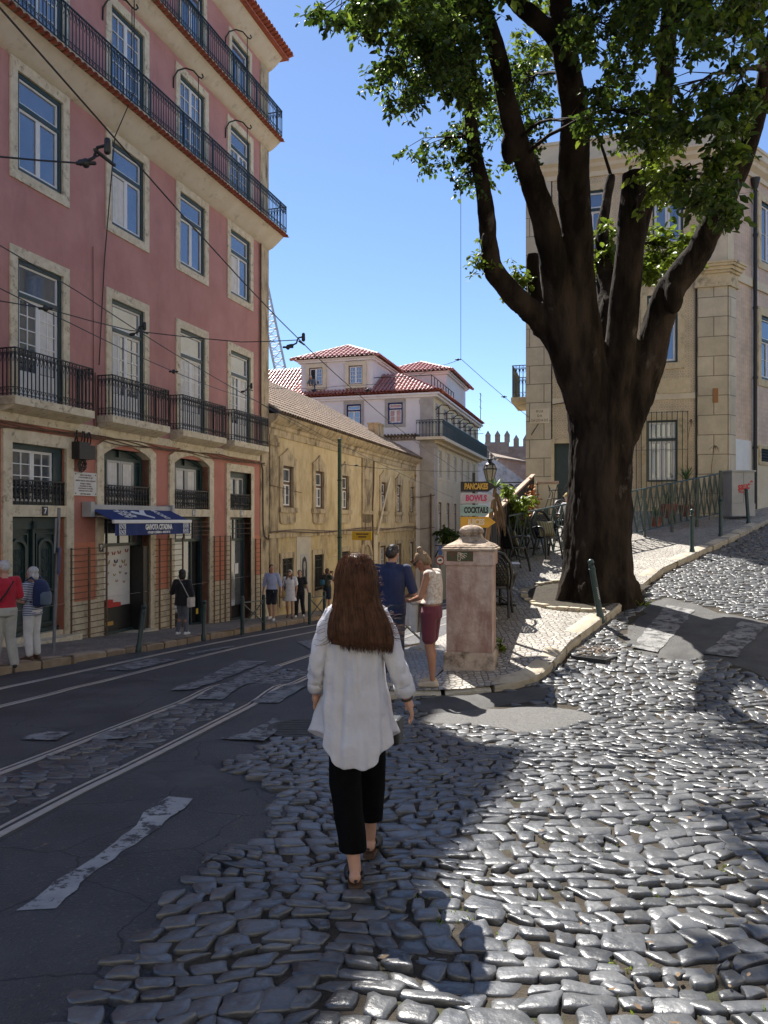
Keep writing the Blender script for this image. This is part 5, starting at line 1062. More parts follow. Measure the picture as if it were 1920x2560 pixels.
def barrier(pa, pb, lab, h=.85):
    pa = V(pa); pb = V(pb); t = thing('street_barrier', lab, 'barrier', pa, 0, 'green crossed street barriers'); d = pb - pa
    for q in (V((0, 0, 0)), d):
        m = MB(); m.lathe([(.055, -.1), (.055, h-.05), (.062, h-.045), (.062, h-.02), (.045, h), (.055, h+.03), (.04, h+.07), (.0, h+.075)], 12, Matrix.Translation(q)); m.build('post', Mt['green'], t, 40)
    z = V((0, 0, 1)); m = MB(); m.bar(z*(h-.1), d+z*(h-.1), .03); m.build('top_rail', Mt['green'], t)
    m = MB(); m.bar(z*.12, d+z*(h-.12), .03); m.bar(z*(h-.12), d+z*.12, .026); m.build('cross_brace', Mt['green'], t); return t
barrier(at(606, 1577, .13), at(659, 1567, .13), 'green crossed barrier on the left kerb before the yellow building')
barrier(at(774, 1553, .13), at(811, 1545, .13), 'green crossed barrier on the left kerb in front of the backpack man')
b3 = barrier((.80, 15.6, g(.8, 15.6)+.13), (.10, 14.3, g(.1, 14.3)+.13), 'green crossed barrier on the right pavement behind the woman with the bun', .95)
m = MB(); z = V((0, 0, 1)); d3 = V((.1-.8, 14.3-15.6, g(.1, 14.3)-g(.8, 15.6))); m.bar(z*.1, d3+z*.1, .03); m.build('bottom_rail', Mt['rail_w'], b3)
sp0 = V((-6.25, 14.55, g(-6.25, 14.55)+.13)); t = thing('sign_pole', 'grey metal sign pole with two plates seen edge-on beside door seven', 'sign pole', sp0, R(70)); t.rotation_euler = (0, .035, R(20))
m = MB(); m.tube([(0, 0, -.1), (0, 0, 2.75)], .032, 10); m.build('pole', Mt['pole'], t, 60)
m = MB(); m.box((-.02, -.3, 1.9), (-.045, .3, 2.55)); m.build('plate', Mt['pole'], t); m = MB(); m.box((.03, -.28, 1.5), (.05, .28, 2.0)); m.build('plate', mat('blue_plate', (.03, .05, .16), rough=.4), t)
gp = V((-.0577*31, 31, 0)); gp.z = g(gp.x, gp.y)+.1; t = thing('tram_pole', 'tall dark green tram wire pole in front of the yellow building', 'pole', gp)
m = MB(); m.lathe([(.11, -.1), (.11, .5), (.085, .6), (.075, 6.9), (.085, 6.92), (.085, 7.0), (.0, 7.02)], 14); m.build('pole', mat('tram_green', (.03, .075, .05), (.04, .09, .06), 5, .5), t, 40)
m = MB(); m.lathe([(.1, 3.0), (.1, 3.06)], 14); m.lathe([(.095, 5.3), (.095, 5.36)], 14); m.build('collar', Mt['black'], t)
# overhead wires
WG = 'overhead tram wires'
def wire(lab, pts, r=.009, ins=(), nm='tram_wire', col='black'):
    t = thing(nm, lab, 'wire', pts[0], 0, WG); o = V(pts[0]); m = MB(); P = []
    for a, b in zip(pts, pts[1:]):
        a, b = V(a)-o, V(b)-o; n = max(2, int((b-a).length/1.5)); s = (b-a).length*.006
        P += [a.lerp(b, k/n) - V((0, 0, s*4*(k/n)*(1-k/n))) for k in range(n)]
    P.append(V(pts[-1])-o); m.tube(P, r*.85, 5); m.build('cable', Mt[col], t, 60)
    for q, kind in ins:
        q0 = V(q)-o; q = V((0, 0, 0)); m = MB()
        if kind == 'hanger': m.tube([q+V((-.2, 0, -.05)), q+V((-.1, 0, .0)), q+V((-.06, 0, .12)), q+V((.06, 0, .15))], .02, 6); m.cap(q+V((.06, 0, .08)), .045, q+V((.06, 0, .2)), .04, 8); m.cap(q+V((-.26, 0, -.06)), .04, q+V((-.2, 0, -.05)), .04, 8); m.bar(q+V((-.02, -.2, .0)), q+V((.06, .25, .02)), .03)
        else: m.cap(q+V((-.1, 0, 0)), .025, q+V((.1, 0, 0)), .025, 8); m.ell(q, (.05, .05, .06), 8)
        m.build('insulator', Mt['black'], t, 60, M=Matrix.Translation(q0) @ Matrix.Diagonal((.75, .75, .75, 1)))
P4c = spline(RR4, 1.0)
wire('contact wire running above the nearer tram track', [(p.x-.46, p.y, g(p.x, p.y)+5.62) for p in P4c[3::5]], .010, [(ray_at(256, 394, 6.9), 'hanger'), (ray_at(752, 858, 13.2), 'hanger'), (ray_at(920, 975, 19), 'ins')])
P2c = spline(RR2, 1.0)
wire('contact wire running above the farther tram track', [(p.x-.5, p.y, g(p.x, p.y)+5.95) for p in P2c[3::5]], .010, [(ray_at(355, 830, 13.5), 'hanger'), (ray_at(624, 975, 19.5), 'hanger')])
wire('span wire from the left edge to the first hanger near the upper pink windows', [ray_at(-260, 375, 6.0), ray_at(0, 392, 6.4), ray_at(200, 408, 6.8), ray_at(256, 385, 6.9)], .010, [(ray_at(215, 408, 6.85), 'ins')])
wire('span wire crossing the first floor balcony doors of the pink building', [ray_at(-120, 730, 8.8), ray_at(114, 771, 9.8), ray_at(325, 826, 11.3), ray_at(603, 855, 12.6), ray_at(745, 850, 13.2)], .009, [(ray_at(114, 771, 9.8), 'ins'), (ray_at(720, 868, 13.0), 'ins')])
wire('low span wire slanting past the pink balconies to the yellow building', [ray_at(-60, 690, 9.5), ray_at(186, 813, 11), ray_at(434, 929, 15), ray_at(640, 1002, 22), ray_at(850, 1120, 31)], .009, [(ray_at(434, 929, 15), 'ins')])
wire('span wire from the green tram pole along the yellow facade', [ray_at(849, 1160, 31), ray_at(1000, 1175, 33), ray_at(1200, 1178, 36)], .012, [(ray_at(890, 1163, 31.6), 'ins')])
wire('thin wire from the pink corner across the white roofs', [ray_at(672, 970, 27), ray_at(850, 965, 36), ray_at(1000, 955, 40), ray_at(1093, 915, 30), ray_at(1152, 897, 24)], .012, [(ray_at(1145, 899, 24.2), 'ins')])
wire('plain wire dropping from the tree crown to the sky junction', [ray_at(1152, -150, 24), ray_at(1152, 897, 24)], .009)
wire('wire slanting from the sky junction down to the corner building', [ray_at(1152, 897, 24), ray_at(1260, 992, 25), ray_at(1322, 1043, 25.8)], .010, [(ray_at(1260, 992, 25), 'ins')])
m = MB(); m.tube([(-9.02, -.85, 17.5), (-9.02, -.82, 12), (-9.05, -.3, 11), (-9.1, -.04, 8), (-9.3, -.04, 5.4)], .014, 5); m.build('hanging_cable', Mt['black'], PK)

# ------------------------------------------------------------------ stone pillar, terrace wall and fence
Mt['pil'] = mat('pink_weathered_stone', (.40, .275, .22), (.60, .47, .39), 4.5, .9, .7, 24, stain=((.30, .15, .12), 2.8, .47, .66, .4))
Mt['pilt'] = mat('weathered_stone_cap', (.44, .33, .24), (.56, .45, .35), 5, .9, .7, 26, stain=((.085, .06, .04), 4, .47, .64, 1))
PL = thing('stone_pillar', 'weathered pinkish stone gate pillar with carved cap at the foot of the terrace', 'pillar', (1.22, 10.72, 0), R(-13))
def sq(prof, a=.0): 
    m = MB(); m.loft([[(-w_, -w_, z), (w_, -w_, z), (w_, w_, z), (-w_, w_, z)] for w_, z in prof]); return m
bevel(sq([(.345, -.75), (.345, -.17), (.325, -.145), (.315, -.14)]).build('base', Mt['pilt'], PL), .012)
bevel(sq([(.31, -.1415), (.31, 1.02), (.335, 1.04), (.335, 1.235)]).build('shaft', Mt['pil'], PL), .012)
bevel(sq([(.37, 1.236), (.37, 1.262), (.345, 1.27), (.345, 1.285), (.315, 1.30)]).build('ledge', Mt['pilt'], PL), .006)
m = MB()
def rsq(w_, z, n=6, k=.5): 
    P = []
    for c in range(4):
        a0 = c*math.pi/2
        for i in range(n): a = a0 + math.pi/2*i/n + math.pi/4; q = max(abs(math.cos(a)), abs(math.sin(a))); rr = w_*((1-k)/q + k*1.0)*1.0; P.append((rr*math.cos(a), rr*math.sin(a), z))
    return P
m.loft([rsq(w_, z, k=k) for w_, z, k in ((.32, 1.30, 0), (.30, 1.315, 0), (.235, 1.345, .05), (.175, 1.385, .15), (.15, 1.43, .2), (.147, 1.46, .25), (.165, 1.475, .3), (.172, 1.483, .3), (.17, 1.5, .35), (.15, 1.535, .5), (.11, 1.565, .7), (.05, 1.58, 1), (.01, 1.582, 1))]); m.build('finial', Mt['pilt'], PL, 35)
m = MB(); m.box((-.3, -.3385, 1.09), (.06, -.3355, 1.225)); st = m.build('sticker', mat('sticker_print', (.02, .05, .02), (.09, .035, .015), 14, .4, contrast=(.42, .58)), PL)
m = MB(); r = random.Random(6)
m.ring(rect(-.15, -.11, 1.1, 1.21), rect(-.143, -.117, 1.108, 1.2), -.342, -.339)
for a in range(7): x = -.13+r.uniform(0, .11); z = 1.12+r.uniform(0, .08); m.tube([(x+.02*math.cos(q), -.341, z+.016*math.sin(q)) for q in np.linspace(0, 5, 7)], .004, 4)
m.build('sticker_print', Mt['lime'], st)
m = MB(); r = random.Random(3)
for k in range(9): x = -.1+.022*k; m.tube([(x, -.151, 1.42+r.uniform(-.01, .01)), (x+.012, -.155, 1.45+r.uniform(-.01, .01)), (x+.02, -.153, 1.415)], .0025, 4)
m.build('scratched_tag', Mt['rust'], PL)
FA, FB = V((1.2, 11.75, 0)), V((4.66, 24.0, 0))
TW = thing('terrace_wall', 'rough retaining wall under the dark wooden terrace fence', 'wall', FA)
m = MB(); d = FB-FA; n = 14; nl = V((-d.y, d.x, 0)).normalized(); rings = []
for k in range(n+1):
    p = FA + d*k/n; zt = float(G(p.x+.5, p.y))+.2; q = p - FA
    rings.append([(q.x+nl.x*t_, q.y+nl.y*t_, z) for t_, z in ((.22, -3.2), (.22, zt), (.0, zt), (.0, -3.2))])
m.loft(rings); m.build('wall', Mt['ashlar'], TW)
WF = thing('wooden_fence', 'dark slatted wooden fence with pale handrail sloping along the terrace edge', 'fence', FA)
m = MB(); nb = 118; hr = []
def fz(t): return 1.30 + (3.06-1.30)*t
for k in range(nb):
    t_ = k/nb; p = d*t_; ze = float(G(FA.x+p.x+.4, FA.y+p.y)) + .16; zt = fz(t_) - .05; q = d*((k+.86)/nb); r_ = rnd.uniform(-.012, .012)
    m.add([(p.x+r_, p.y, ze), (q.x+r_, q.y, ze), (q.x+r_, q.y, zt), (p.x+r_, p.y, zt), (p.x+.025+r_, p.y-.005, ze), (q.x+.025+r_, q.y-.005, ze), (q.x+.025+r_, q.y-.005, zt), (p.x+.025+r_, p.y-.005, zt)], [(0,3,2,1),(4,5,6,7),(0,1,5,4),(1,2,6,5),(2,3,7,6),(3,0,4,7)])
m.build('slats', Mt['wood'], WF)
m = MB(); m.bar(V((0, 0, fz(0))), V((d.x, d.y, fz(1))), .12, .05); m.build('handrail', Mt['rail_w'], WF)
for k in range(7):
    p = d*(k/6); ze = float(G(FA.x+p.x+.4, FA.y+p.y)); m = MB(); m.box((p.x-.09, p.y-.04, ze), (p.x-.0, p.y+.05, fz(k/6)-.02)); m.build('post', Mt['wood'], WF)
# signpost with four arrows
SP = thing('arrow_signpost', 'hand painted arrow signpost reading PANCAKES, BOWLS, COCKTAILS, JUICES behind the pillar', 'signpost', (1.40, 12.0, 0), R(-4))
m = MB(); m.box((-.022, .0, -.1), (.022, .04, 2.39)); m.build('post', Mt['wood'], SP)
bm4 = [('PANCAKES', (.03, .022, .018), (.62, .36, .05), 2.25, 2.09, .34, .95), ('BOWLS', (.40, .36, .34), (.50, .045, .13), 2.065, 1.91, .33, 1.25), ('COCKTAILS', (.26, .36, .31), (.012, .012, .012), 1.885, 1.715, .30, .9), ('JUICES', (.56, .30, .03), (.66, .55, .38), 1.70, 1.53, .34, 1.15)]
for s_, c1, c2, z1, z0, xr, sx in bm4:
    zc = (z0+z1)/2; h = (z1-z0)/2; m = MB(); m.prism([(-.205, zc-h), (xr-.12, zc-h), (xr, zc), (xr-.12, zc+h), (-.205, zc+h)], -.02, -.001); o = bevel(m.build('arrow_board', mat('board_'+s_.lower(), c1, tuple(x*1.25 for x in c1), 9, .7, .2, 40), SP), .004)
    text(s_, .125, .0015, mat('letters_'+s_.lower(), c2, rough=.6), o, face_m(.035, -.0215, zc), .006, sx*.62, shear=.06)
# lanterns
def lantern(t, z, s=1.0, x=0.0, y=0.0):
    T = Matrix.Translation((x, y, z)) @ Matrix.Diagonal((s, s, s, 1)); m = MB()
    for a in range(6):
        c0, s0 = math.cos(a*math.pi/3), math.sin(a*math.pi/3); m.bar(T @ V((.1*c0, .1*s0, .0)), T @ V((.19*c0, .19*s0, .34)), .018*s); m.bar(T @ V((.185*c0, .185*s0, .345)), T @ V((.14*c0, .14*s0, .47)), .018*s)
        m.add([T @ V(v) for v in ((.17*c0, .17*s0, .335), (.235*c0, .235*s0, .36), (.17*c0, .17*s0, .36))], [(0, 1, 2)])
    m.lathe([(.195, .33), (.2, .35), (.195, .365), (.18, .365), (.18, .33)], 6, T); m.lathe([(.15, .46), (.155, .48), (.1, .53), (.06, .55), (.055, .6), (.1, .615), (.095, .64), (.03, .65), (.0, .67)], 12, T); m.lathe([(.0, -.04), (.06, -.03), (.11, .0), (.09, .012), (.0, .012)], 6, T); m.build('lantern_frame', Mt['black'], t, 30)
    m = MB(); m.lathe([(.095, .012), (.18, .335)], 6, T); m.lathe([(.176, .366), (.135, .465)], 6, T); m.build('lantern_glass', Mt['lampglass'], t)
Mt['lampglass'] = mat('frosted_lamp_glass', (.52, .47, .36), (.62, .57, .46), 4, .25, trans=.45)
lp = ray_at(1225, 1204, 25.2); t = thing('street_lantern', 'old black street lantern on a scrolled iron bracket beside the PANCAKES sign', 'street lamp', lp, R(-10)); lantern(t, .02, 1.12)
m = MB(); m.bar((0, 0, -.03), (1.3, .2, -.03), .035); 
for k, (cx, rr_) in enumerate(((.35, .11), (.62, .15), (.95, .2))): m.tube([(cx+rr_*(1-.012*a)*math.cos(a*.35), .08, -.07-rr_+rr_*(1-.012*a)*math.sin(a*.35)) for a in range(26)], .016, 5)
m.tube([(.15, .02, -.06), (.5, .08, -.35), (.9, .12, -.62), (1.28, .2, -.85)], .022, 5); m.build('bracket', Mt['black'], t)
lp = V((3.7, 47.2, 1.0)); t = thing('street_lantern', 'small black street lantern above the greenery at the corner of the white building', 'street lamp', (4.15, 47.6, .1), R(0)); lantern(t, .0, 1.35)
m = MB(); m.bar((-1.1, .8, -.05), (0, 0, -.05), .05); m.tube([(-1.0, .75, -.9), (-.75, .5, -.35), (-.3, .2, -.1)], .04, 5); m.build('bracket', Mt['black'], t)
ts = V((3.47, 48.0*.992, 0)); ts.z = g(ts.x, ts.y)+.13; t = thing('traffic_sign', 'round red bordered traffic sign with a small blue plate above it', 'traffic sign', ts)
zc = 1.65-101/F_*47.6-ts.z; m = MB(); m.tube([(0, 0, 0), (0, 0, zc+.95)], .035, 8); m.build('pole', Mt['pole'], t)
m = MB(); m.prism([(.27*math.cos(a), zc+.27*math.sin(a)) for a in np.linspace(0, 6.283, 25)[:-1]], -.06, -.04); o = m.build('disc', mat('sign_red', (.42, .02, .02), rough=.4), t)
m = MB(); m.prism([(.2*math.cos(a), zc+.2*math.sin(a)) for a in np.linspace(0, 6.283, 25)[:-1]], -.068, -.061); m.build('face', Mt['sign'], o); m = MB(); m.box((-.14, -.075, zc-.03), (.1, -.069, zc+.03)); m.box((-.04, -.075, zc+.031), (.08, -.069, zc+.08)); m.build('pictogram', Mt['black'], o)
m = MB(); m.box((-.1, -.06, zc+.34), (.12, -.04, zc+.9)); m.build('blue_plate', mat('sign_blue', (.05, .12, .42), rough=.4), t)
# ------------------------------------------------------------------ green lattice railing
def terr(x, y): return g(x, y) + pave(x, y)
RA, RBn = V((2.75, 17.05, 0)), V((10.1, 23.1, 0))
LR = thing('green_railing', 'dark green iron railing of tall diamonds climbing behind the tree to the grey cabinet', 'railing', RA)
d = RBn - RA; zt0, zt1 = 1.74, 3.05; zb0, zb1 = .72, 1.86; N_ = 30
zt = lambda t: zt0+(zt1-zt0)*t
zb = lambda t: zb0+(zb1-zb0)*t
P = lambda t, z: (d.x*t, d.y*t, z)
m = MB(); m.bar(P(0, zt0), P(1, zt1), .05, .035); m.build('handrail', Mt['green'], LR); m = MB(); m.bar(P(0, zb0), P(1, zb1), .04, .03); m.build('bottom_rail', Mt['green'], LR)
m = MB()
for k in range(N_):
    a, b = k/N_, (k+1)/N_; c = (a+b)/2
    m.bar(P(a, zb(a)), P(c, (zb(c)+zt(c))/2), .032, .03); m.bar(P(c, (zb(c)+zt(c))/2), P(a, zt(a)), .032, .03); m.bar(P(b, zb(b)), P(c-.002, (zb(c)+zt(c))/2), .032, .03); m.bar(P(c+.002, (zb(c)+zt(c))/2), P(b, zt(b)), .032, .03); m.bar(P(a, zb(a)), P(a, zt(a)), .02, .02)
    m.ell(P(c, (zb(c)+zt(c))/2), (.03, .03, .04), 6)
m.build('diamond_bars', Mt['green'], LR)
for k in range(8): a = k/7; q = P(a, 0); m = MB(); m.box((q[0]-.03, q[1]-.03, terr(RA.x+q[0], RA.y+q[1])-.1), (q[0]+.03, q[1]+.03, zt(a)+(.08 if k == 7 else -.01))); m.build('post', Mt['green'], LR)
# grey cabinet with red tag
GC = thing('electrical_cabinet', 'grey electrical cabinet with a red graffiti tag at the top of the pavement', 'cabinet', (10.98, 23.75, 1.86), R(8)); GC.scale = (.84, .9, .9)
m = MB(); m.box((-.5, -.28, -.1), (.43, .28, .33)); bevel(m.build('plinth', Mt['grey'], GC), .01); m = MB(); m.box((-.48, -.26, .332), (.41, .26, 1.40)); o = bevel(m.build('cabinet_body', Mt['grey'], GC), .012); m = MB(); m.box((-.52, -.3, 1.401), (.45, .3, 1.46)); bevel(m.build('lid', Mt['grey'], GC), .012)
Mt['tag'] = mat('red_spray', (.55, .03, .03), rough=.6)
text('sauc*', .36, .001, Mt['tag'], o, face_m(.02, -.263, .92) @ Matrix.Rotation(R(8), 4, 'Z'), .012, .75, shear=.25, name='graffiti')
m = MB()
for k in range(3): m.tube([(-.22, -.264, .76-.03*k), (.0, -.265, .74-.03*k), (.14, -.264, .77-.03*k)], .008, 4)
m.build('graffiti', Mt['tag'], o)
m = MB(); m.box((-.03, -.263, .36), (-.022, -.2601, 1.38)); m.build('door_gap', Mt['black'], o)
UB = thing('utility_box', 'cream utility box with a lighter lid near the left end of the corner building', 'cabinet', (4.88, 23.0, 1.2), R(-8))
m = MB(); m.box((-.28, -.2, -.2), (.28, .2, 1.52)); bevel(m.build('box_body', Mt['rplain'], UB), .01); m = MB(); m.box((-.32, -.24, 1.521), (.32, .24, 1.6)); bevel(m.build('lid', Mt['rail_w'], UB), .01)
# ------------------------------------------------------------------ cafe tables and chairs
Mt['rattan'] = mat('black_rattan', (.012, .012, .013), (.022, .021, .02), 20, .4)
Mt['cush'] = stripes('striped_cushion', (.10, .095, .055), (.20, .19, .12), 16, 0, .9)
def chair(x, y, rz, lab):
    t = thing('cafe_chair', lab, 'chair', (x, y, terr(x, y)), rz, 'black rattan cafe chairs')
    m = MB(); m.tube([(.21*math.cos(a), .2*math.sin(a), .45) for a in np.linspace(0, 2*math.pi, 21)], .026, 6, False)
    for k in range(-7, 8):
        q = k*.027; w_ = math.sqrt(max(0, .2**2-q*q)); m.bar((q, -w_, .452), (q, w_, .452), .012, .008); m.bar((-w_, q, .456), (w_, q, .456), .012, .006)
    m.build('seat', Mt['rattan'], t, 60)
    arc = [(-.21, .14, .42), (-.24, .2, .62), (-.22, .25, .82), (-.13, .28, .96), (0, .29, 1.0), (.13, .28, .96), (.22, .25, .82), (.24, .2, .62), (.21, .14, .42)]
    m = MB(); m.tube(arc, .027, 6); m.tube([(x_*.78, y_-.004, .42+(z_-.42)*.88) for x_, y_, z_ in arc], .016, 5)
    for k in range(-6, 7):
        for sg in (1, -1):
            pts = []
            for j in range(9):
                z = .48+.45*j/8; xx = k*.045+sg*(z-.7)*.55; hw = .2*math.sqrt(max(.02, 1-((z-.68)/.31)**2))
                if abs(xx) < hw: pts.append((xx, .165+.115*((z-.45)/.5), z))
            if len(pts) > 1: m.tube(pts, .0105, 4, False)
    m.build('backrest', Mt['rattan'], t, 60)
    for s_ in (-1, 1):
        m = MB(); m.tube([(s_*.24, .2, .64), (s_*.28, .0, .67), (s_*.27, -.16, .66), (s_*.24, -.2, .58), (s_*.2, -.16, .45)], .022, 6); m.build('armrest', Mt['rattan'], t, 60)
        m = MB(); m.tube([(s_*.17, -.15, .44), (s_*.19, -.2, .2), (s_*.21, -.23, .0)], .023, 6); m.build('leg', Mt['rattan'], t, 60)
        m = MB(); m.tube([(s_*.18, .14, .44), (s_*.19, .2, .2), (s_*.2, .26, .0)], .023, 6); m.build('leg', Mt['rattan'], t, 60)
    m = MB(); m.tube([(-.19, -.19, .24), (0, 0, .3), (.19, .2, .22)], .010, 5); m.tube([(.19, -.19, .24), (0, .0, .302), (-.19, .2, .22)], .010, 5); m.build('stretcher', Mt['rattan'], t, 60); t.scale = (1.1, 1.1, 1.1); return t
def cushion(ch, lab, lean=.5, yw=.05):
    M_ = ch.matrix_basis; p = M_ @ V((0, yw, .63)); t = thing('cushion', lab, 'cushion', p, ch.rotation_euler.z, 'striped green cushions on the cafe chairs')
    m = MB(); n = 12; top = []; 
    for sg in (1, -1): top.append([[((i/n-.5)*.42, 0, 0) for i in range(n+1)] for j in range(n+1)])
    vs = []; fs = []
    for sg in (1, -1):
        b = len(vs)
        for j in range(n+1):
            for i in range(n+1):
                u, v = i/n*2-1, j/n*2-1; h = .065*(max(0, (1-u**4)*(1-v**4)))**.6; pin = 1-.08*(1-abs(u*v)); vs.append((u*.22*pin, sg*h, v*.19*pin))
        for j in range(n):
            for i in range(n): q = b+j*(n+1)+i; fs.append((q, q+1, q+n+2, q+n+1))
    m.add(vs, fs, Matrix.Rotation(-lean, 4, 'X')); m.build('cover', Mt['cush'], t, 180)
def table(x, y, rz, lab, w_=.36, top=None):
    t = thing('cafe_table', lab, 'table', (x, y, terr(x, y)), rz, 'small cafe tables'); m = MB(); m.box((-w_, -w_, .72), (w_, w_, .75)); m.box((-.02, -w_+.002, .7501), (.02, w_-.002, .752)); bevel(m.build('tabletop', top or Mt['wood'], t), .006)
    m = MB(); m.tube([(0, 0, .03), (0, 0, .72)], .03, 8); m.build('column', Mt['rattan'], t, 60); m = MB(); m.bar((-.26, -.26, .02), (.26, .26, .02), .05, .035); m.bar((-.26, .26, .022), (.26, -.26, .022), .05, .035); m.build('foot', Mt['rattan'], t)
p = at(1318, 1432, .13); ca = chair(p.x-.25, p.y+.1, R(-75)+math.pi, 'black rattan chair facing right with a striped cushion, in front of the wooden fence'); cushion(ca, 'striped cushion on the right-facing chair by the wooden fence', .3)
p = at(1373, 1402, .13); cb = chair(p.x, p.y+.15, R(25), 'black rattan chair facing the street just left of the tree trunk'); cushion(cb, 'striped cushion leaning in the chair just left of the tree trunk', .35)
table(3.42, 18.5, R(10), 'square brown cafe table between the two cushioned chairs', .42, mat('table_wood', (.16, .09, .06), (.24, .14, .09), 3, .45))
cc = chair(2.02, 14.95, R(15)+math.pi*0, 'black rattan chair right behind the stone pillar with its round back showing')
table(2.08, 13.75, R(-8), 'dark cafe table half hidden by the stone pillar, with a glossy blue-grey top', .34, mat('blue_table', (.05, .06, .09), (.07, .08, .12), 3, .25))
p = at(1268, 1535, .13); cdn = chair(p.x-.18, p.y-.1, R(165), 'black rattan chair nearest the pillar base, partly hidden, with its back to the street'); cushion(cdn, 'striped cushion low beside the stone pillar', .2)
ce = chair(4.62, 19.3, R(20), 'black rattan chair behind the tree trunk with a seated guest')
# ------------------------------------------------------------------ the big tree
DS = 1.15733
def dp(x, y, D): return ray_at(x*DS, y*DS, D)
TB = V((3.94, 14.25, 0)); TB.z = g(TB.x, TB.y)+.1
TR = thing('street_tree', 'massive old tree with six dark limbs rising from one thick trunk on the pavement corner', 'tree', TB)
def limb(m, pts, n=14):
    """pts: (x, y, depth, half width in picture units) -> tapered tube relative to the tree base"""
    P = [dp(x, y, D)-TB for x, y, D, w_ in pts]; Rr = [w_*DS/F_*D*(.9 if w_ < 60 else 1) for x, y, D, w_ in pts]; Q = []; q = []
    for i in range(len(P)-1):
        p0, p1, p2, p3 = P[max(i-1, 0)], P[i], P[i+1], P[min(i+2, len(P)-1)]
        for k in range(5):
            t = k/5; Q.append(.5*((2*p1)+(p2-p0)*t+(2*p0-5*p1+4*p2-p3)*t*t+(3*p1-p0-3*p2+p3)*t**3)); q.append(Rr[i]+(Rr[i+1]-Rr[i])*t)
    Q.append(P[-1]); q.append(Rr[-1]); m.tube(Q, q, n); return Q
m = MB(); LM = []
limb(m, [(1292, 1330, 14.25, 100), (1290, 1290, 14.25, 84), (1291, 1240, 14.25, 75), (1294, 1150, 14.2, 69), (1297, 1050, 14.2, 67), (1298, 960, 14.2, 68), (1298, 890, 14.25, 70), (1300, 830, 14.35, 58), (1300, 780, 14.5, 34)], 20)
LM += limb(m, [(1285, 960, 14.2, 22), (1252, 850, 14.1, 34), (1212, 750, 14.0, 33), (1165, 690, 13.9, 29), (1112, 640, 13.7, 27), (1070, 590, 13.5, 25), (1056, 530, 13.3, 22), (1052, 470, 13.1, 20), (1042, 400, 12.9, 19), (1026, 330, 12.7, 18), (1016, 250, 12.5, 17), (1018, 170, 12.3, 15), (1005, 80, 12.0, 13), (985, 0, 11.6, 10), (950, -60, 11, 7)])
LM += limb(m, [(1288, 980, 14.15, 26), (1268, 890, 14.1, 42), (1225, 760, 13.9, 44), (1205, 650, 13.7, 37), (1195, 560, 13.5, 33), (1166, 440, 13.2, 29), (1132, 340, 12.9, 26), (1102, 250, 12.6, 24), (1082, 150, 12.3, 22), (1062, 70, 12, 21), (1030, -10, 11.7, 19), (990, -90, 11.2, 14)])
LM += limb(m, [(1170, 720, 14.3, 20), (1156, 650, 14.4, 18), (1151, 590, 14.4, 17), (1150, 548, 14.4, 15)])
LM += limb(m, [(1290, 960, 14.1, 30), (1285, 900, 14.0, 50), (1262, 780, 13.9, 50), (1252, 650, 13.8, 41), (1248, 540, 13.6, 38), (1240, 430, 13.4, 39), (1240, 340, 13.2, 38), (1240, 250, 13.0, 33), (1228, 160, 12.8, 31), (1216, 80, 12.5, 29), (1212, 0, 12.2, 27), (1220, -120, 11.8, 20)])
LM += limb(m, [(1222, 110, 12.6, 24), (1180, 60, 12.3, 22), (1120, 10, 11.9, 20), (1060, -70, 11.5, 15)])
LM += limb(m, [(1305, 980, 14.1, 28), (1320, 900, 14.0, 44), (1336, 800, 13.9, 42), (1348, 690, 13.8, 36), (1358, 570, 13.7, 32), (1364, 470, 13.6, 31), (1368, 400, 13.6, 28), (1366, 372, 13.6, 24)])
LM += limb(m, [(1352, 600, 13.9, 28), (1382, 480, 13.7, 24), (1402, 390, 13.5, 24), (1420, 310, 13.3, 22), (1432, 210, 13.0, 22), (1440, 110, 12.7, 22), (1450, 0, 12.3, 21), (1460, -110, 11.9, 15)])
LM += limb(m, [(1312, 1040, 14.15, 24), (1340, 940, 14.1, 42), (1372, 860, 14.1, 42), (1400, 780, 14.0, 38), (1425, 690, 13.9, 35), (1448, 630, 13.7, 34), (1508, 545, 13.4, 31), (1560, 440, 13.0, 28), (1610, 330, 12.6, 24), (1642, 220, 12.2, 21), (1665, 110, 11.8, 18), (1690, -20, 11.3, 13)])
LM += limb(m, [(1330, 880, 14.9, 44), (1315, 720, 15.2, 34), (1310, 620, 15.6, 24), (1300, 500, 16, 15), (1320, 380, 16.3, 9)])
for x, y, w_, D in ((1455, 640, 22, 13.5), (1376, 408, 16, 13.4), (1060, 565, 14, 13.3), (1100, 320, 20, 12.7), (1050, 520, 12, 13), (1222, 395, 22, 13.2)): p = dp(x, y, D)-TB; rr = w_*DS/F_*D*.98; m.ell(p, (rr*.92, rr*.92, rr*1.9), 10)
for a, l, r0 in ((-160, .95, .24), (-120, .85, .23), (-70, .82, .23), (-30, .85, .22), (10, .8, .2), (60, .8, .23), (120, .8, .23)):
    ca_, sa_ = math.cos(R(a)), math.sin(R(a)); e = V((ca_*l, sa_*l, 0)); e.z = g(TB.x+e.x, TB.y+e.y)+.02-TB.z; m.tube([(ca_*.35, sa_*.35, .55), (ca_*.62, sa_*.62, .18), tuple(e*.85), tuple(e)], [r0*1.1, r0*.85, r0*.5, r0*.25], 10)
o = m.build('trunk', Mt['bark'], TR, recalc=False); bake(o, ('REMESH', dict(mode='VOXEL', voxel_size=.032)), ('SMOOTH', dict(factor=.5, iterations=2)))
me = o.data; co = np.empty(len(me.vertices)*3); me.vertices.foreach_get('co', co); co = co.reshape(-1, 3); nr = np.empty(len(me.vertices)*3); me.vertices.foreach_get('normal', nr); nr = nr.reshape(-1, 3)
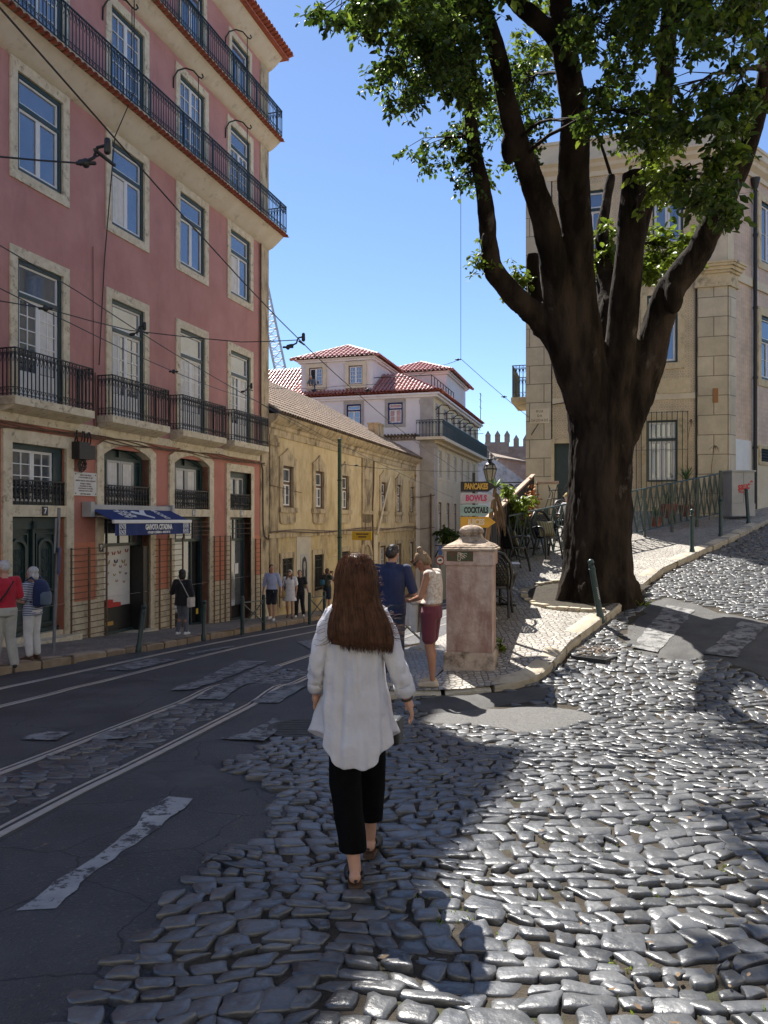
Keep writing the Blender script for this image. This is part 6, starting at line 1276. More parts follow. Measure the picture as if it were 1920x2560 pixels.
dsp = np.array([.05*noise.noise((c[0]*3.2, c[1]*3.2, c[2]*.55))+.03*noise.noise((c[0]*8, c[1]*8, c[2]*1.6)) + .014*noise.noise((c[0]*22, c[1]*22, c[2]*5)) for c in co]); sc_ = np.clip(1.6-co[:, 2]*.16, .45, 1.3)
co += nr*(dsp*sc_)[:, None]; me.vertices.foreach_set('co', co.reshape(-1)); me.update()
def leaf_mesh(name, mt, pos, size, parent, seed, droop=.55):
    r = np.random.RandomState(seed); n = len(pos); pos = np.asarray(pos); size = np.asarray(size)[:, None]*r.uniform(.65, 1.25, (n, 1))
    a = r.uniform(0, 2*np.pi, n); d = np.stack([np.cos(a), np.sin(a), r.normal(-droop, .45, n)], 1); d /= np.linalg.norm(d, axis=1)[:, None]
    s = np.cross(d, r.normal(0, 1, (n, 3))+np.array([0, 0, 1.6])); s /= np.linalg.norm(s, axis=1)[:, None]+1e-6; u = np.cross(s, d)
    L_ = size; W = size*.27
    vs = np.stack([pos, pos+d*L_*.33+s*W+u*W*.3, pos+d*L_*.72+s*W*.72+u*W*.15, pos+d*L_-u*W*.35, pos+d*L_*.72-s*W*.72+u*W*.15, pos+d*L_*.33-s*W+u*W*.3], 1)
    base = (np.arange(n)*6)[:, None]; q1 = base+np.array([[0, 1, 2, 3]]); q2 = base+np.array([[0, 3, 4, 5]]); Q = np.stack([q1, q2], 1).reshape(-1)
    me = bpy.data.meshes.new(name); me.vertices.add(n*6); me.vertices.foreach_set('co', vs.reshape(-1).astype(np.float32)); me.loops.add(len(Q)); me.loops.foreach_set('vertex_index', Q.astype(np.int32)); me.polygons.add(2*n); me.polygons.foreach_set('loop_start', (np.arange(2*n)*4).astype(np.int32)); me.update(calc_edges=True); me.materials.append(Mt[mt])
    o = bpy.data.objects.new(name, me); C.objects.link(o); o.parent = parent; return o
REG = [(770, 20, 120, 42, 7.9, 8.6, 22, .085, 0), (870, 25, 110, 70, 8.6, 10.5, 45, .09, 0), (910, 130, 95, 62, 9, 11, 46, .09, 0), (960, 40, 90, 75, 9.5, 12, 50, .1, 0), (1000, 150, 50, 85, 10, 12.5, 28, .095, 0),
       (1120, 205, 75, 80, 13.5, 16, 44, .115, 0), (1165, 60, 60, 60, 15, 17, 20, .12, 1), (940, 325, 70, 38, 12.6, 13.4, 8, .105, 0), (1000, 300, 40, 55, 12.2, 13.4, 12, .105, 0), (1015, 385, 45, 25, 12.6, 13.6, 6, .105, 0), (870, 190, 60, 40, 9.5, 11, 12, .09, 0),
       (1320, 60, 90, 95, 9.5, 13, 34, .11, 0), (1450, 40, 90, 95, 9, 12, 36, .11, 0), (1590, 50, 90, 100, 8.5, 11, 32, .11, 0), (1330, 190, 50, 50, 10, 13, 10, .11, 0),
       (1480, 220, 90, 70, 9, 11, 17, .115, 0), (1420, 300, 60, 50, 11.5, 13, 16, .115, 1), (1400, 250, 55, 50, 9.5, 11.5, 12, .115, 0), (1290, 262, 50, 16, 10, 11, 7, .11, 0), (1580, 230, 60, 70, 8.8, 10.5, 15, .115, 0),
       (1490, 400, 45, 55, 9.6, 10.6, 11, .12, 0), (1575, 440, 26, 40, 9, 9.6, 6, .12, 0), (1540, 340, 50, 45, 9.2, 10.2, 8, .12, 0), (1415, 395, 35, 45, 11.5, 12.5, 8, .12, 1),
       (1300, 530, 34, 60, 15.5, 16.6, 15, .16, 1), (1440, 535, 62, 60, 15, 16.5, 22, .16, 1), (1395, 600, 30, 30, 15, 16, 5, .15, 1), (1040, 555, 18, 30, 13.2, 13.8, 3, .11, 1), (1105, 610, 36, 26, 13.8, 14.6, 6, .11, 1), (1125, 330, 30, 40, 13, 14, 5, .11, 0),
       (1060, -90, 170, 70, 9.5, 13, 60, .13, 0), (1350, -110, 200, 80, 9.5, 14, 90, .14, 0), (1620, -100, 160, 90, 9, 12.5, 60, .14, 0), (1250, -260, 300, 90, 10, 14.5, 80, .17, 0)]
fb6 = lambda *a: noise.noise(a)
r = np.random.RandomState(21); twm = MB(); PP = {0: ([], []), 1: ([], [])}; LMa = np.array([tuple(q) for q in LM])
for (cx, cy, rx, ry, d0, d1, cnt, sz, br) in REG:
    hub = dp(cx, cy, (d0+d1)/2)-TB; near_ = V(LMa[((LMa-np.array(hub))**2).sum(1).argmin()])
    mid = near_.lerp(hub, .55)+V((r.normal(0, .15), r.normal(0, .15), .15+.12*(hub-near_).length)); bz = [near_*(1-t_)**2+mid*(2*t_*(1-t_))+hub*t_*t_+V((fb6(cx*.1+t_*4, cy*.1, 1), fb6(cx*.1, t_*4, 5), fb6(3, cy*.1, t_*4)))*.10*math.sin(t_*3.14) for t_ in [k_/9 for k_ in range(10)]]; twm.tube(bz, [.034-.024*k_/9 for k_ in range(10)], 6)
    for _ in range(cnt):
        while True:
            a, b = r.uniform(-1, 1, 2)
            if a*a+b*b < 1: break
        c = dp(cx+a*rx, cy+b*ry, r.uniform(d0, d1))-TB; k = r.uniform(.3, .9)
        st = bz[min(9, 3+int(k*6.5))]; twm.tube([st, st.lerp(c, .5)+V((r.normal(0, .08), r.normal(0, .08), r.uniform(.02, .14))), c], [.010, .007, .004], 4)
        nt_ = r.randint(3, 6)
        for t_ in range(nt_):
            dv = r.normal(0, 1, 3); dv[2] = dv[2]*.5-.35; dv /= np.linalg.norm(dv); ln = r.uniform(.16, .42)*(sz/.1)**.5*min(1, (d0+d1)/26); nl_ = r.randint(9, 15)
            twm.tube([c, c+V(dv)*ln*.6, c+V(dv)*ln+V((0, 0, -.05))], [.004, .003, .002], 3, False)
            for j in range(nl_): q = np.array(c)+dv*ln*(j+.5)/nl_+r.normal(0, .03, 3); q[2] -= .05*(j/nl_)**2; bb = 1 if (br or r.rand() < .16) else 0; PP[bb][0].append(q); PP[bb][1].append(sz)
twm.build('branches', Mt['bark'], TR, 180, recalc=False)
leaf_mesh('crown', 'leaf', PP[0][0], PP[0][1], TR, 5); leaf_mesh('crown', 'leaf2', PP[1][0], PP[1][1], TR, 6)  # second crown mesh carries sunlight in its lighter leaf colour
TP = [(TB.x+1.25*math.cos(a)*1.05, TB.y+1.2*math.sin(a)) for a in np.linspace(0, 6.283, 29)[:-1] if not (-.9 < math.sin(a-R(-38)) and math.cos(a-R(-38)) > .6)]
sheet('tree_pit', TP, .145, Mt['dirt'], .25, wob=.05)
m = MB(); rr = random.Random(5)
for a in range(95, 262, 9):
    ca_, sa_ = math.cos(R(a)), math.sin(R(a)); x, y = TB.x+1.33*ca_, TB.y+1.27*sa_; T = Matrix.Translation((x, y, g(x, y)+.14)) @ Matrix.Rotation(R(a+90+rr.uniform(-6, 6)), 4, 'Z'); m.box((-.095, -.07, -.1), (.095, .07, .03+rr.uniform(-.01, .02)), T)
tag(bevel(m.build('tree_pit_kerb', Mt['kerb']), .015), kind='structure')
# ------------------------------------------------------------------ plants
def blades(m, c, n, ln, w_, seed, up=.6, droop=.5):
    r = random.Random(seed); c = V(c)
    for _ in range(n):
        a = r.uniform(0, 6.283); el = r.uniform(up-.5, up+.6); L_ = ln*r.uniform(.7, 1.1); h = V((math.cos(a), math.sin(a), 0)); s = V((-math.sin(a), math.cos(a), 0)); P = []
        for k in range(6):
            t = k/5; p = c + h*(L_*t*math.cos(el)) + V((0, 0, L_*t*math.sin(el)-droop*L_*t*t*.6)); ww = w_*(1-t**2.2)*(.6+.4*min(1, t*4)); P.append((p-s*ww, p+s*ww))
        b = len(m.v); m.v += [tuple(q) for pr in P for q in pr]; m.f += [(b+2*k, b+2*k+1, b+2*k+3, b+2*k+2) for k in range(5)]
p0 = V((1.46, 12.2, 0)); p0.z = terr(p0.x, p0.y); t = thing('dracaena', 'spiky dragon plant with a skirt of dead hanging leaves right of the arrow signs', 'plant', p0)
top = ray_at(1238, 1222, 12.2)-p0; m = MB(); m.tube([(.1, .05, -.1), (.08, .03, .8), tuple(top*.7+V((.03, 0, .3))), tuple(top)], [.05, .04, .035, .03], 8); m.build('stem', Mt['dry'], t, 60)
m = MB(); blades(m, top, 46, .3, .011, 3, .75, .45); m.build('leaves', Mt['succ'], t, recalc=False)
m = MB(); r2 = random.Random(4)
for k in range(60):
    a = r2.uniform(0, 6.28); h = V((math.cos(a), math.sin(a), 0)); L_ = r2.uniform(.3, .62); p = top+V((0, 0, -.03-r2.uniform(0, .15))); m.tube([p, p+h*.05+V((.015, 0, -.08)), p+h*.06+V((.05, 0, -L_*.6)), p+h*.07+V((.1, 0, -L_))], [.004, .007, .006, .002], 3, False)
m.build('dead_leaves', Mt['dry'], t, recalc=False)
def shrub(name, lab, cx, cy, D, rx, ry, n, sz, mt, seed, stem=True):
    c = dp(cx, cy, D); b = V((c.x, c.y, terr(c.x, c.y) if D < 30 else c.z-.6)); t = thing(name, lab, 'plant', b); r = np.random.RandomState(seed); sx, sz_ = rx*DS/F_*D, ry*DS/F_*D; c = c-b; pos = []; tw = MB()
    for k in range(max(6, n//25)):
        q = np.array(c)+r.normal(0, 1, 3)*np.array([sx*.5, min(sx, .4)*.5, sz_*.5]); tw.tube([(c.x*.1, c.y*.1, 0), tuple(V(q)*.6), tuple(q)], [.012, .008, .004], 4)
        for j in range(25): pos.append(q+r.normal(0, .5, 3)*np.array([sx*.3, sx*.3, sz_*.3]))
    tw.build('stems', Mt['bark'], t, 60, recalc=False); leaf_mesh('leaves', mt, pos, [sz]*len(pos), t, seed); return t
shrub('leafy_bush', 'bright yellow green bush growing over the dark fence', 1120, 1085, 17.4, 22, 34, 420, .12, 'leaf2', 3)
shrub('leafy_bush', 'tall bright green shoot above the wooden handrail', 1092, 1055, 16.9, 15, 26, 150, .11, 'leaf2', 4)
shrub('leafy_bush', 'low green plant behind the round chair backs', 1160, 1120, 20.5, 34, 24, 260, .12, 'leaf', 6)
shrub('weeds', 'small weeds at the right foot of the stone pillar', 1085, 1395, 11.1, 10, 12, 90, .06, 'leaf2', 8)
shrub('balcony_plants', 'greenery hanging around the small lantern on the white building', 965, 1160, 47.6, 24, 18, 420, .3, 'leaf', 7)
def potted(lab, x, y, zb_, kind, s, seed):
    t = thing('potted_plant', lab, 'plant', (x, y, zb_), 0); m = MB(); m.lathe([(.0, 0), (.13*s, 0), (.18*s, .28*s), (.2*s, .28*s), (.2*s, .33*s), (.17*s, .33*s), (.15*s, .29*s), (.0, .29*s)], 16); m.build('pot', Mt['tile'], t, 40)
    m = MB()
    if kind == 'yucca': m.tube([(0, 0, .2), (.02, 0, .6), (0, 0, 1.05*s)], [.04, .035, .03], 7); m.build('stem', Mt['dry'], t, 60); m = MB(); blades(m, (0, 0, 1.05*s), 50, .62, .02, seed, .7, .45)
    else: blades(m, (0, 0, .3*s), 34, .55*s, .022, seed, .75, .5)
    m.build('leaves', Mt['succ'], t, recalc=False)
q = ray_at(1716, 1250, 22.9); potted('tall yucca in a terracotta pot in front of the barred window', q.x, q.y, 1.75, 'yucca', 1.05, 2)
q = ray_at(1672, 1250, 22.6); potted('spiky aloe in a terracotta pot left of the tall yucca', q.x, q.y, 1.7, 'aloe', 1.3, 5)
q = ray_at(1640, 1300, 22.2); potted('low spiky plant in a pot close behind the lattice railing', q.x, q.y, 1.45, 'aloe', .9, 7)
q = ray_at(1738, 1290, 23.2); potted('small spiky plant in a red pot below the stone pilaster', q.x, q.y, 1.75, 'aloe', .8, 9)
for k, (x, y, D, lab) in enumerate(((1544, 962, 23.6, 'dry flower stalk standing against the stone pilaster'), (1493, 905, 24.0, 'wilted climbing stem hanging beside the barred window'))):
    b = dp(x-12, y+110, D); tp = dp(x, y, D)-b; t = thing('dry_stalk', lab, 'plant', b); m = MB(); m.tube([(0, 0, -.8), (.05, 0, .2), tuple(tp*.6+V((-.03, 0, 0))), tuple(tp)], [.012, .012, .01, .006], 5); m.build('stalk', Mt['dry'], t, 60); m = MB(); blades(m, tp, 12, .22, .015, 3+k, -.6, .9); m.build('withered_leaves', Mt['dry'], t, recalc=False)
t = thing('plant_stand', 'curled black wire plant stand in front of the cream utility box', 'plant stand', (5.0, 22.2, terr(5.0, 22.2))); m = MB()
for k in range(6): a = k*1.05; m.tube([(.3*math.cos(a), .2*math.sin(a), 0), (.36*math.cos(a), .25*math.sin(a), .5), (.2*math.cos(a), .12*math.sin(a), .95), (.3*math.cos(a+.4), .2*math.sin(a+.4), 1.2)], .012, 5)
for z, rr_ in ((.35, .36), (.8, .28), (1.05, .25)): m.tube([(rr_*math.cos(a), rr_*.65*math.sin(a), z) for a in np.linspace(0, 6.283, 17)], .011, 5, False)
m.build('wire_frame', Mt['black'], t, 60)
q = dp(1149, 1083, 18.3); t = thing('dried_flowers', 'bunch of dried orange flowers by the green handrail', 'plant', q); r3 = np.random.RandomState(3); leaf_mesh('petals', 'dryo', [r3.normal(0, 1, 3)*np.array([.07, .07, .2]) for _ in range(120)], [.1]*120, t, 3) if Mt.setdefault('dryo', mat('dried_orange', (.30, .11, .02), (.45, .2, .05), 9, .8)) else 0
m = MB(); m.tube([(0, 0, .1), (.02, 0, -.4), (0, 0, -.9)], .012, 5); m.build('stems', Mt['dry'], t, 60)
# ------------------------------------------------------------------ people (a figure faces +y, its right hand is +x)
J0 = dict(hd=(0, .012, .932), nt=(0, .0, .875), nb=(0, -.012, .838), ch=(0, -.002, .735), wa=(0, .0, .625), pe=(0, .0, .535),
          shL=(-.104, -.01, .815), elL=(-.135, -.02, .635), wrL=(-.14, .03, .495), shR=(.104, -.01, .815), elR=(.135, -.02, .635), wrR=(.14, .03, .495),
          hiL=(-.05, 0, .52), knL=(-.054, .012, .285), anL=(-.055, -.015, .045), hiR=(.05, 0, .52), knR=(.054, .012, .285), anR=(.055, -.015, .045))
def joints(H, ov): return {k: V(ov.get(k, v))*H for k, v in J0.items()}
def ringe(c, rx, ry, n=16): return [(c[0]+rx*math.cos(2*math.pi*k/n), c[1]+ry*math.sin(2*math.pi*k/n), c[2]) for k in range(n)]
def hand(m, wr, el, H, side, curl=.5):
    d = (wr-el).normalized(); fwd = V((0, 1, 0)); fwd = (fwd-d*fwd.dot(d)); fwd = fwd.normalized() if fwd.length > .2 else V((0, 0, 1)); n = d.cross(fwd).normalized()   # fwd: thumb side
    inn = n if n.x*side < 0 else -n
    kn = wr + d*.05*H; m.cap(wr, .0145*H, wr+d*.02*H, .0155*H, 8)
    for k in range(4):
        b = wr + d*.016*H + fwd*(.0135-.009*k)*H; e = kn + d*(.002-.003*abs(k-1.2))*H + fwd*(.0145-.0097*k)*H; m.cap(b, .0078*H, e, .0068*H, 8)
        L_ = (.031, .035, .032, .025)[k]*H; d1 = (d+inn*curl*.7).normalized(); f1 = e+d1*L_*.55; d2 = (d+inn*curl*2).normalized(); f2 = f1+d2*L_*.5; m.cap(e, .0062*H, f1, .0055*H, 7); m.cap(f1, .0055*H, f2, .0045*H, 7)
    t0 = wr+d*.012*H+fwd*.012*H; t1 = t0+(d*.6+fwd*.75+inn*.35).normalized()*.028*H; m.cap(t0, .0085*H, t1, .0068*H, 7); m.cap(t1, .0066*H, t1+(d+fwd*.15+inn*.3).normalized()*.022*H, .005*H, 7)
def headM(J, yaw, pitch, roll=0): return Matrix.Translation(J['hd']) @ Matrix.Rotation(yaw, 4, 'Z') @ Matrix.Rotation(pitch, 4, 'X') @ Matrix.Rotation(roll, 4, 'Y')
def head(m, J, H, M):
    m.ell((0, 0, .004*H), (.0435*H, .0545*H, .064*H), 18, M); m.ell((0, .018*H, -.034*H), (.031*H, .034*H, .034*H), 14, M)
    m.cap(M @ (V((0, .052, .006))*H), .006*H, M @ (V((0, .064, -.014))*H), .0085*H, 8)
    m.ell((0, .049*H, -.037*H), (.012*H, .008*H, .006*H), 8, M); m.ell((0, .046*H, -.06*H), (.013*H, .01*H, .01*H), 8, M)
    for s in (-1, 1): m.ell((s*.045*H, -.004*H, -.006*H), (.006*H, .013*H, .02*H), 8, M)
def limbs_body(J, H, fem, M, bulk=1.0, bare=True):
    m = MB(); s = H*bulk; hw = 1.04 if fem else .96; sw = .92 if fem else 1.0
    m.loft([ringe(J['pe']-V((0, 0, .05*H)), .06*s, .05*s), ringe(J['pe']-V((0, 0, .02*H)), .09*s*hw, .064*s), ringe(J['pe']+V((0, 0, .02*H)), .09*s*hw, .062*s), ringe(J['wa'], .074*s, .05*s), ringe(J['ch'], .088*s*sw, .062*s), ringe(J['ch'].lerp((J['shL']+J['shR'])/2, .75), .088*s*sw, .052*s), ringe(J['nb'], .04*H, .036*H), ringe(J['nt'], .03*H, .032*H)])
    m.cap(J['nb']-V((0, 0, .02*H)), .031*H, J['nt']+V((0, .006*H, .01*H)), .029*H, 12); head(m, J, H, M)
    for q in 'LR':
        sd = -1 if q == 'L' else 1
        m.cap((J['shL']+J['shR'])/2+V((sd*.05*H, 0, -.005*H)), .034*H, J['sh'+q], .029*H*bulk); m.cap(J['sh'+q], .0285*s, J['el'+q], .0225*s); m.cap(J['el'+q], .0225*s, J['el'+q].lerp(J['wr'+q], .35), .0215*s); m.cap(J['el'+q].lerp(J['wr'+q], .3), .0215*s, J['wr'+q], .0145*H); hand(m, J['wr'+q], J['el'+q], H, sd)
        hp, kn, an = J['hi'+q], J['kn'+q], J['an'+q]; m.cap(hp, .052*s, hp.lerp(kn, .55), .043*s, 12); m.cap(hp.lerp(kn, .5), .043*s, kn, .031*s, 12); m.cap(kn, .031*s, kn.lerp(an, .3)+V((0, -.008*H, 0)), .0325*s, 12); m.cap(kn.lerp(an, .3)+V((0, -.008*H, 0)), .0325*s, an, .0195*H, 12)
        f = J['to'+q]; m.cap(an+V((0, -.012*H, -.018*H)), .02*H, f, .013*H, 10)
    return m
def figure(lab, pos, rz, H, skin='skin', fem=False, ov=None, look=(0, 0, 0), top=None, bottom=None, shoe='white', hair=None, bulk=1.0, vox=.0105, extra=None, name='person'):
    t = thing(name, lab, 'person', pos, rz); ov = dict(ov or {}); J = joints(H, ov)
    for q in 'LR': J['to'+q] = V(ov['to'+q])*H if 'to'+q in ov else J['an'+q]+V(((-.012 if q == 'L' else .012), .095, -.03))*H
    M = headM(J, *look); blob('body', limbs_body(J, H, fem, M, bulk), vox, Mt[skin], t, 3); s = H*bulk
    for sd in (-1, 1): m = MB(); m.ell((sd*.017*H, .0505*H, .008*H), (.0075*H, .0045*H, .0042*H), 8, M); m.build('eye', Mt['eye'], t, 180)
    if top:
        mt, sl, hem, off = top; m = MB(); hz = J['pe'].z+(hem-.535)*H; wd = 1.04 if fem else .98; low = J['pe'].copy(); low.z = hz
        m.loft([ringe(low, .096*s*wd+off, .068*s+off), ringe(low.lerp(J['wa'], .5), .092*s*wd+off, .064*s+off), ringe(J['wa'], .083*s+off, .058*s+off), ringe(J['ch'], .092*s+off, .066*s+off), ringe(J['ch'].lerp((J['shL']+J['shR'])/2, .75), .09*s+off, .056*s+off), ringe((J['shL']+J['shR'])/2+V((0, 0, .008*H)), .062*H+off, .046*H+off), ringe(J['nb']+V((0, 0, .004*H)), .037*H+off*.5, .036*H+off*.5)])
        for q in 'LR':
            sd = -1 if q == 'L' else 1; m.cap((J['shL']+J['shR'])/2+V((sd*.045*H, 0, .0)), .036*H+off, J['sh'+q]+V((-sd*(.012*H if sl == 0 else 0), 0, 0)), .030*s+off)
            if sl > 0: e = J['sh'+q].lerp(J['el'+q], min(1, sl)); m.cap(J['sh'+q], .032*s+off, e, .027*s+off*1.3)
            if sl > 1: m.cap(J['el'+q], .027*s+off, J['el'+q].lerp(J['wr'+q], sl-1), .020*s+off)
        blob('shirt', m, vox, Mt[mt], t, 3)
    if bottom:
        kind, mt, fr, off = bottom; m = MB(); wa = J['pe'].lerp(J['wa'], .55)
        if kind == 'skirt': m.loft([ringe(wa, .082*s+off, .056*s+off), ringe(J['pe'], .096*s+off, .07*s+off), ringe(J['pe']-V((0, 0, fr*.5*H)), .1*s+off*1.5, .075*s+off*1.5), ringe(J['pe']-V((0, 0, fr*H)), .108*s+off*2, .082*s+off*2)])
        else:
            m.loft([ringe(wa, .08*s+off, .056*s+off), ringe(J['pe']+V((0, 0, .01*H)), .094*s+off, .067*s+off), ringe(J['pe']-V((0, 0, .04*H)), .088*s+off, .066*s+off), ringe(J['pe']-V((0, 0, .055*H)), .06*s, .05*s)])
            for q in 'LR':
                hp, kn, an = J['hi'+q], J['kn'+q], J['an'+q]; a = min(1, fr*2); m.cap(hp, .053*s+off, hp.lerp(kn, a), (.053-.018*a)*s+off, 14)
                if fr > .5: e = kn.lerp(an, (fr-.5)*2); m.cap(kn, .035*s+off, kn.lerp(e, .5), .034*s+off, 14); m.cap(kn.lerp(e, .5), .034*s+off, e, (.027*s+off if off > .008 else .024*s+off), 14)
        blob({'skirt': 'skirt', 'shorts': 'shorts'}.get(kind, 'trousers'), m, vox, Mt[mt], t, 3)
    if shoe:
        for q in 'LR':
            an, f = J['an'+q], J['to'+q]; m = MB(); d = (f-an); d.z = 0; d.normalize(); hl = an-d*.022*H+V((0, 0, -.022*H)); hl.z = max(hl.z, f.z)-.002; m.cap(hl, .0235*H, f, .019*H, 12); m.cap(an-d*.01*H+V((0, 0, -.01*H)), .0235*H, f.lerp(an, .45), .022*H, 12); blob('shoe', m, .008, Mt[shoe], t, 2)
    if hair:
        kind, mt = hair; m = MB()
        if kind == 'cap':
            m.ell((0, -.006*H, .024*H), (.05*H, .06*H, .05*H), 16, M); m.ell((0, .06*H, .02*H), (.04*H, .042*H, .008*H), 14, M); blob('cap', m, .008, Mt[mt], t, 2); m = MB(); m.ell((0, -.012*H, -.006*H), (.0465*H, .052*H, .04*H), 14, M); blob('hair', m, .008, Mt['hair_grey'], t, 2)
        else:
            m.ell((0, -.013*H, .018*H), (.049*H, .0555*H, .058*H), 18, M); m.ell((0, -.03*H, -.012*H), (.046*H, .04*H, .045*H), 14, M)
            if kind == 'bob': m.ell((0, -.02*H, -.02*H), (.058*H, .052*H, .066*H), 16, M); m.ell((0, -.026*H, .03*H), (.056*H, .055*H, .052*H), 16, M)
            if kind == 'bun': m.ell((0, -.038*H, .082*H), (.023*H, .023*H, .021*H), 12, M); m.ell((0, -.03*H, .06*H), (.03*H, .03*H, .03*H), 10, M); m.ell((0, -.045*H, -.03*H), (.03*H, .022*H, .03*H), 10, M)
            if kind == 'tied': m.ell((0, -.06*H, .0), (.02*H, .02*H, .03*H), 10, M)
            if kind == 'long': 
                for sd in (-1, 1): m.cap(M @ V((sd*.04*H, -.02*H, 0)), .022*H, M @ V((sd*.055*H, -.01*H, -.12*H)), .02*H)
            o = blob('hair', m, .008, Mt[mt], t, 2); me = o.data
            for v in me.vertices: v.co += v.normal*.006*noise.noise((v.co.x*60, v.co.y*60, v.co.z*18))
    return t, J, M
for n_, c in (('red_shirt', (.38, .012, .03)), ('stone_trousers', (.36, .35, .31)), ('white_trousers', (.62, .60, .57)), ('black_cloth', (.010, .010, .012)), ('grey_leggings', (.10, .11, .13)), ('blue_shirt', (.36, .40, .58)), ('black_shorts', (.010, .011, .018)), ('white_dress', (.72, .70, .70)), ('green_top', (.025, .045, .03)), ('navy_shorts', (.02, .03, .055)), ('navy_polo', (.012, .022, .075)), ('jeans', (.02, .035, .075)), ('patterned_top', (.55, .46, .40)), ('maroon', (.13, .022, .035)), ('beige_shoe', (.50, .40, .28)), ('cardigan', (.50, .46, .42)), ('grey_cap', (.42, .41, .42)), ('blue_grey', (.10, .13, .17)), ('sport_shoe', (.45, .43, .40))): cloth(n_, c)
Mt['patterned_top'] = mat('patterned_top', (.68, .62, .55), (.50, .36, .28), 34, .9, sheen=.1, contrast=(.45, .6))
Mt['stripe'] = stripes('striped_tee', (.03, .035, .10), (.62, .62, .66), 34, 2, .9)
def hairm(n, a, b): Mt[n] = mat(n, a, b, 20, .5, .3, 90, stretch=.25)
hairm('hair_grey', (.36, .35, .34), (.52, .51, .50)); hairm('hair_black', (.008, .007, .007), (.016, .013, .012)); hairm('hair_brown', (.045, .022, .012), (.085, .045, .025)); hairm('hair_dark', (.018, .012, .009), (.035, .024, .017)); hairm('hair_fair', (.16, .095, .045), (.28, .18, .09))
def bag(name, lab, cat, p, rz, build, group=None):
    t = thing(name, lab, cat, p, rz, group); build(t); return t
def loc(t, v): return Matrix.Translation(t.location) @ Matrix.Rotation(t.rotation_euler.z, 4, 'Z') @ V(v)
def backpack(lab, who, H, J, mt, mt2):
    def b(t):
        m = MB(); m.loft([[(x*w_, -.02-.17*dp_*(math.sin(a_) if a_ <= math.pi else 0)-(.0), z) for x, a_ in [(math.cos(q), q) for q in np.linspace(0, math.pi, 9)]] for z, w_, dp_ in ((-.24, .10, .7), (-.21, .15, 1.0), (-.05, .16, 1.15), (.1, .15, 1.0), (.19, .12, .7), (.23, .06, .4))]); bevel(m.build('pack', Mt[mt], t, 60), .012)
        m = MB(); m.loft([[(math.cos(q)*w_, -.15-.09*math.sin(q), z) for q in np.linspace(0, math.pi, 7)] for z, w_ in ((-.2, .1), (-.17, .125), (-.02, .12), (.02, .09))]); m.build('pocket', Mt[mt2], t, 60)
        for sd in (-1, 1): m = MB(); m.tube([(sd*.09, -.03, .2), (sd*.1, .06, .27), (sd*.115, .17, .2), (sd*.12, .17, .02), (sd*.13, .04, -.16)], .016, 6); m.build('strap', Mt[mt], t, 60)
    return bag('backpack', lab, 'backpack', loc(who, (0, J['ch'].y-.075*H, J['ch'].z)), who.rotation_euler.z, b)
up = lambda x, y: g(x, y)+pave(x, y)
P3 = lambda x, y: V((x, y, up(x, y)))
bent = dict(elL=(-.14, .0, .65), wrL=(-.07, .115, .64), elR=(.14, .0, .65), wrR=(.06, .12, .645))
# couple at the far left
t1, J, M = figure('older person in a red t-shirt, grey cap and pale grey trousers', P3(-6.0, 12.15), R(38), 1.70, ov=dict(bent, anL=(-.085, .0, .045), anR=(.085, -.02, .045)), look=(R(35), R(-25), 0), top=('red_shirt', .85, .50, .012), bottom=('trousers', 'stone_trousers', 1.0, .018), shoe='black', hair=('cap', 'grey_cap'), bulk=1.14)
m = MB(); m.tube([(.16, -.02, 1.40), (.1, -.105, 1.36), (0, -.16, 1.2), (-.14, -.15, 1.02), (-.21, -.02, .92)], .014, 6); m.build('strap', Mt['black_cloth'], t1, 60)
t2, J, M = figure('older person with short white hair, striped top and cropped white trousers', P3(-6.10, 13.35), R(72), 1.60, fem=True, ov=dict(bent), look=(R(8), R(-12), 0), top=('stripe', .75, .49, .016), bottom=('trousers', 'white_trousers', .92, .016), shoe='leather', hair=('bob', 'hair_grey'), bulk=1.12)
backpack('navy backpack on the back of the person in the striped top', t2, 1.6, J, 'navy_polo', 'blue_grey')
t3, J, M = figure('person with a black bob, black top and grey leggings passing the shop window', P3(-4.95, 18.9), R(-12), 1.60, 'skin_t', True, dict(knL=(-.06, .06, .285), anL=(-.075, -.02, .05), knR=(.06, -.0, .29), anR=(.085, -.06, .06), elL=(-.17, .0, .66), wrL=(-.11, .1, .66), elR=(.165, -.03, .645), wrR=(.14, .08, .6)), (0, R(-8), 0), ('black_cloth', 1.6, .46, .022), ('trousers', 'grey_leggings', .97, .004), 'white', ('bob', 'hair_black'), 1.16)
def tote(t): m = MB(); m.loft([[(x, y, z) for x, y in ((-.05, -.12), (.05, -.12), (.06, .12), (-.04, .12))] for z in (-.14, .1)]); bevel(m.build('bag_body', Mt['cardigan'], t), .02); m = MB(); m.tube([(0, -.1, .1), (-.16, -.13, .42), (-.33, -.05, .60), (-.36, .08, .5)], .009, 5); m.build('strap', Mt['cardigan'], t, 60)
bag('shoulder_bag', 'pale shoulder bag on the right hip of the person in the black top', 'bag', loc(t3, (.235, -.03, .84)), t3.rotation_euler.z, tote)
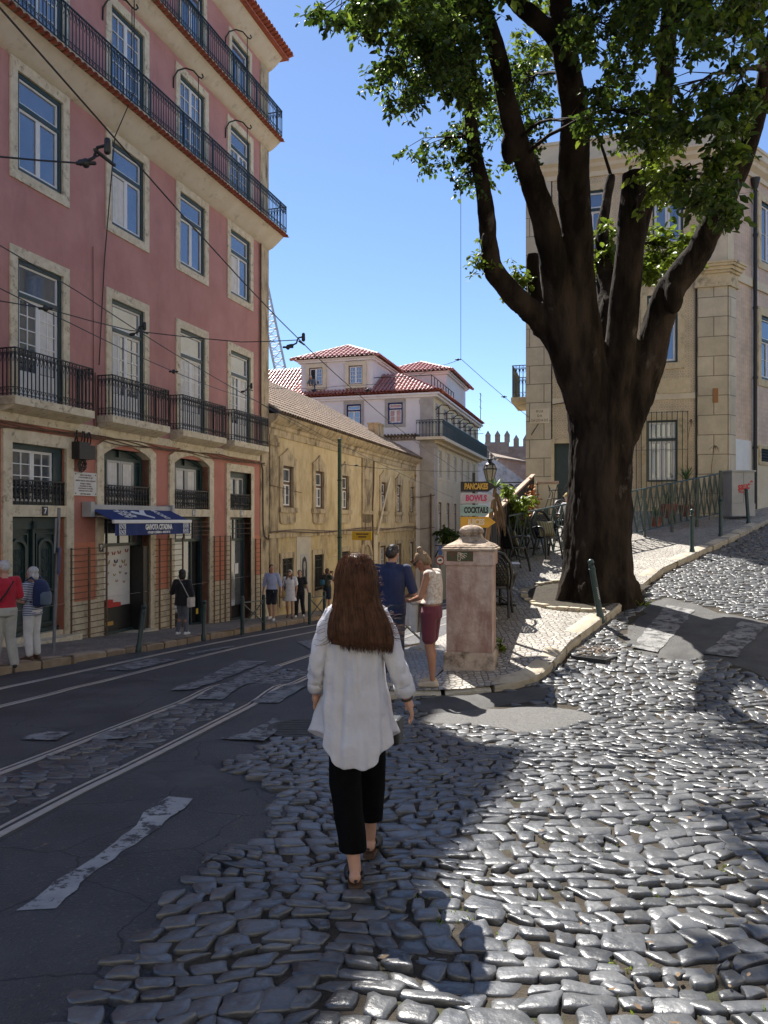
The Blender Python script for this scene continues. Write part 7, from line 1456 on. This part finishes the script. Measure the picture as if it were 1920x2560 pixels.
# three people by the yellow building and the backpack man
walk = dict(knL=(-.055, .05, .29), anL=(-.055, .07, .045), knR=(.055, .02, .285), anR=(.05, -.08, .06))
t4, J, M = figure('person in a light blue shirt, black shorts and white trainers walking towards us', P3(-3.66, 25.1), R(172), 1.82, ov=dict(walk, elR=(.15, -.03, .635), wrR=(.165, .0, .49), elL=(-.15, -.03, .635), wrL=(-.165, .0, .49)), look=(R(35), R(-5), 0), top=('blue_shirt', 1.15, .53, .016), bottom=('shorts', 'black_shorts', .42, .022), shoe='white', hair=('short', 'hair_dark'), bulk=1.02)
m = MB(); m.box((-.1, .11, .93), (.0, .125, .965)); m.build('white_label', Mt['sign'], t4)
t5, J, M = figure('person in a short loose white dress with a pale cap looking upwards', P3(-3.22, 26.3), R(182), 1.66, fem=True, ov=dict(walk, elR=(.14, .0, .64), wrR=(.125, .03, .49), elL=(-.14, 0, .64), wrL=(-.125, .02, .49)), look=(R(-12), R(28), 0), top=('white_dress', .6, .40, .03), bottom=('skirt', 'white_dress', .17, .03), shoe='leather', hair=('long', 'hair_fair'))
m = MB(); m.ell((0, -.006, .05), (.084, .1, .08), 14, M); m.ell((0, .1, .04), (.065, .07, .013), 12, M); m.build('cap', Mt['cardigan'], t5, 60); m = MB(); m.box((-.055, .075, .005), (.055, .095, .03), M); m.build('sunglasses', Mt['eye'], t5)
def straw(t): m = MB(); m.loft([ringe((0, 0, z), a, b, 14) for z, a, b in ((-.16, .1, .05), (-.12, .15, .075), (.0, .15, .075), (.08, .12, .06))]); m.build('basket', Mt['straw'], t, 60); m = MB(); m.tube([(-.09, 0, .08), (-.07, .02, .3), (-.02, .03, .5), (.07, .02, .3), (.09, 0, .08)], .01, 5); m.build('handle', Mt['leather'], t, 60)
Mt['straw'] = mat('straw', (.42, .29, .11), (.56, .41, .19), 30, .9)
bag('straw_bag', 'round straw bag hanging from the shoulder of the person in the white dress', 'bag', loc(t5, (.22, .06, .86)), t5.rotation_euler.z, straw)
t6, J, M = figure('person with tied black hair in a black t-shirt and black trousers', P3(-2.98, 27.2), R(176), 1.66, fem=True, ov=dict(walk, knL=(-.06, .01, .29), anL=(-.07, -.08, .05), knR=(.06, .05, .29), anR=(.06, .06, .045), elL=(-.16, -.0, .64), wrL=(-.2, .04, .49), elR=(.14, 0, .64), wrR=(.14, .04, .5)), look=(R(6), R(8), 0), top=('black_cloth', .55, .545, .014), bottom=('trousers', 'black_shorts', 1.0, .022), shoe='white', hair=('tied', 'hair_black'))
t7, J, M = figure('person in dark green top and navy shorts holding a camera beside the tram pole', P3(-2.36, 32.0), R(-38), 1.76, ov=dict(elL=(-.15, .08, .72), wrL=(-.04, .13, .87), elR=(.15, .08, .72), wrR=(.05, .13, .87)), look=(0, 0, 0), top=('green_top', .9, .5, .016), bottom=('shorts', 'navy_shorts', .45, .02), shoe='black', hair=('short', 'hair_brown'), bulk=1.1)
backpack('blue and black backpack on the person with the camera', t7, 1.76, J, 'black_cloth', 'blue_pack') if Mt.setdefault('blue_pack', mat('blue_pack', (.03, .16, .26))) else 0
def cam_(t): m = MB(); m.box((-.07, -.03, -.045), (.07, .03, .045)); bevel(m.build('camera_body', Mt['black'], t), .01); m = MB(); m.tube([(0, .03, 0), (0, .1, 0)], .032, 12); m.build('lens', Mt['black'], t, 40)
bag('hand_camera', 'small black camera held up to the face beside the green tram pole', 'camera', loc(t7, (.0, .26, 1.6)), t7.rotation_euler.z, cam_)
# man in navy and woman with a bun
t8, J, M = figure('person in a navy polo shirt and dark jeans seen from behind with head bowed', P3(.10, 10.42), R(-12), 1.79, ov=dict(bent, hd=(0, .04, .925), nt=(0, .02, .868), shL=(-.118, -.005, .812), shR=(.118, -.005, .812), elL=(-.16, .0, .64), wrL=(-.07, .13, .62), elR=(.17, .01, .635), wrR=(.1, .15, .60), anL=(-.065, .02, .045), anR=(.07, -.03, .045)), look=(R(-6), R(-38), 0), top=('navy_polo', .85, .47, .014), bottom=('trousers', 'jeans', 1.0, .012), shoe='sport_shoe', hair=('short', 'hair_dark'), bulk=1.14, vox=.0085)
m = MB(); m.loft([ringe(J['nb']+V((0, .0, dz*1.79)), r_*1.79, r_*1.75, 18) for dz, r_ in ((-.004, .046), (.012, .044), (.03, .040), (.026, .038))], caps=False); m.build('collar', Mt['navy_polo'], t8, 60)
m = MB(); m.tube([M @ V((.082*math.cos(a), -.0+.098*math.sin(a), .05-.01*math.sin(a))) for a in np.linspace(3.3, 6.1, 13)], .008, 6); m.build('sunglasses', Mt['eye'], t8, 60)
t9, J, M = figure('person with a hair bun, sleeveless top and maroon shorts standing beside the stone pillar', P3(.61, 9.93), R(66), 1.76, 'skin_t', True, dict(hd=(0, .075, .905), nt=(0, .035, .86), nb=(0, .0, .83), ch=(0, -.008, .735), wa=(0, -.012, .63), elL=(-.125, .035, .655), wrL=(-.05, .135, .62), elR=(.125, .03, .65), wrR=(.055, .14, .605), anL=(-.05, -.03, .04), anR=(.05, .01, .04), knL=(-.05, .0, .285), knR=(.05, .02, .285)), (0, R(-36), 0), ('patterned_top', 0, .60, .014), ('shorts', 'maroon', .36, .02), 'beige_shoe', ('bun', 'hair_fair'), 1.02, .0085)
m = MB(); m.box((-.075, .082, .0), (.075, .1, .04), M); m.box((-.08, -.0, .018), (-.072, .09, .03), M); m.box((.072, -.0, .018), (.08, .09, .03), M); bevel(m.build('sunglasses', Mt['eye'], t9), .004)
cg = thing('cardigan', 'pale beige cardigan draped over the forearms of the person with the bun', 'cardigan', loc(t9, (.06, .17, 1.02)), t9.rotation_euler.z); r = random.Random(3)
def drape(m, x0, x1, z1, z0, y0, flare, seed):
    rings = []
    for k in range(15):
        t_ = k/14; z = z1+(z0-z1)*t_; xa, xb = x0-flare*t_*.3, x1+flare*t_; R_ = []
        for j in range(24): a = 2*math.pi*j/24; w_ = (xb-xa)/2; R_.append(((xa+xb)/2+w_*math.cos(a), y0+(.05+.015*t_)*math.sin(a)*(1+.35*math.sin(a*5+seed+t_*2)), z+.012*math.sin(a*3+seed)))
        rings.append(R_)
    m.loft(rings)
m = MB(); drape(m, -.14, .02, .06, -.34, .03, .02, 1); drape(m, .03, .13, .05, -.58, -.03, .05, 2); drape(m, -.13, -.04, .04, -.26, .1, .01, 3); m.ell((-.02, .03, .05), (.16, .1, .055), 16); o = blob('knit', m, .0085, Mt['cardigan'], cg, 3)
for v in o.data.vertices: v.co += v.normal*.012*noise.noise((v.co.x*14, v.co.y*14, v.co.z*4))
ph = thing('phone', 'dark phone in the hands of the person in the navy polo', 'phone', loc(t8, (.03, .31, 1.10)), t8.rotation_euler.z); m = MB(); m.box((-.036, -.005, -.07), (.036, .005, .07)); o = bevel(m.build('case', Mt['black'], ph), .004); ph.rotation_euler.x = R(-50)
# seated guest behind the trunk, person at the open window
t10, J, M = figure('person in a white shirt seated at the cafe behind the tree trunk', V((4.62, 19.35, terr(4.62, 19.35))), R(20), 1.72, ov=dict(hd=(0, -.0, .665), nt=(0, -.03, .605), nb=(0, -.04, .57), ch=(0, -.05, .47), wa=(0, -.045, .36), pe=(0, -.04, .29), shL=(-.104, -.05, .55), shR=(.104, -.05, .55), elL=(-.14, .0, .385), wrL=(-.1, .12, .37), elR=(.14, 0, .385), wrR=(.1, .12, .37), hiL=(-.05, -.03, .285), hiR=(.05, -.03, .285), knL=(-.07, .2, .285), knR=(.07, .2, .285), anL=(-.07, .2, .045), anR=(.07, .2, .045)), top=('white_dress', .7, .275, .014), bottom=('trousers', 'navy_shorts', 1, .012), shoe='black', hair=('cap', 'straw'))
wp = WB.matrix_basis @ V((.25, 8.1, 0)); t11, J, M = figure('person in blue grey bending out of the open window under the red tiled roof', V((wp.x, wp.y, 9.62)), R(150), 1.7, ov=dict(hd=(0, .22, .80), nt=(0, .17, .765), nb=(0, .15, .74), ch=(0, .08, .68), wa=(0, .0, .61), shL=(-.1, .14, .72), shR=(.1, .14, .72), elL=(-.15, .2, .58), wrL=(-.12, .24, .46), elR=(.15, .2, .58), wrR=(.12, .26, .5)), look=(0, R(-40), 0), top=('blue_grey', 1.3, .5, .014), bottom=('trousers', 'jeans', 1, .012), shoe='black', hair=('short', 'hair_grey'))

# ------------------------------------------------------------------ woman in the white shirt
H = 1.70; WX, WY = -.150, 4.12
W = thing('person', 'person with long brown hair, white linen shirt and black trousers walking in the foreground', 'person', (WX, WY, g(WX, WY)+.015), R(-2))
ov = dict(shL=(-.076, 0, .795), elL=(-.112, -.022, .665), wrL=(-.128, .025, .556), shR=(.076, 0, .795), elR=(.124, -.03, .665), wrR=(.162, -.005, .545), hiL=(-.05, 0, .52), hiR=(.05, 0, .52), knL=(-.032, -.02, .285), anL=(.004, -.095, .05), knR=(.042, .085, .285), anR=(.036, .145, .043))
J = joints(H, ov); J['toL'] = J['anL']+V((-.02, .155, -.055)); J['toR'] = J['anR']+V((.02, .155, -.052)); M = headM(J, 0, R(-4))
bm_ = limbs_body(J, H, True, M); blob('body', bm_, .0062, Mt['skin'], W, 3)
for sd in (-1, 1): m = MB(); m.ell((sd*.017*H, .0505*H, .008*H), (.0075*H, .0045*H, .0042*H), 8, M); m.build('eye', Mt['eye'], W, 180)
Mt['linen'] = mat('white_linen', (.84, .83, .88), (.88, .88, .92), 5, .9, 1.0, 15, sheen=.1, trans=.42)
fb = lambda *a: noise.noise(a)
def folds(th, z, amp): return amp*(fb(math.cos(th)*2.6, math.sin(th)*2.6, z*1.5)*.9 + fb(math.cos(th)*5+4, math.sin(th)*5, z*2.2)*.38 + fb(math.cos(th)*3+9, math.sin(th)*3, z*9)*.3 + fb(math.cos(th)*13, math.sin(th)*13+5, z*7)*.05)
PROF = [(1.462, .058, .058, -.018), (1.452, .078, .066, -.018), (1.438, .115, .078, -.014), (1.418, .148, .088, -.012), (1.38, .172, .10, -.012), (1.30, .172, .112, -.012), (1.18, .160, .118, -.01), (1.05, .160, .122, -.008), (.92, .170, .13, -.004), (.80, .180, .14, .0), (.70, .184, .148, .0), (.58, .176, .15, .0)]
def prof(z):
    for (z0, *a), (z1, *b) in zip(PROF, PROF[1:]):
        if z <= z0 and z >= z1: t_ = (z0-z)/(z0-z1); return [p+(q-p)*t_ for p, q in zip(a, b)]
    return list(PROF[-1][1:])
m = MB(); NA, NZ = 128, 84; rings = []
for i in range(NZ):
    t_ = i/(NZ-1); R_ = []
    for k in range(NA):
        th = 2*math.pi*k/NA; side = abs(math.cos(th))**3.2; hem = .590+.155*side + (.05 if math.sin(th) > 0 else 0)*(1-side) + .008*math.sin(th*7)
        z = 1.462-(1.462-hem)*t_**.93; rx, ry, yc = prof(z); am = .014+.032*t_**1.1; rr = 1.0; e = folds(th, z, am) +   .003*t_*math.sin(th*6+2.5*fb(math.cos(th), math.sin(th), z*1.2)) + .011*fb(math.cos(th)*1.5+z*5, math.sin(th)*1.5-z*3, z*2.2+7); fl = math.exp(-((th-math.pi*.86)/.35)**2)*max(0, t_-.55)**1.3*.24 + math.exp(-((th-.32)/.3)**2)*max(0, t_-.6)**1.3*.20
        pleat = .010*max(0, 1-abs(th-1.5*math.pi)/.25)*(1-t_)*math.cos((th-1.5*math.pi)*30)
        R_.append(((rx+e+fl)*math.cos(th), yc+(ry+e+fl*.8+pleat)*math.sin(th), z - fl*.10))
    rings.append(R_)
m.loft(rings, caps=False)
m2 = MB()
m2.loft([[(x*1.0, y, z) for x, y, z in ringe((0, -.02, z), r_, r_, 32)] for z, r_ in ((1.425, .066), (1.455, .062), (1.49, .060), (1.485, .066), (1.45, .070), (1.42, .075))], caps=False); m.add(m2.v, m2.f)
def sleeve(m, P, Rd, n=40, cuff=True, seed=0):
    P = [V(p) for p in P]; Q = []; q = []
    for i in range(len(P)-1):
        p0, p1, p2, p3 = P[max(i-1, 0)], P[i], P[i+1], P[min(i+2, len(P)-1)]
        for k in range(12): t_ = k/12; Q.append(.5*((2*p1)+(p2-p0)*t_+(2*p0-5*p1+4*p2-p3)*t_*t_+(3*p1-p0-3*p2+p3)*t_**3)); q.append(Rd[i]+(Rd[i+1]-Rd[i])*t_)
    Q.append(P[-1]); q.append(Rd[-1]); rings = []
    for i, (p, r_) in enumerate(zip(Q, q)):
        d = (Q[min(i+1, len(Q)-1)]-Q[max(i-1, 0)]).normalized(); x = V((1, 0, 0)); x = (x-d*x.dot(d)).normalized(); y = d.cross(x); s_ = i/len(Q)
        rings.append([p+(x*math.cos(a)+y*math.sin(a))*(r_*(1+.0*s_)+.010*fb(math.cos(a)*1.6+seed, math.sin(a)*1.6, i*.16)+.008*fb(math.cos(a)*2.4+seed, math.sin(a)*2.4, i*.22)+.0012*math.sin(i*.9+2*math.sin(a+seed))*(.3+s_)) for a in [2*math.pi*k/n for k in range(n)]])
    m.loft(rings, caps=False); e = Q[-1]; d = (Q[-1]-Q[-3]).normalized(); x, y = frame_of(d); r_ = q[-1]
    m.loft([[e+d*o+(x*math.cos(a)+y*math.sin(a))*(r_*k_+.003*math.sin(a*3+seed)) for a in [2*math.pi*k/n for k in range(n)]] for o, k_ in ((-.05, 1.0), (-.055, 1.12), (-.03, 1.17), (.004, 1.15), (.008, 1.05), (-.006, .9), (-.05, .88))], caps=False)
sleeve(m, [(-.11, -.01, 1.385), (-.155, -.02, 1.29), (-.188, -.035, 1.15), (-.205, -.01, 1.05), (-.214, .03, .98)], [.056, .057, .053, .051, .044], seed=2)
sleeve(m, [(.11, -.01, 1.385), (.158, -.02, 1.29), (.205, -.05, 1.15), (.243, -.035, 1.04), (.268, -.012, .965)], [.056, .058, .054, .051, .045], seed=7)
o = m.build('shirt', Mt['linen'], W, 180, recalc=False); o.modifiers.new('s', 'SUBSURF').levels = 0
bake(o, ('SOLIDIFY', dict(thickness=.0022)))
m = MB()
def leg(hp, kn, an, hemz, seed):
    hp, kn, an = V(hp), V(kn), V(an); e = kn.lerp(an, (kn.z-hemz)/(kn.z-an.z)); rings = []
    for i in range(40):
        t_ = i/39; c = hp.lerp(kn, t_*2) if t_ < .5 else kn.lerp(e, t_*2-1); r_ = .092+(.078-.092)*min(1, t_*1.6) if t_ < .62 else .078+(.068-.078)*(t_-.62)/.38
        rings.append([(c.x+(r_+.006*fb(math.cos(a)*2+seed, math.sin(a)*2, t_*5))*math.cos(a), c.y+(r_*.98+.008*fb(math.cos(a)*2+seed, math.sin(a)*2+3, t_*6))*math.sin(a), c.z) for a in [2*math.pi*k/28 for k in range(28)]])
    m.loft(rings, caps=False)
leg((-.065, 0, .90), J['knL'], J['anL'], .175, 1); leg((.062, .01, .90), J['knR'], J['anR'], .20, 4); m.loft([ringe((0, 0, z), a, b, 24) for z, a, b in ((.74, .10, .08), (.80, .148, .112), (.9, .15, .115), (1.0, .15, .1))])
Mt['blk'] = mat('black_trousers', (.003, .003, .0032), (.005, .005, .0055), 20, .95, .2, 200, spec=.1); bake(m.build('trousers', Mt['blk'], W, 180, recalc=False), ('SOLIDIFY', dict(thickness=.003)))
for q in 'LR':
    an, f = J['an'+q], J['to'+q]; d = f-an; d.z = 0; d.normalize(); s_ = V((d.y, -d.x, 0)); h0 = an-d*.048; zb_ = -.008 if q == 'L' else -.02
    out = [(-.0, .032), (.03, .036), (.09, .034), (.15, .046), (.2, .044), (.235, .03), (.25, .0), (.235, -.032), (.2, -.044), (.15, -.042), (.09, -.032), (.03, -.035), (.0, -.03), (-.012, 0)]
    m = MB(); m.loft([[tuple(h0+d*a+s_*b*k_+V((0, 0, zb_-h0.z+z))) for a, b in out] for z, k_ in ((0, .96), (.004, 1.02), (.022, 1.04), (.026, .98))]); so_ = m.build('sole', Mt['leather'], W, 60)
    m = MB(); m.loft([[tuple(h0+d*a+s_*(w_*math.cos(b))+V((0, 0, zb_-h0.z+.02+hh*math.sin(b)))) for b in np.linspace(0, math.pi, 13)] for a, w_, hh in ((.085, .040, .075), (.12, .047, .07), (.16, .05, .062), (.2, .048, .05), (.235, .036, .036), (.252, .012, .02))], closed=False); bake(m.build('upper', Mt['black'], W, 180, recalc=False), ('SOLIDIFY', dict(thickness=.004)))
    m = MB(); m.tube([tuple(h0+d*(.09 if abs(b) > 1.5 else -.008+.065*abs(b))+s_*(.04*b if abs(b) <= 1 else .042*np.sign(b))+V((0, 0, zb_-h0.z+.055))) for b in (-1.6, -1, -.6, 0, .6, 1, 1.6)], .008, 6); m.build('heel_strap', Mt['black'], W, 60)
w_ = J['wrR']; d = (J['wrR']-J['elR']).normalized(); x, y = frame_of(d); m = MB(); m.tube([w_-d*.004+(x*math.cos(a)+y*math.sin(a))*.0285 for a in np.linspace(0, 6.283, 19)], .006, 6, False); m.build('bracelet', Mt['black'], W, 60)
# hair: a soft shell with many strands
HR = [(1.703, .02, .025, 0, .01), (1.690, .056, .07, 0, .005), (1.66, .085, .096, 0, .0), (1.61, .102, .108, 0, -.006), (1.55, .107, .108, .002, -.012), (1.48, .108, .098, .004, -.022), (1.42, .122, .082, .010, -.045), (1.36, .146, .064, .020, -.075), (1.30, .158, .052, .030, -.098), (1.24, .156, .044, .036, -.115), (1.20, .150, .040, .036, -.125)]
def hs(th, z):
    for a, b in zip(HR, HR[1:]):
        if a[0] >= z >= b[0]:
            t_ = (a[0]-z)/(a[0]-b[0]); _, rx, ry, cx, cy = [p+(q-p)*t_ for p, q in zip(a, b)]; return V((cx+rx*math.cos(th), cy+ry*math.sin(th), z))
    _, rx, ry, cx, cy = HR[-1] if z < 1.3 else HR[0]; return V((cx+rx*math.cos(th), cy+ry*math.sin(th), z))
def hair_mat(n, a, b):
    m_ = mat(n, a, b, 30, .42, 0, island=.4, trans=.22, spec=.3); return m_
hm = hair_mat('long_brown_hair', (.070, .027, .012), (.145, .060, .028)); m = MB(); rings = []
for i in range(46):
    z = 1.7025-(1.7025-1.235)*i/45; R_ = []
    for k in range(40):
        th = 2*math.pi*k/40; back = .5-.5*math.sin(th); zz = z
        p = hs(th, max(1.2, zz)); 
        if z < 1.50 and math.sin(th) > .1: p.y = min(p.y, hs(-.2, max(1.2, z)).y+.02)
        R_.append(p+V((.006*math.cos(th)*fb(th*7, z*1.2, 2), .008*fb(th*9, z*1.0, 4), -.02*fb(th*8, 3, 1)*(i/45)**3)))
    rings.append(R_)
m.loft(rings); m.build('hair', hm, W, 180, recalc=False)
m = MB(); r = random.Random(14)
for k in range(1700):
    th = math.pi+r.uniform(-.28, math.pi+.28); zs = 1.700-r.random()**2*.14; ze = r.gauss(1.222, .013)+(.035 if math.cos(th) < -.6 else 0)-.01*math.cos(th); off = r.uniform(.0, .010); dr_ = r.gauss(0, .10); P = []; cl = fb(th*5, 0, 7)*.02
    for j in range(11):
        t_ = j/10; z = zs+(ze-zs)*t_; tt = th+dr_*t_*t_+(.05*fb(th*9, t_*3, 1)); p = hs(tt, max(1.2, z)); p.z = z; nrm_ = V((math.cos(tt), math.sin(tt)*.8, 0)); P.append(p+nrm_*(off+cl*t_*t_+.004*fb(th*30, t_*2.5, k)))
    m.tube(P, [.0019]*9+[.0014, .0006], 3, False)
for k in range(170):
    rt = r.random() < .72; th = r.uniform(-.55, .35) if rt else math.pi+r.uniform(-.3, .6); z0 = r.uniform(1.26, 1.66); p0 = hs(th, z0); dx = (1 if rt else -1)*r.uniform(.015, .09)*(1.4 if z0 < 1.45 else .6); P = []
    for j in range(8): t_ = j/7; P.append(p0+V((dx*t_**1.4, r.uniform(-.002, .002)+.02*t_*r.uniform(-1, 1)*.2, -.16*t_*(.4+.6*r.random()*.2)+.05*t_*t_*(1 if rt else .6))))
    m.tube(P, [.0010]*6+[.0007, .0004], 3, False)
for k in range(70):
    th = r.uniform(0, 6.28); z0 = r.uniform(1.66, 1.70); p0 = hs(th, z0); m.tube([p0, p0+V((r.gauss(0, .012), r.gauss(0, .012), r.uniform(.004, .018))), p0+V((r.gauss(0, .03), r.gauss(0, .03), r.uniform(-.012, .022)))], .0006, 3, False)
m.build('hair_strands', hm, W, 180, recalc=False)
hb = thing('handbag', 'small black bag in front of the right hip of the white shirted person', 'bag', (WX+.195, WY+.16, g(WX, WY)+.74), R(-12)); m = MB(); m.loft([[(x, y, z) for x, y in ((-.05, -.06), (.05, -.06), (.055, .06), (-.055, .06))] for z in (-.08, .06)]); bevel(m.build('bag_body', Mt['black'], hb), .015); m = MB(); m.tube([(-.02, 0, .09), (-.08, 0, .3), (-.2, -.02, .6)], .007, 5); m.build('strap', Mt['black'], hb, 60)
